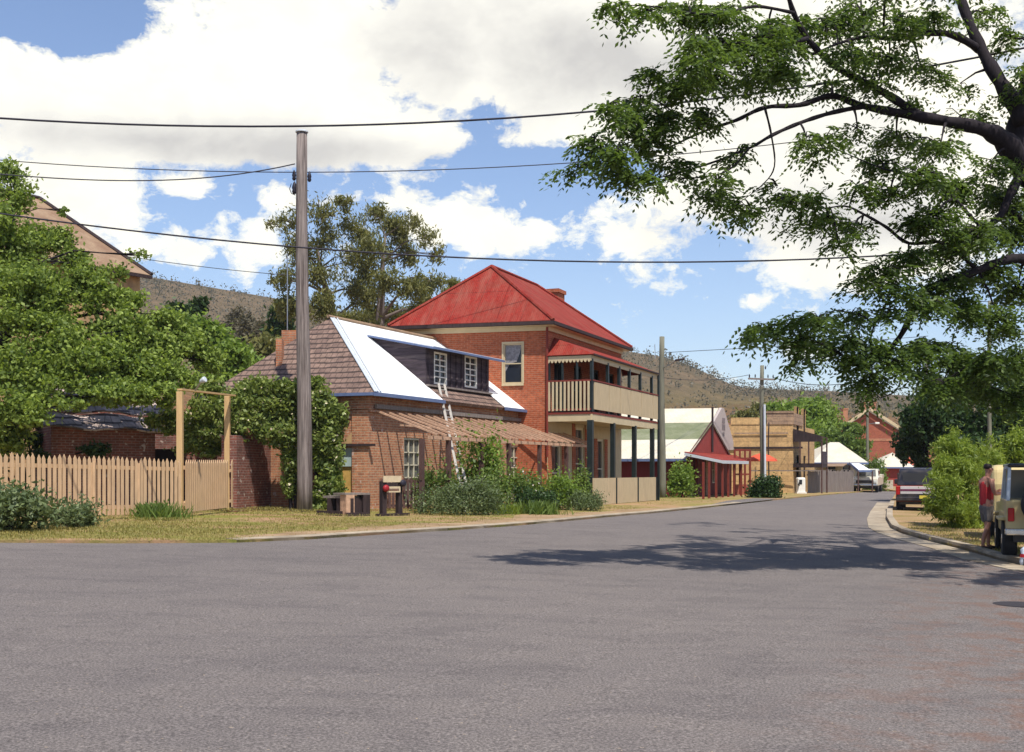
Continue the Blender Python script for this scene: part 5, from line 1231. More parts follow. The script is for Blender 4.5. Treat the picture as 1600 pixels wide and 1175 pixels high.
def hipbox(name, label, cat, x0, x1, ybase, yeave, yr, xr0, xr1, Y, depth, wallm, roofm, over=0.4, holes=(), extra=None):
    t = thing(name, label, cat, D((x0+x1)/2, Y))
    a, b = W(x0, yeave, Y), W(x1, yeave, Y); zb_w = min(gz(a.x, Y), gz(b.x, Y))-0.4; ez_ = a.z
    mb = MB(); A, B = Vector((a.x, Y, 0)), Vector((b.x, Y, 0)); I = Vector((0, 1, 0))
    wall(mb, A, B, zb_w, ez_, I, holes); wall(mb, A, A+I*depth, zb_w, ez_, (1,0,0)); wall(mb, B, B+I*depth, zb_w, ez_, (-1,0,0)); wall(mb, A+I*depth, B+I*depth, zb_w, ez_, -I); mb.build('wall', wallm, t)
    o = over; e = [Vector((a.x-o, Y-o, ez_)), Vector((b.x+o, Y-o, ez_)), Vector((b.x+o, Y+depth+o, ez_)), Vector((a.x-o, Y+depth+o, ez_))]
    Ym = Y+depth/2; r0, r1 = W(xr0, yr, Ym), W(xr1, yr, Ym)
    mb = MB(); mb.slab([e[0], e[1], r1, r0], 0.06)
    if xr1-xr0 < 0.5: mb = MB(); mb.slab([e[0], e[1], r0], 0.06); mb.slab([e[2], e[3], r0], 0.06); mb.slab([e[1], e[2], r0], 0.06); mb.slab([e[3], e[0], r0], 0.06)
    else: mb.slab([e[2], e[3], r0, r1], 0.06); mb.slab([e[1], e[2], r1], 0.06); mb.slab([e[3], e[0], r0], 0.06)
    mb.build('roof', roofm, t)
    mb = MB(); mb.beam(e[0]-Vector((0,0,0.05)), e[1]-Vector((0,0,0.05)), 0.12, 0.14); mb.build('gutter', M['blue_trim'], t)
    pp = Plane(A, B, I)
    for h in holes: opening(t, pp, h, M['pale_frame'], M['glass'], 1, 2)
    return t
ch1 = hipbox('hipped_cottage', 'cottage with bright cream white hipped iron roof behind the paling fence', 'house', 1276, 1346, 765, 723, 691, 1297, 1311, 88, 9, M['cream'], M['roof_cream'], holes=[(0.8,1.5,1.2,2.4),(1.9,2.6,1.2,2.4)])
mb = MB(); a_ = W(1274, 722, 86.6); mb.slab([W(1270, 724, 87.4), W(1324, 724, 87.4), W(1318, 728, 85.2), W(1270, 728, 85.2)], 0.05); mb.build('verandah_roof', M['roof_rust'], ch1)
ch2 = hipbox('pyramid_roof_cottage', 'small red walled cottage with pale pyramid roof at the far bend', 'house', 1376, 1421, 755, 730, 707, 1394.5, 1394.6, 112, 6, M['red_gable'], M['roof_cream'])
mb = MB(); chim(mb, 1393, 1395, 694, 4.0, 116, 0.5, False); mb.build('chimney', M['brick_chimney'], ch2)
mb = MB(); chim(mb, 1396.5, 1398.5, 693, 4.0, 116, 0.5, False); mb.build('chimney', M['brick_chimney'], ch2)
ch3 = hipbox('orange_roof_house', 'house with orange red roof just right of the pyramid roof cottage', 'house', 1402, 1436, 755, 727, 709, 1408, 1428, 122, 8, M['brick_far'], M['roof_orange'])
ch4 = hipbox('orange_roof_house', 'orange red roof seen between the cream roofed cottage and the distant pole', 'house', 1330, 1354, 755, 721, 709, 1336, 1350, 120, 7, M['brick_far'], M['roof_orange'])
# tall brick house with gable
tbh = thing('tall_brick_house', 'tall red brick gabled house with orange chimneys beyond the green trees', 'house', D(1365, 145))
Y9 = 145; a_, b_ = W(1318, 655, Y9), W(1398, 668, Y9); A, B = Vector((a_.x, Y9, 0)), Vector((b_.x, Y9, 0)); pkz = ZY(641, Y9); pkx = W(1357, 641, Y9).x; ez9 = ZY(666, Y9)
mb = MB(); f9 = [Vector((A.x, Y9, -0.5)), Vector((B.x, Y9, -0.5)), Vector((B.x, Y9, ez9)), Vector((pkx, Y9, pkz)), Vector((A.x, Y9, ez9))]
mb.add(f9 + [q+Vector((3.0,7,0)) for q in f9], [[0,1,2,3,4],[9,8,7,6,5],[0,5,6,1],[1,6,7,2],[2,7,8,3],[3,8,9,4],[4,9,5,0]]); mb.build('wall', M['brick_far'], tbh)
mb = MB(); o9 = Vector((0,-0.3,0)); d9 = Vector((3.0,7.3,0)); pk9 = Vector((pkx, Y9, pkz+0.1)); l9 = Vector((A.x-0.4, Y9, ez9-0.1)); r9 = Vector((B.x+0.4, Y9, ez9-0.2))
mb.slab([l9+o9, pk9+o9, pk9+d9, l9+d9], 0.25); mb.slab([r9+o9, pk9+o9, pk9+d9, r9+d9], 0.25); mb.build('roof', M['roof_grey'], tbh)
mb = MB(); mb.beam(l9+o9*2, pk9+o9*2+Vector((0,0,0.05)), 0.1, 0.35); mb.beam(pk9+o9*2+Vector((0,0,0.05)), r9+o9*2, 0.1, 0.35); mb.build('barge_board', M['cream'], tbh)
for (x0, x1, yt) in ((1317.5, 1325, 638), (1350, 1355, 629), (1357.5, 1369, 628)):
    mb = MB(); chim(mb, x0, x1, yt, 7.0, Y9+1.0 if x0 > 1330 else Y9+0.4, 0.9); mb.build('chimney', M['brick_chimney'], tbh)
mb = MB(); mb.frame(Vector((A.x, Y9-0.04, ZY(689, Y9))), (B.x-A.x,0,0), (0,0.03,0), (0,0,0.3)); mb.build('string_course', M['brick_chimney'], tbh)
# carport awning
ca = thing('carport', 'open carport with pale sloping roof above the white pickup', 'carport', D(1345, 84))
p = [W(1327, 724, 86), W(1343, 724, 86), W(1363, 736, 82), W(1341, 736, 82)]
mb = MB(); mb.slab(p, 0.06); mb.build('roof', M['roof_white'], ca)
mb = MB(); mb.beam(p[0], p[3], 0.05, 0.2); mb.beam(p[3], p[2], 0.06, 0.14); mb.build('fascia', M['blue_trim'], ca)
for q_ in p: mb = MB(); mb.beam(xy(q_, gz(q_.x, q_.y)), q_, 0.08, 0.08, up=(0,1,0)); mb.build('post', M['post_brown'], ca)
# low pale wall at the bend
lw = thing('low_wall', 'low pale masonry wall beyond the white pickup at the bend', 'wall', D(1385, 96))
a_ = D(1371, 97); mb = MB(); mb.frame(a_, (W(1398, 750, 97).x-a_.x, 0.4, 0), (0,0.3,0), (0,0,ZY(750, 97)-a_.z)); mb.build('masonry', M['concrete'], lw)
# ================================================================ VEGETATION
def rnd_dirs(n):
    v = RN.normal(size=(n, 3)); return v/np.linalg.norm(v, axis=1, keepdims=True)
def leaf_quads(C, size, out=None, droop=0.0, asp=0.5):
    """C (n,3) leaf centres -> (n,4,3) diamond leaves"""
    n = len(C); a = rnd_dirs(n)
    if out is not None: a = a*0.75 + out*0.5
    a[:, 2] -= droop; a /= np.linalg.norm(a, axis=1, keepdims=True)
    b = np.cross(a, rnd_dirs(n)); b /= np.maximum(np.linalg.norm(b, axis=1, keepdims=True), 1e-6)
    s = (size*RN.uniform(0.6, 1.35, n))[:, None]
    return np.stack([C - a*s, C + b*s*asp, C + a*s, C - b*s*asp], axis=1)
def cluster_points(c, r, n, sub=14, shell=0.55, subr=0.3):
    """uneven crown: leaves gathered in sub-clumps pushed to the outside of an ellipsoid"""
    c = np.array(c); r = np.array(r)
    d = rnd_dirs(sub); rad = RN.uniform(shell, 1.0, sub)[:, None]
    sc = c + d*rad*r*0.82
    w = RN.uniform(0.4, 1.0, sub); k = RN.choice(sub, n, p=w/w.sum())
    off = RN.normal(size=(n, 3)); off *= subr*r[None, :]*RN.uniform(0.5, 1.15, (sub, 1))[k]
    return sc[k] + off
def foliage(name, C, size, mat, parent, droop=0.2, asp=0.5, out=None):
    return npmesh(name, leaf_quads(C, size, out, droop, asp), 4, mat, parent)
GR_S = 'garden shrubs along the cottage verandah'
def shrub(name, label, cat, x0, x1, ytop, ybase, n, leaf, mat, group=None, Y=None, depth=None, sub=16, droop=0.0, asp=0.5, stem=True, flower=None, subr=0.22, spike=False, fade=None):
    xm = (x0+x1)/2; b = G(xm, ybase) if Y is None else D(xm, Y); Y = b.y
    if Y is not None and ybase is None: ybase = HY + (EZ-b.z)*F/Y
    w = (x1-x0)*Y/F/2; zt = ZY(ytop, Y); h = zt-b.z; dp = depth or max(w*0.8, 0.25)
    t = thing(name, label, cat, b, group)
    C = []
    k = sub; 
    for i in range(k):
        f = (i+0.5)/k; ang = R.uniform(0, 6.28); rr = R.uniform(0.2, 1.0)**0.6
        zc = R.uniform(0.12, 0.85); wid = math.sqrt(max(0.05, 1-((zc-0.35)/0.72)**2))
        c = (b.x + w*0.85*wid*rr*math.cos(ang), b.y + dp*0.85*wid*rr*math.sin(ang), b.z + h*zc*R.uniform(0.85, 1.08))
        m = n//k; p = RN.normal(size=(m, 3))*np.array([w*subr, dp*subr, h*subr*0.8])*R.uniform(0.6, 1.25) + np.array(c); C.append(p)
    C = np.concatenate(C); C = C[(C[:, 2] > b.z-0.02)]
    if spike:
        q = np.zeros((len(C), 4, 3)); base = np.stack([b.x + RN.normal(size=len(C))*w*0.45, b.y + RN.normal(size=len(C))*dp*0.4, np.full(len(C), b.z)], 1)
        a = RN.normal(size=(len(C), 3))*0.4; a[:, 2] = 1; a /= np.linalg.norm(a, axis=1, keepdims=True); L = h*RN.uniform(0.5, 1.1, len(C))[:, None]
        s = np.cross(a, rnd_dirs(len(C)))*leaf*0.25
        q[:, 0] = base - s; q[:, 1] = base + s; q[:, 2] = base + a*L*0.7 + s*0.8; q[:, 3] = base + a*L + np.array([0,0,-0.1])*L
        npmesh('foliage', q, 4, mat, t)
    else:
        foliage('foliage', C, leaf, mat, t, droop, asp)
    if stem:
        mb = MB()
        for k_ in range(5):
            a = R.uniform(0, 6.28); r = min(w, 0.5)*0.3
            mb.tube([b + Vector((0.04*math.cos(a), 0.04*math.sin(a), -0.03)), b + Vector((r*math.cos(a)*1.3, r*math.sin(a), h*0.35)), b + Vector((w*0.6*math.cos(a), dp*0.5*math.sin(a), h*0.7))], [0.02+h*0.006, 0.012+h*0.003, 0.006], 5)
        mb.build('stem', M['bark'], t, uv=False)
    if flower is not None:
        k_ = RN.choice(len(C), flower); foliage('blossom', C[k_]+np.array([0,-0.04,0.02]), 0.035, M['petal_white'], t, 0, 0.9)
    return t
# along the left fence
shrub('lavender_bush', 'wide dark grey green bush spilling over the verge at the left edge', 'bush', -60, 95, 764, 832, 5200, 0.055, M['leaf_lav'], None, depth=0.9, sub=40)
shrub('lavender_bush', 'lower grey green bush right of the wide one before the picket fence', 'bush', 70, 150, 781, 826, 2600, 0.05, M['leaf_lav'], None, depth=0.7, sub=24, asp=0.35)
shrub('lily_clump', 'small green strappy plant against the pickets left of the gate', 'plant', 206, 286, 779, 811, 420, 0.10, M['leaf_mid'], None, depth=0.5, spike=True, stem=False)
shrub('small_bush', 'leafy little bush inside the strappy plant by the fence', 'bush', 214, 276, 786, 809, 700, 0.045, M['leaf_mid'], None, depth=0.4, sub=12)
# climber over the garden wall and shed
cl = thing('climbing_plant', 'huge flowering climber heaped over the garden wall beside the near pole', 'climber', D(430, 37))
C = []
for (px, py, rx, ry, Y, n) in ((395,640,62,34,35.5,4200),(335,640,48,34,35.2,3300),(455,640,50,40,36.6,3000),(300,665,38,34,35.6,2200),(350,672,50,22,35.0,2200),(420,670,45,20,35.4,2000),(500,650,30,42,36.8,2400),(505,700,30,42,36.7,2400),(512,750,24,36,36.5,2200),(470,735,16,60,37.2,1300),(400,608,55,18,36.2,1900),(330,607,30,16,36,900),(480,600,32,18,37,1200),(258,655,30,26,36.2,1200),(505,780,30,18,36.2,1100),(318,700,46,20,36.3,1500),(440,690,34,20,36.0,1600),(462,700,22,50,36.6,1800),(455,760,16,30,36.8,900),(520,690,24,50,36.4,1800),(490,640,36,36,36.2,2200),(525,650,22,36,36.2,1200),(360,640,60,36,35.4,2600),(420,610,60,24,35.8,2200),(522,760,22,34,36.3,1400),(500,790,36,12,36.2,800)):
    Y = PY + 0.55 + (Y-36.2)*0.3; c = W(px, py, Y); C.append(cluster_points(c, (rx*Y/F, 0.4, ry*Y/F), int(n*1.15), 22, 0.3, 0.2))
C = np.concatenate(C); C = C[C[:, 2] > 0.5]
foliage('foliage', C, 0.07, M['leaf_vine'], cl, 0.2, 0.55)
k_ = RN.choice(len(C), 600); P_ = C[k_]; P_ = P_ + np.array([0, -0.1, 0.03]); foliage('blossom', P_, 0.04, plain('cream_blossom', (0.55,0.48,0.32), 0.6, 0.2), cl, 0, 0.8)
mb = MB()
for px in (455, 463, 498, 510, 520): b = D(px, PY+0.7); mb.tube([b-Vector((0,0,0.1)), W(px-4, 740, PY+0.7), W(px-15, 690, PY+0.6), W(px-40, 640, PY+0.5)], [0.06,0.05,0.04,0.02], 6)
mb.build('stem', M['bark'], cl, uv=False)
# verandah garden
shrub('tall_shrub', 'tallest bright green shrub standing before the rafter verandah', 'shrub', 708, 792, 676, 797, 3800, 0.07, M['leaf_bright'], GR_S, sub=26, depth=0.7, subr=0.2)
shrub('round_bush', 'broad dark lavender bush right beside the dark picket fence', 'shrub', 650, 786, 752, 806, 6500, 0.05, M['leaf_lav'], GR_S, sub=42, depth=0.8, asp=0.35)
shrub('round_bush', 'leafy mid green bush between the picket fence and the tallest shrub', 'shrub', 652, 722, 733, 800, 2600, 0.055, M['leaf_mid'], GR_S, sub=22, depth=0.5)
shrub('round_bush', 'mid green bush below the right side of the tallest shrub', 'shrub', 735, 800, 740, 801, 2600, 0.055, M['leaf_mid'], GR_S, sub=22, depth=0.6)
shrub('flower_bush', 'pale tipped bush with reddish flowers in the middle of the verandah garden', 'shrub', 785, 850, 738, 797, 2600, 0.05, M['leaf_mid'], GR_S, sub=22, flower=60)
shrub('round_bush', 'rounded fresh green bush left of the hotel corner post', 'shrub', 832, 908, 740, 798, 3600, 0.055, M['leaf_bright'], GR_S, sub=26)
shrub('round_bush', 'dark low bush filling the garden between the two bright bushes', 'shrub', 800, 880, 765, 802, 2600, 0.05, M['leaf_dark'], GR_S, sub=22)
shrub('rosemary_bush', 'dry grey green spreading bush at the foot of the first cream street screen', 'shrub', 878, 946, 768, 800, 3200, 0.045, M['leaf_lav'], GR_S, sub=24, asp=0.3)
shrub('round_bush', 'slim green bush touching the hotel corner post', 'shrub', 893, 925, 737, 795, 1400, 0.05, M['leaf_mid'], GR_S, sub=14)
shrub('lily_clump', 'strappy lily clump with white tips on the kerb side of the garden', 'plant', 800, 880, 776, 806, 420, 0.09, M['leaf_mid'], GR_S, spike=True, stem=False, depth=0.4)
shrub('lily_clump', 'short grassy clump edging the dark lavender bush', 'plant', 770, 812, 780, 806, 240, 0.08, M['leaf_lime'], GR_S, spike=True, stem=False, depth=0.3)
# beyond the hotel
shrub('round_shrub', 'round light green shrub on the lawn between the second pole and the red shop', 'shrub', 1040, 1087, 727, 777, 3400, 0.075, M['leaf_bright'], None, sub=26)
hd_ = shrub('clipped_hedge', 'dense dark green clipped round hedge bush beside the red umbrella', 'hedge', 1168, 1222, 746, 779, 5200, 0.075, M['leaf_dark'], None, sub=34, asp=0.55)
shrub('leafy_bush', 'dark bush at the back of the driveway left of the low pale wall', 'bush', 1346, 1384, 719, 768, 4200, 0.10, M['leaf_mid'], None, sub=26, Y=90)
def tree(name, label, cat, base, path, rad, clumps, leaf, mat, bark, group=None, droop=0.2, asp=0.5, limbs=True, sub=18, shell=0.45, subr=0.26, twig=0.012, limb_to=None):
    t = thing(name, label, cat, base, group)
    mb = MB(); P = [Vector(p) for p in path]; mb.tube(P, rad, 10)
    C = []
    for (c, r, n) in clumps:
        pts = cluster_points(c, r, n, sub, shell, subr); C.append(pts)
        if limbs:
            c = Vector(c); j = min(range(len(P)), key=lambda i: (P[i]-c).length + (4 if P[i].z > c.z else 0)); a = P[j]; m = a.lerp(c, 0.5) + Vector((0, 0, 0.12*(c-a).length))
            rr = rad[j]*0.45; mb.tube([a, a.lerp(m, 0.5)+Vector((0,0,0.02)), m, m.lerp(c, 0.6), c], [rr, rr*0.8, rr*0.6, rr*0.35, twig], 6, cap=False)
            for _ in range(5):
                d = Vector(pts[R.randrange(len(pts))]); mb.tube([m.lerp(c, R.uniform(0.1, 0.9)), c.lerp(d, 0.5)+Vector((0,0,0.05)), d], [rr*0.3, twig, twig*0.5], 4, cap=False)
    mb.build('trunk', bark, t, smooth=True, uv=False)
    C = np.concatenate(C); foliage('crown', C, leaf, mat, t, droop, asp)
    return t
def cl_(px, py, rx, ry, Y, n, rd=None):
    return (tuple(W(px, py, Y)), (rx*Y/F, rd or (rx+ry)/2*Y/F*0.8, ry*Y/F), n)
# the leafy left tree (overhangs the outhouse)
YL = 33.0
clumps = [cl_(*a) for a in ((20,300,45,42,34,900),(-20,350,60,60,33,1500),(60,372,50,34,34,1200),(40,440,75,50,33,2400),(130,455,62,40,33.5,1900),(-20,480,60,60,32,1800),
   (90,520,75,50,32.5,2600),(185,520,60,40,33.5,1900),(250,500,42,26,34.5,900),(20,570,70,50,32,2400),(130,580,75,44,32.2,2400),(230,575,62,40,33,1900),(300,545,42,30,34.5,1100),(330,565,30,24,34.6,600),
   (30,640,60,34,31.5,1700),(170,618,70,18,31.8,1300),(248,620,45,26,32.5,900),(0,680,50,34,32,1100),(-40,640,60,60,31,1500),(215,400,26,14,34,60),(100,330,10,9,34,60),(110,632,30,12,31.5,300),(285,590,35,18,33,500),(175,425,30,22,34,250),(70,470,60,40,33,2000),(200,470,36,26,33.8,900),(175,560,50,40,32.6,1800),(90,560,60,40,32.4,2000),(250,540,40,30,33.4,1000),(30,400,50,40,33.6,1500),(120,410,40,30,34,900),(15,270,18,26,34,300),(210,520,36,40,33,1000),(285,520,24,20,34.6,400),(190,610,60,24,32.2,1300),(60,600,70,30,32,1500),(100,372,30,22,34.2,450),(5,352,30,34,33.8,700))]
bs = D(-70, 33)
tree('leafy_tree', 'big bright leafy tree covering the left edge in front of the tan stone house', 'tree', bs, [bs-Vector((0,0,0.2)), bs+Vector((0.2,0,1.5)), bs+Vector((0.6,0,3)), W(-20,600,33), W(10,520,33.3), W(15,430,33.5), W(20,340,33.8)], [0.3,0.27,0.24,0.22,0.17,0.1,0.04], [(a_[0], a_[1], int(a_[2]*1.6)) for a_ in clumps], 0.064, M['leaf_plane'], M['bark'], sub=26, shell=0.35, subr=0.21, asp=0.6)
b = D(40, 36)
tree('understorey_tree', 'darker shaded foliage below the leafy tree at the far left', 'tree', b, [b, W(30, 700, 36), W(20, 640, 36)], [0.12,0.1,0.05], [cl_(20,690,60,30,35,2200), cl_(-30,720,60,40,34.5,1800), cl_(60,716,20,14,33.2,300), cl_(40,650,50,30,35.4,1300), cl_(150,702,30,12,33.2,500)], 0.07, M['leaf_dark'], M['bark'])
b = D(395, 62)
tree('green_tree', 'fresh green tree behind the shingled hip of the cottage', 'tree', b, [b, W(360, 640, 62), W(365, 590, 62)], [0.3,0.25,0.15], [cl_(330,530,36,34,62,1500), cl_(372,560,34,28,60,1500), cl_(300,520,40,40,63,1500), cl_(345,590,60,30,60,1800), cl_(400,580,28,22,61,600)], 0.16, M['leaf_bright'], M['bark'])
b = D(310, 75)
tree('dark_pine', 'dark green conical tree peeking over the leafy left tree', 'tree', b, [b, W(312, 560, 75), W(314, 480, 75)], [0.3,0.25,0.08], [cl_(300,490,24,22,75,900), cl_(316,476,10,16,75,350), cl_(275,486,22,18,75,600)], 0.16, M['leaf_dark'], M['bark'])
for i, (px, py, rx, ry, Y, lab) in enumerate(((398,515,30,34,120,'grey brown bare looking tree low on the left hill'), (440,500,22,30,100,'dark green tree left of the near pole before the hill'), (370,500,18,18,150,'small grey tree just below the left ridge'), (420,545,40,28,90,'dull olive scrubby tree right above the cottage chimney'))):
    b = D(px, Y)
    tree('scrubby_tree', lab, 'tree', b, [b, W(px, py+ry, Y), W(px, py, Y)], [0.3,0.2,0.08], [cl_(px,py,rx,ry,Y,1300), cl_(px-rx*0.5,py+ry*0.6,rx*0.8,ry*0.6,Y,700), cl_(px+rx*0.4,py+ry*0.7,rx*0.8,ry*0.6,Y+1,700)], 0.22, [M['scrub'], M['leaf_dark'], M['scrub'], M['leaf_gum']][i], M['bark_gum'], 'scrubby trees at the foot of the left hill')
# gum trees behind the cottage
YG = 78
for (nm, lab, path, cls) in (
  ('gum_tree', 'tall airy gum tree behind the near pole with open pale crown', [(520,560),(522,500),(512,460),(500,420),(495,380)],
     [(450,345,26,24,260),(500,332,34,26,420),(540,318,20,14,260),(455,385,22,24,260),(505,375,40,34,520),(450,435,26,26,420),(500,430,40,30,620),(450,475,26,28,800),(500,480,40,26,1000),(545,350,26,26,280),(548,400,26,30,420),(560,455,30,30,600),(550,500,40,22,900),(428,440,10,16,90),(425,350,12,14,60),(565,370,26,30,500),(572,420,28,34,700),(575,470,30,34,900),(480,400,30,30,420)]),
  ('gum_tree', 'rounder gum tree with dense brown centre just left of the hotel roof', [(592,560),(594,500),(596,450),(598,410),(602,370)],
     [(590,335,26,18,420),(615,358,34,26,1000),(650,350,22,22,240),(588,390,30,28,520),(630,400,34,28,760),(668,370,22,24,200),(685,400,16,24,160),(600,440,34,28,800),(645,450,30,28,800),(672,445,22,26,420),(610,490,46,26,1300),(665,485,26,24,800),(690,440,12,14,90)]),
  ('gum_tree', 'small grey leaved gum tip showing beside the hotel roof slope', [(712,520),(711,480),(710,450)],
     [(710,445,13,10,260),(698,462,14,12,260)])):
    b = D(path[0][0], YG); P = [b] + [W(x, y, YG) for x, y in path]; rr = [0.42, 0.36, 0.3, 0.22, 0.14, 0.07][:len(P)]
    cls_ = [cl_(a[0], a[1], a[2], a[3], YG + R.uniform(-3, 3), int(a[4]*1.9), 1.2) for a in cls]
    tree(nm, lab, 'tree', b, P, rr, cls_, 0.15, M['leaf_gum'], M['bark_gum'], 'gum trees rising behind the cottage', droop=0.9, asp=0.28, sub=16, shell=0.3, subr=0.26, twig=0.03)
# green trees behind the sandstone store
b = D(1270, 112)
tree('green_tree', 'large bright green tree rising behind the sandstone store', 'tree', b, [b, W(1262, 700, 112), W(1258, 660, 112)], [0.5,0.4,0.2],
     [cl_(1225,650,34,26,112,2600), cl_(1260,640,34,20,113,2600), cl_(1200,662,20,16,110,900), cl_(1285,665,36,28,112,3000), cl_(1255,680,50,30,110,2600), cl_(1212,640,16,12,112,500)], 0.22, M['leaf_bright'], M['bark'])
b = D(1325, 105)
tree('green_tree', 'sprawling lower green tree in front of the tall brick house', 'tree', b, [b, W(1322, 730, 105), W(1320, 700, 105)], [0.4,0.3,0.15],
     [cl_(1312,690,32,24,105,2600), cl_(1338,700,22,18,104,1500), cl_(1300,715,30,20,104,1500), cl_(1330,672,22,12,106,900), cl_(1345,715,14,10,104,500)], 0.2, M['leaf_mid'], M['bark'])
b = D(1165, 130)
tree('scrubby_tree', 'low olive tree over the wall of the sandstone store', 'tree', b, [b, W(1170, 690, 130), W(1172, 665, 130)], [0.3,0.2,0.1], [cl_(1168,652,26,12,130,900), cl_(1190,640,20,12,132,700)], 0.25, M['leaf_gum'], M['bark'])

# bamboo-like bushes at right
bt_ = thing('feathery_bush', 'tall feathery yellow green bush at the right kerb beside the pickup', 'bush', G(1505, 828))
YB = Vector(bt_.location).y
C = []
for (px, py, rx, ry, Y, n) in ((1490,700,30,34,YB+1.2,1700),(1510,740,48,34,YB+0.6,3000),(1480,760,36,34,YB,2400),(1530,780,34,40,YB+0.4,2400),(1500,795,44,34,YB-0.2,2800),(1475,735,24,26,YB+0.4,1300),(1545,720,24,40,YB+1.4,1600),(1482,690,14,16,YB+1,500),(1500,822,40,10,YB,900),(1520,808,36,18,YB+0.4,1500),(1475,800,28,24,YB,1300),(1545,790,16,30,YB+1.0,1000),(1515,705,30,22,YB+1.0,1500),(1495,725,40,26,YB+0.5,2000),(1460,790,14,26,YB,700)):
    C.append(cluster_points(W(px, py, Y), (rx*Y/F, 0.8, ry*Y/F), n, 26, 0.3, 0.18))
C = np.concatenate(C); C = C[C[:, 2] > 0.05]
foliage('foliage', C, 0.075, M['leaf_lime'], bt_, 0.4, 0.2)
mb = MB()
for k in range(16):
    px = R.uniform(1462, 1545); b = D((px+1505)/2, YB + R.uniform(-0.3, 0.6)); mb.tube([b, b.lerp(W(px, 740, YB+0.5), 0.5), W(px, 710+R.uniform(-10, 40), YB+0.6)], [0.02, 0.015, 0.008], 5)
mb.build('stem', M['leaf_mid'], bt_, uv=False)
b = D(1600, 36)
tree('feathery_bush', 'lime green bush behind the canvas topped vehicle at the right edge', 'bush', b, [b, W(1600, 760, 36), W(1600, 720, 36)], [0.08,0.06,0.03], [cl_(1590,705,44,34,36,3200), cl_(1640,720,50,50,35,2200), cl_(1560,745,24,40,36,1500)], 0.085, M['leaf_lime'], M['bark'], droop=0.4, asp=0.25)
b = D(1432, 60)
tree('dark_tree', 'dark shaded tree whose low crown hangs behind the dark pickup', 'tree', b, [b, W(1440, 740, 60), W(1446, 700, 60), W(1452, 660, 60)], [0.22,0.19,0.17,0.1],
     [cl_(*a) for a in ((1430,690,28,36,60,2400),(1450,650,40,30,59,2600),(1412,700,14,24,61,800),(1500,660,46,38,58,3200),(1560,650,50,44,57,3600),(1600,690,44,38,57,2400),(1470,610,44,30,60,2400),(1530,600,54,36,59,3200),(1595,600,40,44,58,2600),(1440,725,16,20,60,500),(1640,640,60,70,57,3000),(1510,700,50,24,56,2600),(1550,700,40,26,56,2200),(1480,690,30,30,58,1800),(1590,730,40,30,56,1800),(1430,660,34,30,59,1800))],
     0.13, M['leaf_dark'], M['bark'], sub=22, shell=0.3)

# ================================================================ THE BIG OVERHANGING TREE
big = thing('big_street_tree', 'large dark feathery leaved tree at right with long boughs arching over the road', 'tree', (11.2, 20.5, gz(11.2, 20.5)))
BR = []   # (photo points with radii in photo px, depth start, depth end)
def br(pts, Y0, Y1): BR.append((pts, Y0, Y1))
br([(1600,262,27),(1570,222,24),(1530,200,16),(1440,183,12),(1350,166,8),(1300,150,7),(1250,164,6),(1195,168,5),(1150,188,4),(1100,205,3),(1050,228,2),(1010,245,1.2)], 20, 17.5)
br([(1350,166,6),(1300,176,5),(1250,192,4.5),(1205,212,4),(1170,232,3),(1110,255,2.4),(1060,270,1.6),(1020,280,1)], 19, 16.5)
br([(1600,190,22),(1570,140,18),(1535,80,14),(1505,10,11),(1490,-60,11),(1470,-140,8)], 20, 21)
br([(1640,300,34),(1600,262,28),(1590,210,26),(1600,150,18),(1620,60,14)], 20, 20.5)
br([(1440,183,10),(1390,150,9),(1345,126,8),(1300,100,7),(1262,60,6.5),(1240,20,6),(1225,-30,5),(1205,-90,3)], 19.4, 17.5)
br([(1262,60,5),(1210,75,4),(1160,90,3),(1110,95,2),(1070,90,1.2)], 18, 16.5)
br([(1535,80,10),(1490,55,8),(1440,52,7),(1400,60,6),(1350,58,5),(1310,68,3),(1270,85,2)], 20.5, 18.5)
br([(1240,20,4),(1180,10,3.5),(1130,22,3),(1080,20,2.2),(1020,10,1.6),(970,8,1)], 17.6, 16)
br([(1660,430,18),(1600,405,13),(1560,410,10),(1510,430,8.5),(1460,446,7.5),(1430,480,7),(1410,520,6.5),(1385,550,5.5),(1345,572,4),(1300,545,3),(1250,525,2),(1200,518,1)], 20, 17.5)
br([(1430,450,4),(1400,455,3.2),(1370,500,2.5),(1360,530,1.8)], 18.5, 18)
br([(1530,425,5),(1475,380,4.5),(1420,380,4),(1385,355,3.6),(1350,335,3),(1320,322,2.2),(1280,325,1.4),(1220,310,1)], 19.5, 17)
br([(1385,550,3),(1408,580,2),(1400,610,1.6),(1375,622,1)], 18.5, 18)
br([(1405,530,3),(1420,570,2),(1440,600,1.5),(1470,600,1)], 18.6, 18.6)
br([(1600,262,14),(1580,300,10),(1560,340,8),(1530,350,5),(1480,300,3.4),(1420,275,2.4),(1370,260,1.6),(1300,230,1)], 20, 18)
br([(1195,168,3),(1205,210,2.4),(1210,260,1.8),(1190,290,1.2),(1150,320,0.8)], 17.8, 17)
br([(1100,205,2.4),(1060,180,2),(1010,150,1.6),(975,160,1)], 17.2, 16.4)
br([(1170,232,2.4),(1130,270,1.8),(1050,280,1.4),(980,278,1),(920,262,0.7)], 17.2, 16.2)
br([(1640,380,16),(1600,350,12),(1580,330,8)], 20.4, 20)
LP_ = []        # points on limbs to hang twigs from
trunk = MB()
tp = [Vector((11.2,20.5,gz(11.2,20.5)-0.2)), Vector((11.0,20.4,1.5)), Vector((10.4,20.3,3.2)), Vector((9.5,20.1,4.9)), W(1640,300,20)]
trunk.tube(tp, [0.55,0.42,0.4,0.38,0.36], 14)
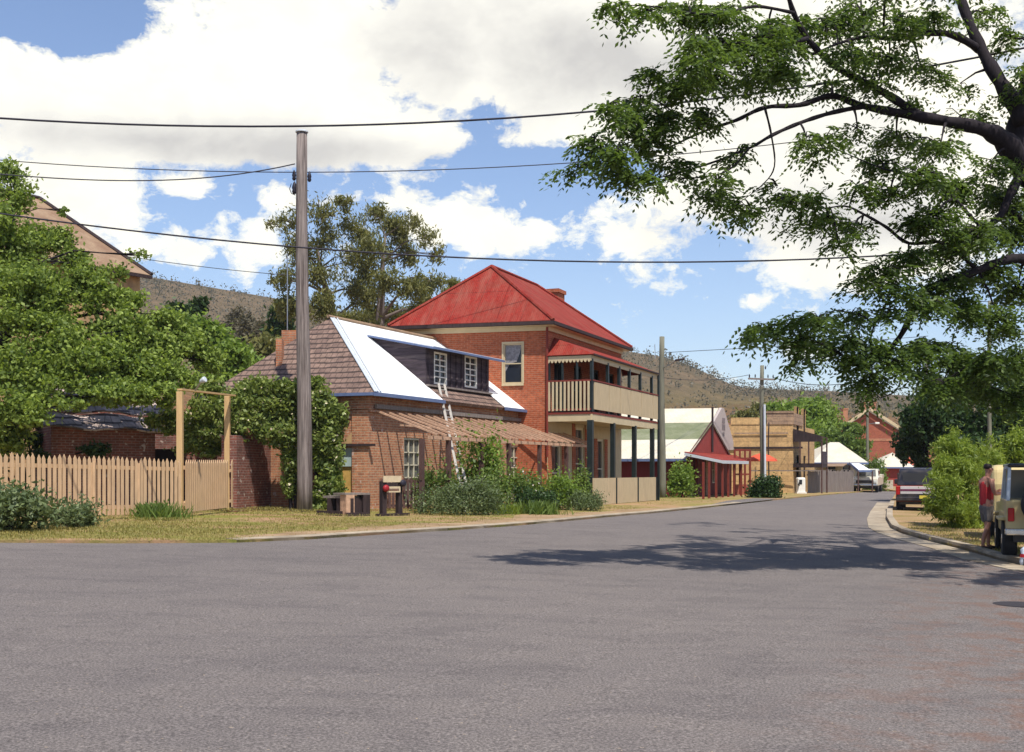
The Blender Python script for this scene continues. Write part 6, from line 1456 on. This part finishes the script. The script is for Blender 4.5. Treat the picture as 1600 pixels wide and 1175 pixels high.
for pts, Y0, Y1 in BR:
    P = []; rr = []
    n_ = len(pts)
    for i in range(n_-1):
        for k in range(5):
            f = k/5; g_ = (i+f)/(n_-1); Y = Y0+(Y1-Y0)*g_
            # catmull-rom
            p0, p1, p2, p3 = pts[max(i-1,0)], pts[i], pts[i+1], pts[min(i+2,n_-1)]
            cr = lambda a: 0.5*((2*p1[a]) + (-p0[a]+p2[a])*f + (2*p0[a]-5*p1[a]+4*p2[a]-p3[a])*f*f + (-p0[a]+3*p1[a]-3*p2[a]+p3[a])*f**3)
            P.append(W(cr(0), cr(1), Y)); rr.append(max(0.5, cr(2)*(0.68+0.08*math.sin(i*2.7+k*1.9)))*Y/F)
    P.append(W(pts[-1][0], pts[-1][1], Y1)); rr.append(pts[-1][2]*Y1/F)
    trunk.tube(P, rr, 8)
    LP_ += [(p, r) for p, r in zip(P, rr)]
LPn = np.array([tuple(p) for p, r in LP_]); LPr = np.array([r for p, r in LP_])
# foliage pads traced as ellipses: px, py, rx, ry, count weight
PADS = [(960,12,34,10,18),(1010,18,40,14,26),(1075,14,50,24,50),(1130,20,50,26,56),(1095,62,26,20,26),(1140,70,50,26,60),(1080,95,40,16,30),(1185,60,46,36,70),(1240,50,40,44,70),(1220,105,56,26,66),(1170,120,50,20,44),(1110,120,50,20,44),(1060,135,50,22,50),(1020,115,24,14,22),(1000,160,36,18,36),(950,163,26,12,22),(985,190,34,18,36),(930,215,24,18,22),(1040,185,44,24,54),(960,240,36,20,34),(905,262,24,10,18),(1010,225,44,22,46),(1000,280,36,14,26),(975,262,26,12,18),(1060,255,44,18,34),(1100,180,40,22,36),(1120,305,34,18,30),(1150,322,26,12,22),(1120,280,30,14,20),(1150,240,36,18,24),(1175,345-15,20,12,14),(1225,308,34,12,24),(1265,310,34,18,30),(1215,290,18,10,10),(1295,340,36,18,36),(1250,345,20,10,12),(1260,215,40,16,18),(1290,215,30,22,20),(1270,245,20,14,14),(1300,30,46,36,60),(1350,20,50,34,60),(1330,85,50,34,60),(1400,30,46,36,54),(1390,90,46,30,44),(1300,130,40,20,26),(1440,110,44,34,40),(1460,20,40,30,36),(1540,20,30,30,24),(1580,60,30,40,34),(1360,130,40,20,26),(1420,160,36,16,18),(1500,180,36,22,24),(1400,215,50,20,30),(1340,200,36,16,16),(1470,225,50,24,34),(1550,250,40,30,30),(1380,255,46,22,36),(1440,270,46,26,46),(1500,290,46,30,56),(1560,310,44,34,60),(1590,360,30,40,54),(1340,290,30,16,18),(1390,300,30,18,24),(1330,365,20,12,12),(1310,380,24,10,14),(1345,352,24,12,14),(1460,335,46,26,50),(1530,360,50,30,60),(1420,345,24,14,18),(1480,385,44,24,50),(1420,400,50,18,36),(1375,420,40,18,36),(1350,435,30,16,26),(1395,450,30,16,22),(1540,420,50,30,60),(1590,450,34,40,50),(1480,440,40,26,44),(1450,470,44,22,44),(1510,480,44,28,50),(1560,500,44,34,50),(1395,490,24,12,12),(1170,515,22,10,16),(1205,512,28,12,24),(1240,500,30,14,26),(1280,498,40,16,36),(1330,490,46,18,44),(1250,530,30,16,26),(1290,540,36,20,38),(1330,530,40,22,44),(1250,560,18,18,18),(1340,560,30,18,26),(1370,545,40,24,44),(1320,570,20,16,16),(1365,590,34,20,36),(1400,565,26,16,22),(1355,610,14,18,16),(1430,545,30,20,26),(1470,540,36,26,36),(1500,560,40,26,44),(1550,560,46,34,56),(1590,560,30,40,40),(1450,580,24,14,14),(1480,600,36,24,30),(1540,610,40,24,30),(1590,620,30,30,30),(1200,40,30,20,20),(1500,130,26,20,12),(1560,150,20,30,10),(1600,130,24,50,24)]
# boughs of the same crown outside the picture (they shade the road)
for _ in range(36): PADS.append((R.uniform(1300, 1950), R.uniform(-420, -30), 60, 40, 42))
for _ in range(26): PADS.append((R.uniform(1620, 2000), R.uniform(-40, 520), 60, 45, 42))
SP = []; tw = MB()
for (px, py, rx, ry, n) in PADS:
    # nearest limb in the picture gives the depth
    u = CX + LPn[:, 0]/LPn[:, 1]*F; v_ = HY - (LPn[:, 2]-EZ)/LPn[:, 1]*F
    d2 = (u-px)**2 + (v_-py)**2; j = int(np.argmin(d2)); Y = LPn[j, 1] + R.uniform(-0.8, 0.8)
    if py < -30 or px > 1620: Y = R.uniform(14.5, 25)
    c = W(px, py, Y); a = Vector(LPn[j])
    if (a-c).length < 8 and px < 1650 and py > -100:
        m = a.lerp(c, 0.5) + Vector((0, 0, 0.08*(c-a).length)); tw.tube([a, m, c], [min(LPr[j]*0.6, 0.035), 0.018, 0.009], 5, cap=False)
    nt_ = max(2, int(n*(2.8 if px > 1380 and py > 200 else 1.9)/8))
    for k in range(nt_):
        ang = R.uniform(0, 6.28); q = math.sqrt(R.random())
        e_ = W(px + rx*q*math.cos(ang), py + ry*0.72*q*math.sin(ang), Y + R.uniform(-1, 1)*rx*Y/F*1.1)
        if px < 1650 and py > -60:
            m2 = c.lerp(e_, 0.55) + Vector((0, 0, 0.05)); tw.tube([c.lerp(e_, 0.05), m2, e_], [0.011, 0.008, 0.005], 3, cap=False)
        od = (e_ - c); od.z *= 0.4; od = od.normalized() if od.length > 1e-3 else Vector((1,0,0))
        for s_ in range(R.randint(6, 10)):
            a2 = R.gauss(0, 1.0); dv = Matrix.Rotation(a2, 3, 'Z') @ od; f_ = R.uniform(-0.05, 0.4)
            b_ = e_ - od*f_ + Vector((R.gauss(0,0.06), R.gauss(0,0.06), R.gauss(0,0.04)))
            SP.append((b_.x, b_.y, b_.z, dv.x*0.8, dv.y*0.8, R.uniform(-0.55, 0.25)))
trunk.add(tw.v, tw.f)
trunk.build('trunk', M['bark'], big, smooth=True, uv=False)
SP = np.array(SP); n = len(SP); print('sprays', n)
# each spray: a drooping rachis with leaflets in pairs
D0 = SP[:, 3:]*1.2 + RN.normal(size=(n, 3))*0.12 + np.array([-0.08, 0, -0.05]); D0 /= np.linalg.norm(D0, axis=1, keepdims=True)
L = RN.uniform(0.2, 0.38, n)[:, None]
side = np.cross(D0, np.array([0, 0, 1.0])); side /= np.maximum(np.linalg.norm(side, axis=1, keepdims=True), 1e-6)
quads = []
for k in range(6):
    f = (k+0.8)/6
    ctr = SP[:, :3] + D0*L*f + np.array([0, 0, -1.0])*(L*f*f*0.55)
    for sgn in ((-1, 1) if k < 5 else (0,)):
        dirn = side*sgn*0.9 + D0*0.55 + np.array([0, 0, -0.35]) + RN.normal(size=(n, 3))*0.18
        dirn /= np.linalg.norm(dirn, axis=1, keepdims=True)
        ll = 0.088*RN.uniform(0.75, 1.25, n)[:, None]; w_ = np.cross(dirn, RN.normal(size=(n, 3))*0.5 + np.array([0, 0, 1.0])); w_ /= np.maximum(np.linalg.norm(w_, axis=1, keepdims=True), 1e-6); w_ *= ll*0.23
        mid_ = ctr + dirn*ll*0.5
        quads.append(np.stack([ctr, mid_ + w_, ctr + dirn*ll, mid_ - w_], 1))
npmesh('crown', np.concatenate(quads), 4, M['leaf_ash'], big)
# ================================================================ VEHICLES
def carpaint(name, c, rough=0.3, dust=0.2):
    m, nt, p, o = newmat(name); v = mapped(nt)
    n1 = noise(nt, v, 2.5, 5, 0.7)
    colr = mixc(nt, mth(nt, 'MULTIPLY', ramp(nt, n1, [(0.4, (0,0,0)), (0.7, (1,1,1))]), dust), c, (0.3,0.24,0.17))
    nt.links.new(colr, p.inputs['Base Color']); p.inputs['Roughness'].default_value = rough; p.inputs['Coat Weight'].default_value = 0.3
    return m
M['p_red'] = carpaint('faded_red_car_paint', (0.4,0.03,0.02)); M['p_silver'] = carpaint('silver_white_car_paint', (0.5,0.47,0.45))
M['p_black'] = carpaint('black_car_paint', (0.012,0.012,0.018)); M['p_white'] = carpaint('old_white_car_paint', (0.6,0.56,0.45)); M['p_cream'] = carpaint('cream_car_paint', (0.55,0.43,0.2), 0.45)
M['p_purple'] = plain('dark_stripe', (0.12,0.015,0.05), 0.5, 0.1); M['plate'] = plain('yellow_number_plate', (0.55,0.45,0.06), 0.5, 0.1)
M['lamp_red'] = plain('red_lamp_glass', (0.35,0.01,0.01), 0.25, 0.1); M['lamp_clear'] = plain('clear_lamp_glass', (0.6,0.6,0.55), 0.15, 0.05); M['chrome'] = plain('worn_chrome', (0.55,0.55,0.55), 0.25, 0.1, metallic=1.0)
V = Vector
def wheel(par, x, y, r=0.36, w=0.22, side=-1):
    wr = MB(); wr.lathe((x-w/2, y, r), (1,0,0), [(0,r*0.62),(0.0,r*0.9),(0.03,r),(w-0.03,r),(w,r*0.9),(w,r*0.62)], 24); t = wr.build('wheel', M['tyre'], par, smooth=False)
    mb = MB(); xs = x + side*w/2; mb.lathe((xs-side*0.05, y, r), (side,0,0), [(0,r*0.6),(0.03,r*0.58),(0.035,r*0.3),(0.055,r*0.22),(0.06,0.01)], 20); mb.build('rim', M['chrome'], t, smooth=False)
def shell(par, name, prof, hw, mat, taper=None, bevel=0.04):
    """side profile (y,z) swept across the width; taper(z) scales half width"""
    n = len(prof); vs = []
    for sgn in (-1, 1):
        for (y, z) in prof: vs.append(V((sgn*hw*(taper(y, z) if taper else 1), y, z)))
    fs = [list(range(n)), [i+n for i in range(n)][::-1]] + [[i, i+n, (i+1)%n+n, (i+1)%n] for i in range(n)]
    mb = MB(); mb.add(vs, fs); o = mb.build(name, mat, par)
    bm = bmesh.new(); bm.from_mesh(o.data); bmesh.ops.recalc_face_normals(bm, faces=bm.faces); bm.to_mesh(o.data); bm.free()
    b = o.modifiers.new('bevel', 'BEVEL'); b.width = bevel; b.segments = 3; b.limit_method = 'ANGLE'; b.angle_limit = math.radians(25)
    return o
def slabp(par, name, c, sz, mat, bevel=0.0):
    mb = MB(); mb.box(c, sz); return mb.build(name, mat, par, bevel=bevel)
def mirror_pair(par, name, c, sz, mat, bevel=0.0):
    for s in (-1, 1): slabp(par, name, (s*c[0], c[1], c[2]), sz, mat, bevel)
# dark and red pickup, seen from behind (rear at y=0)
pk_ = thing('parked_pickup', 'dark red pickup with black canopy and silver tailgate parked at the right kerb', 'pickup')
shell(pk_, 'body', [(0,0.5),(0.0,1.02),(1.9,1.04),(3.6,1.02),(4.7,0.92),(4.8,0.55),(4.3,0.42),(0.1,0.42)], 0.87, M['p_red'])
shell(pk_, 'cab', [(1.9,1.0),(2.05,1.66),(2.3,1.72),(3.2,1.70),(3.85,1.02)], 0.80, M['p_black'], lambda y, z: 1.0 if z < 1.2 else 0.88)
shell(pk_, 'canopy', [(0.02,1.03),(0.16,1.60),(0.3,1.68),(1.86,1.70),(1.88,1.03)], 0.83, M['p_black'], lambda y, z: 1.0 if z < 1.2 else 0.9)
slabp(pk_, 'rear_window', (0, 0.066, 1.34), (1.25, 0.02, 0.36), M['glass']).rotation_euler = (0, 0, 0)
mirror_pair(pk_, 'side_window', (0.80, 2.8, 1.36), (0.03, 1.0, 0.3), M['glass'])
mirror_pair(pk_, 'canopy_window', (0.81, 1.0, 1.36), (0.03, 1.3, 0.3), M['glass'])
tg = slabp(pk_, 'tailgate', (0, -0.012, 0.86), (1.40, 0.04, 0.3), M['p_silver'], 0.01)
slabp(tg, 'stripe', (0, -0.036, 0.86), (1.38, 0.01, 0.07), M['p_purple'])
slabp(pk_, 'rear_panel', (0, -0.008, 0.62), (1.66, 0.03, 0.2), M['p_black'])
slabp(pk_, 'bumper', (0, -0.14, 0.52), (1.72, 0.14, 0.16), M['p_black'], 0.03)
slabp(pk_, 'number_plate', (0.18, -0.219, 0.60), (0.37, 0.015, 0.12), M['plate'])
mirror_pair(pk_, 'tail_lamp', (0.785, -0.015, 0.84), (0.13, 0.04, 0.3), M['lamp_red'])
mirror_pair(pk_, 'side_mirror', (0.98, 3.3, 1.16), (0.18, 0.09, 0.2), M['p_black'], 0.03)
slabp(pk_, 'underbody', (0, 2.3, 0.38), (1.5, 4.0, 0.16), M['p_black'])
for x in (-0.76, 0.76):
    for y in (0.95, 3.9): wheel(pk_, x, y, 0.35, 0.22, 1 if x > 0 else -1)
mirror_pair(pk_, 'mud_flap', (0.76, 0.5, 0.3), (0.24, 0.02, 0.32), M['tyre'])
g_ = G(1437, 801); pk_.location = g_; pk_.rotation_euler.z = -math.radians(20.5)
# old white pickup facing us (front at y=0 pointing -y)
wp = thing('white_pickup', 'old white pickup parked nose towards us by the paling fence', 'pickup')
shell(wp, 'body', [(0,0.5),(0.02,0.88),(0.1,0.98),(1.15,1.06),(1.2,1.06),(4.4,1.0),(4.45,0.5),(0.1,0.42)], 0.84, M['p_white'])
shell(wp, 'cab', [(1.15,1.02),(1.6,1.50),(1.8,1.56),(2.8,1.56),(2.95,1.02)], 0.76, M['p_white'], lambda y, z: 1.0 if z < 1.2 else 0.9, 0.05)
mb = MB(); mb.add([V((-0.62,1.155,1.09)), V((0.62,1.155,1.09)), V((0.56,1.555,1.50)), V((-0.56,1.555,1.50)), V((-0.62,1.175,1.08)), V((0.62,1.175,1.08)), V((0.56,1.575,1.49)), V((-0.56,1.575,1.49))], [[0,1,2,3],[7,6,5,4],[0,4,5,1],[1,5,6,2],[2,6,7,3],[3,7,4,0]]); mb.build('windscreen', M['glass_pale'], wp)
mirror_pair(wp, 'side_window', (0.73, 2.2, 1.27), (0.05, 0.85, 0.3), M['glass'])
slabp(wp, 'grille', (0, -0.012, 0.70), (1.1, 0.04, 0.2), M['p_black'])
mirror_pair(wp, 'headlight', (0.66, -0.02, 0.72), (0.2, 0.05, 0.18), M['lamp_clear'], 0.03)
slabp(wp, 'bumper', (0, -0.12, 0.48), (1.62, 0.12, 0.12), M['chrome'], 0.03)
slabp(wp, 'underbody', (0, 2.1, 0.36), (1.4, 3.7, 0.2), M['p_black'])
slabp(wp, 'tray', (0, 3.75, 1.05), (1.72, 1.4, 0.3), M['p_white'], 0.03)
for x in (-0.72, 0.72):
    for y in (0.75, 3.4): wheel(wp, x, y, 0.33, 0.2, 1 if x > 0 else -1)
g_ = G(1351, 769.2); wp.location = g_; wp.rotation_euler.z = math.radians(-22); wp.scale = (1.05, 1.05, 1.05)
# old open four wheel drive at the right edge
jp = thing('four_wheel_drive', 'old cream off-roader with rear spare wheel parked at the right edge', 'off-roader')
shell(jp, 'body', [(0,0.55),(0.0,1.12),(1.9,1.12),(2.0,1.06),(3.5,1.02),(3.55,0.6),(3.2,0.5),(2.3,0.5),(0.9,0.5),(0.1,0.5)], 0.78, M['p_cream'], None, 0.03)
mirror_pair(jp, 'wheel_arch', (0.83, 0.62, 0.78), (0.14, 0.95, 0.06), M['p_cream'], 0.02)
mirror_pair(jp, 'wheel_arch', (0.83, 2.95, 0.80), (0.14, 0.9, 0.06), M['p_cream'], 0.02)
fr_ = M['p_cream']
for s in (-1, 1):
    for (a, b) in (((0.02,1.1),(0.35,1.7)), ((0.28,1.1),(0.55,1.7)), ((1.15,1.1),(1.15,1.7)), ((1.95,1.08),(1.75,1.7)), ((0.35,1.7),(1.75,1.7))):
        mb = MB(); mb.beam(V((s*0.74, a[0], a[1])), V((s*0.70, b[0], b[1])), 0.05, 0.06); mb.build('window_frame', M['roof_trim'], jp)
mb = MB(); mb.frame(V((-0.74, 0.28, 1.70)), V((1.48,0,0)), V((0,1.55,0)), V((0,0,0.07))); mb.build('soft_top', M['p_black'], jp, bevel=0.03)
mirror_pair(jp, 'side_window', (0.72, 0.8, 1.4), (0.015, 0.75, 0.5), M['glass_pale'])
slabp(jp, 'windscreen', (0, 1.88, 1.38), (1.36, 0.03, 0.56), M['glass_pale'])
slabp(jp, 'rear_bumper', (0, -0.12, 0.56), (1.62, 0.16, 0.12), M['chrome'], 0.03)
mirror_pair(jp, 'tail_lamp', (0.70, -0.03, 0.86), (0.11, 0.07, 0.24), M['lamp_red'], 0.02)
mb = MB(); mb.lathe((-0.18, -0.05, 1.05), (0,-1,0), [(0,0.22),(0.0,0.33),(0.03,0.37),(0.18,0.37),(0.21,0.33),(0.21,0.22)], 24); sw_ = mb.build('spare_wheel', M['tyre'], jp)
mb = MB(); mb.lathe((-0.18, -0.2, 1.05), (0,-1,0), [(0,0.21),(0.03,0.2),(0.04,0.1),(0.05,0.01)], 20); mb.build('rim', M['chrome'], sw_)
slabp(jp, 'underbody', (0, 1.7, 0.45), (1.3, 3.2, 0.16), M['p_black'])
slabp(jp, 'tow_bar', (0.1, -0.28, 0.42), (0.08, 0.3, 0.06), M['p_black'])
for x in (-0.70, 0.70):
    for y in (0.62, 2.95): wheel(jp, x, y, 0.39, 0.24, 1 if x > 0 else -1)
g_ = G(1578, 878); ang = -math.radians(19.5); jp.rotation_euler.z = ang
lft = Matrix.Rotation(ang, 3, 'Z') @ V((-0.70, 0.3, 0)); jp.location = V((g_.x, g_.y, g_.z)) - lft
# cream camper trailer beyond it
ct = thing('camper_trailer', 'cream camper box with rounded corners beyond the old off-roader', 'camper')
shell(ct, 'body', [(0,0.5),(-0.03,1.5),(0.08,1.92),(0.3,2.0),(2.6,2.0),(2.8,1.85),(2.85,0.5)], 0.85, M['p_cream'], None, 0.12)
slabp(ct, 'rear_window', (0, -0.03, 1.3), (0.9, 0.02, 0.4), M['glass']); slabp(ct, 'chassis', (0, 1.4, 0.42), (1.4, 3.0, 0.14), M['p_black'])
for x in (-0.74, 0.74): wheel(ct, x, 1.5, 0.33, 0.2, 1 if x > 0 else -1)
Yc = 26.8; xl = (1554-CX)*Yc/F; ct.location = (xl+0.85, Yc, gz(xl, Yc)+0.06-0.2+0.14); ct.rotation_euler.z = -math.radians(20); ct.scale = (1, 1, (ZY(722, Yc)-gz(xl, Yc)-0.06)/2.0)
# bag on the ground
BG0 = 0.6
bg_ = thing('plastic_bag', 'white and pale blue plastic bag with red print on the ground behind the cream off-roader', 'bag', G(1600, 884))
b = V(bg_.location); mb = MB()
mb.tube([b+V((0.0,0,0)), b+V((0.01,0.02,0.06)), b+V((0.03,0.02,0.18)), b+V((0.0,0.03,0.28)), b+V((0.02,0.0,0.33))], [0.06,0.08,0.07,0.05,0.015], 9); mb.build('sack', plain('white_blue_plastic', (0.6,0.65,0.72), 0.35, 0.1), bg_, smooth=True)
mb = MB(); mb.tube([b+V((0.015,0.02,0.14)), b+V((0.022,0.02,0.2))], [0.082,0.077], 9, cap=False); mb.build('print', M['lamp_red'], bg_)
dc = thing('shadow_spot', 'dark round disc standing for a shadow spot on the road at the right edge', 'shadow spot', G(1592, 945))
b = V(dc.location); mb = MB(); mb.lathe(b-V((0,0,0.05)), (0,0,1), [(0,0.3),(0.06,0.3),(0.062,0.27)], 24); mb.build('shadow_disc', plain('dark_shadow_tone', (0.03,0.025,0.03), 0.7, 0.3, 30), dc)  # flat dark disc: a shadow spot on the asphalt put into colour and shape

# ================================================================ PERSON
M['skin'] = plain('sunburnt_skin', (0.42,0.2,0.14), 0.55, 0.08, 4, bmp=0.05); M['hair'] = plain('dark_hair', (0.015,0.01,0.01), 0.7, 0.3, 20)
M['singlet'] = plain('red_singlet_cloth', (0.42,0.03,0.035), 0.85, 0.2, 8); M['shorts'] = plain('grey_shorts_cloth', (0.15,0.13,0.12), 0.9, 0.25, 10); M['shoe'] = plain('dark_shoe', (0.03,0.025,0.03), 0.6, 0.2)
def skin(name, nodes, edges, mat, par, sub=1, root=0):
    me = bpy.data.meshes.new(name); me.from_pydata([n_[0] for n_ in nodes], edges, []); me.update()
    o = link(name, me, mat, par)
    o.modifiers.new('skin', 'SKIN'); lay = me.skin_vertices[0] if me.skin_vertices else None
    if lay is None:
        bm = bmesh.new(); bm.from_mesh(me); bm.verts.layers.skin.verify(); bm.to_mesh(me); bm.free(); lay = me.skin_vertices[0]
    for i, n_ in enumerate(nodes):
        r = n_[1]; lay.data[i].radius = r if isinstance(r, tuple) else (r, r); lay.data[i].use_root = (i == root)
    s = o.modifiers.new('sub', 'SUBSURF'); s.levels = sub; s.render_levels = sub
    me.materials.clear(); me.materials.append(mat)
    return o
ps = thing('person', 'person in red singlet and grey shorts standing beside the old cream off-roader', 'person')
# local frame: x = forward (the way the person faces), y = left
N_ = [((0,0,0.95),(0.12,0.15)), ((0.0,0,1.08),(0.11,0.14)), ((0.01,0,1.25),(0.12,0.16)), ((0.0,0,1.40),(0.10,0.15)), ((0.02,0,1.49),(0.055,0.055)), ((0.05,0,1.56),(0.06,0.06)), ((0.06,0,1.65),(0.085,0.075)), ((0.05,0,1.72),(0.075,0.065))]
E_ = [(i, i+1) for i in range(7)]
def add(prev, pts):
    for p, r in pts: N_.append((p, r)); E_.append((prev, len(N_)-1)); prev = len(N_)-1
    return prev
for s, dx in ((1, 0.10), (-1, -0.10)):
    add(0, [((0.0+dx*0.1, s*0.10, 0.86),0.09), ((dx*0.6+0.03, s*0.11, 0.5),0.058), ((dx*1.2, s*0.11, 0.28),0.05), ((dx*1.4-0.02, s*0.115, 0.1),0.036), ((dx*1.4+0.03, s*0.12, 0.05),0.036), ((dx*1.4+0.15, s*0.125, 0.035),0.03)])
hand_ends = []
for s in (1, -1):
    e = add(3, [((0.0, s*0.19, 1.41),0.055), ((-0.01 if s < 0 else 0.04, s*0.24, 1.28),0.046), ((0.04 if s < 0 else 0.08, s*0.24, 1.14),0.04), ((0.17, s*0.19, 1.15),0.036), ((0.30, s*0.13, 1.19),0.025), ((0.36, s*0.12, 1.20),(0.028,0.02))])
    px_, py_, pz_ = N_[e][0]
    for k in range(4):
        off = (k-1.5)*0.019
        add(e, [((px_+0.035, py_, pz_+off),0.0095), ((px_+0.065-abs(off)*0.3, py_-s*0.008, pz_+off),0.0085), ((px_+0.085-abs(off)*0.5, py_-s*0.025, pz_+off-0.004),0.0075)])
    add(e-0, [((px_-0.01, py_-s*0.028, pz_+0.03),0.0105), ((px_+0.02, py_-s*0.045, pz_+0.045),0.009)])
body = skin('body', N_, E_, M['skin'], ps, 1)
skin('singlet', [((0,0,0.86),(0.14,0.175)), ((0,0,1.02),(0.13,0.165)), ((0.01,0,1.2),(0.138,0.178)), ((0.0,0,1.36),(0.118,0.168)), ((0.0,0,1.42),(0.10,0.12))], [(i,i+1) for i in range(4)], M['singlet'], ps, 1)
skin('shorts', [((0,0,0.97),(0.13,0.155)), ((0,0,0.88),(0.12,0.14)), ((0.02,0.10,0.78),0.105), ((0.06,0.11,0.54),0.088), ((-0.01,-0.10,0.78),0.105), ((-0.02,-0.11,0.54),0.088)], [(0,1),(1,2),(2,3),(1,4),(4,5)], M['shorts'], ps, 1)
skin('hair', [((0.02,0,1.64),(0.085,0.085)), ((0.035,0,1.72),(0.105,0.09)), ((0.05,0,1.765),(0.08,0.07))], [(0,1),(1,2)], M['hair'], ps, 1)
for s, dx in ((1, 0.10), (-1, -0.10)):
    skin('shoe', [((dx*1.4-0.05, s*0.12, 0.05),(0.045,0.042)), ((dx*1.4+0.07, s*0.123, 0.04),(0.042,0.034)), ((dx*1.4+0.2, s*0.128, 0.03),(0.032,0.026))], [(0,1),(1,2)], M['shoe'], ps, 1)
# face: nose, ears, mouth, eyes
mb = MB()
mb.tube([V((0.135,0,1.675)), V((0.158,0,1.64)), V((0.14,0,1.63))], [0.008,0.016,0.012], 6); mb.build('nose', M['skin'], ps, smooth=True)
for s in (-1, 1):
    mb = MB(); mb.lathe(V((0.045, s*0.075, 1.65)), (0,s,0), [(0,0.015),(0.008,0.028),(0.014,0.02)], 8); mb.build('ear', M['skin'], ps, smooth=True)
    mb = MB(); mb.lathe(V((0.128, s*0.03, 1.675)), (1,0,0), [(0,0.004),(0.004,0.011),(0.01,0.003)], 8); mb.build('eye', M['hair'], ps, smooth=True)
mb = MB(); mb.box((0.137, 0, 1.597), (0.012, 0.045, 0.01)); mb.build('mouth', M['singlet'], ps)
g_ = G(1541, 864); ps.location = g_ + V((0,0,0.07)); hp = (863-728)*g_.y/F; ps.scale = (hp/1.78,)*3; ps.rotation_euler.z = math.radians(12)
print('person', g_, hp)
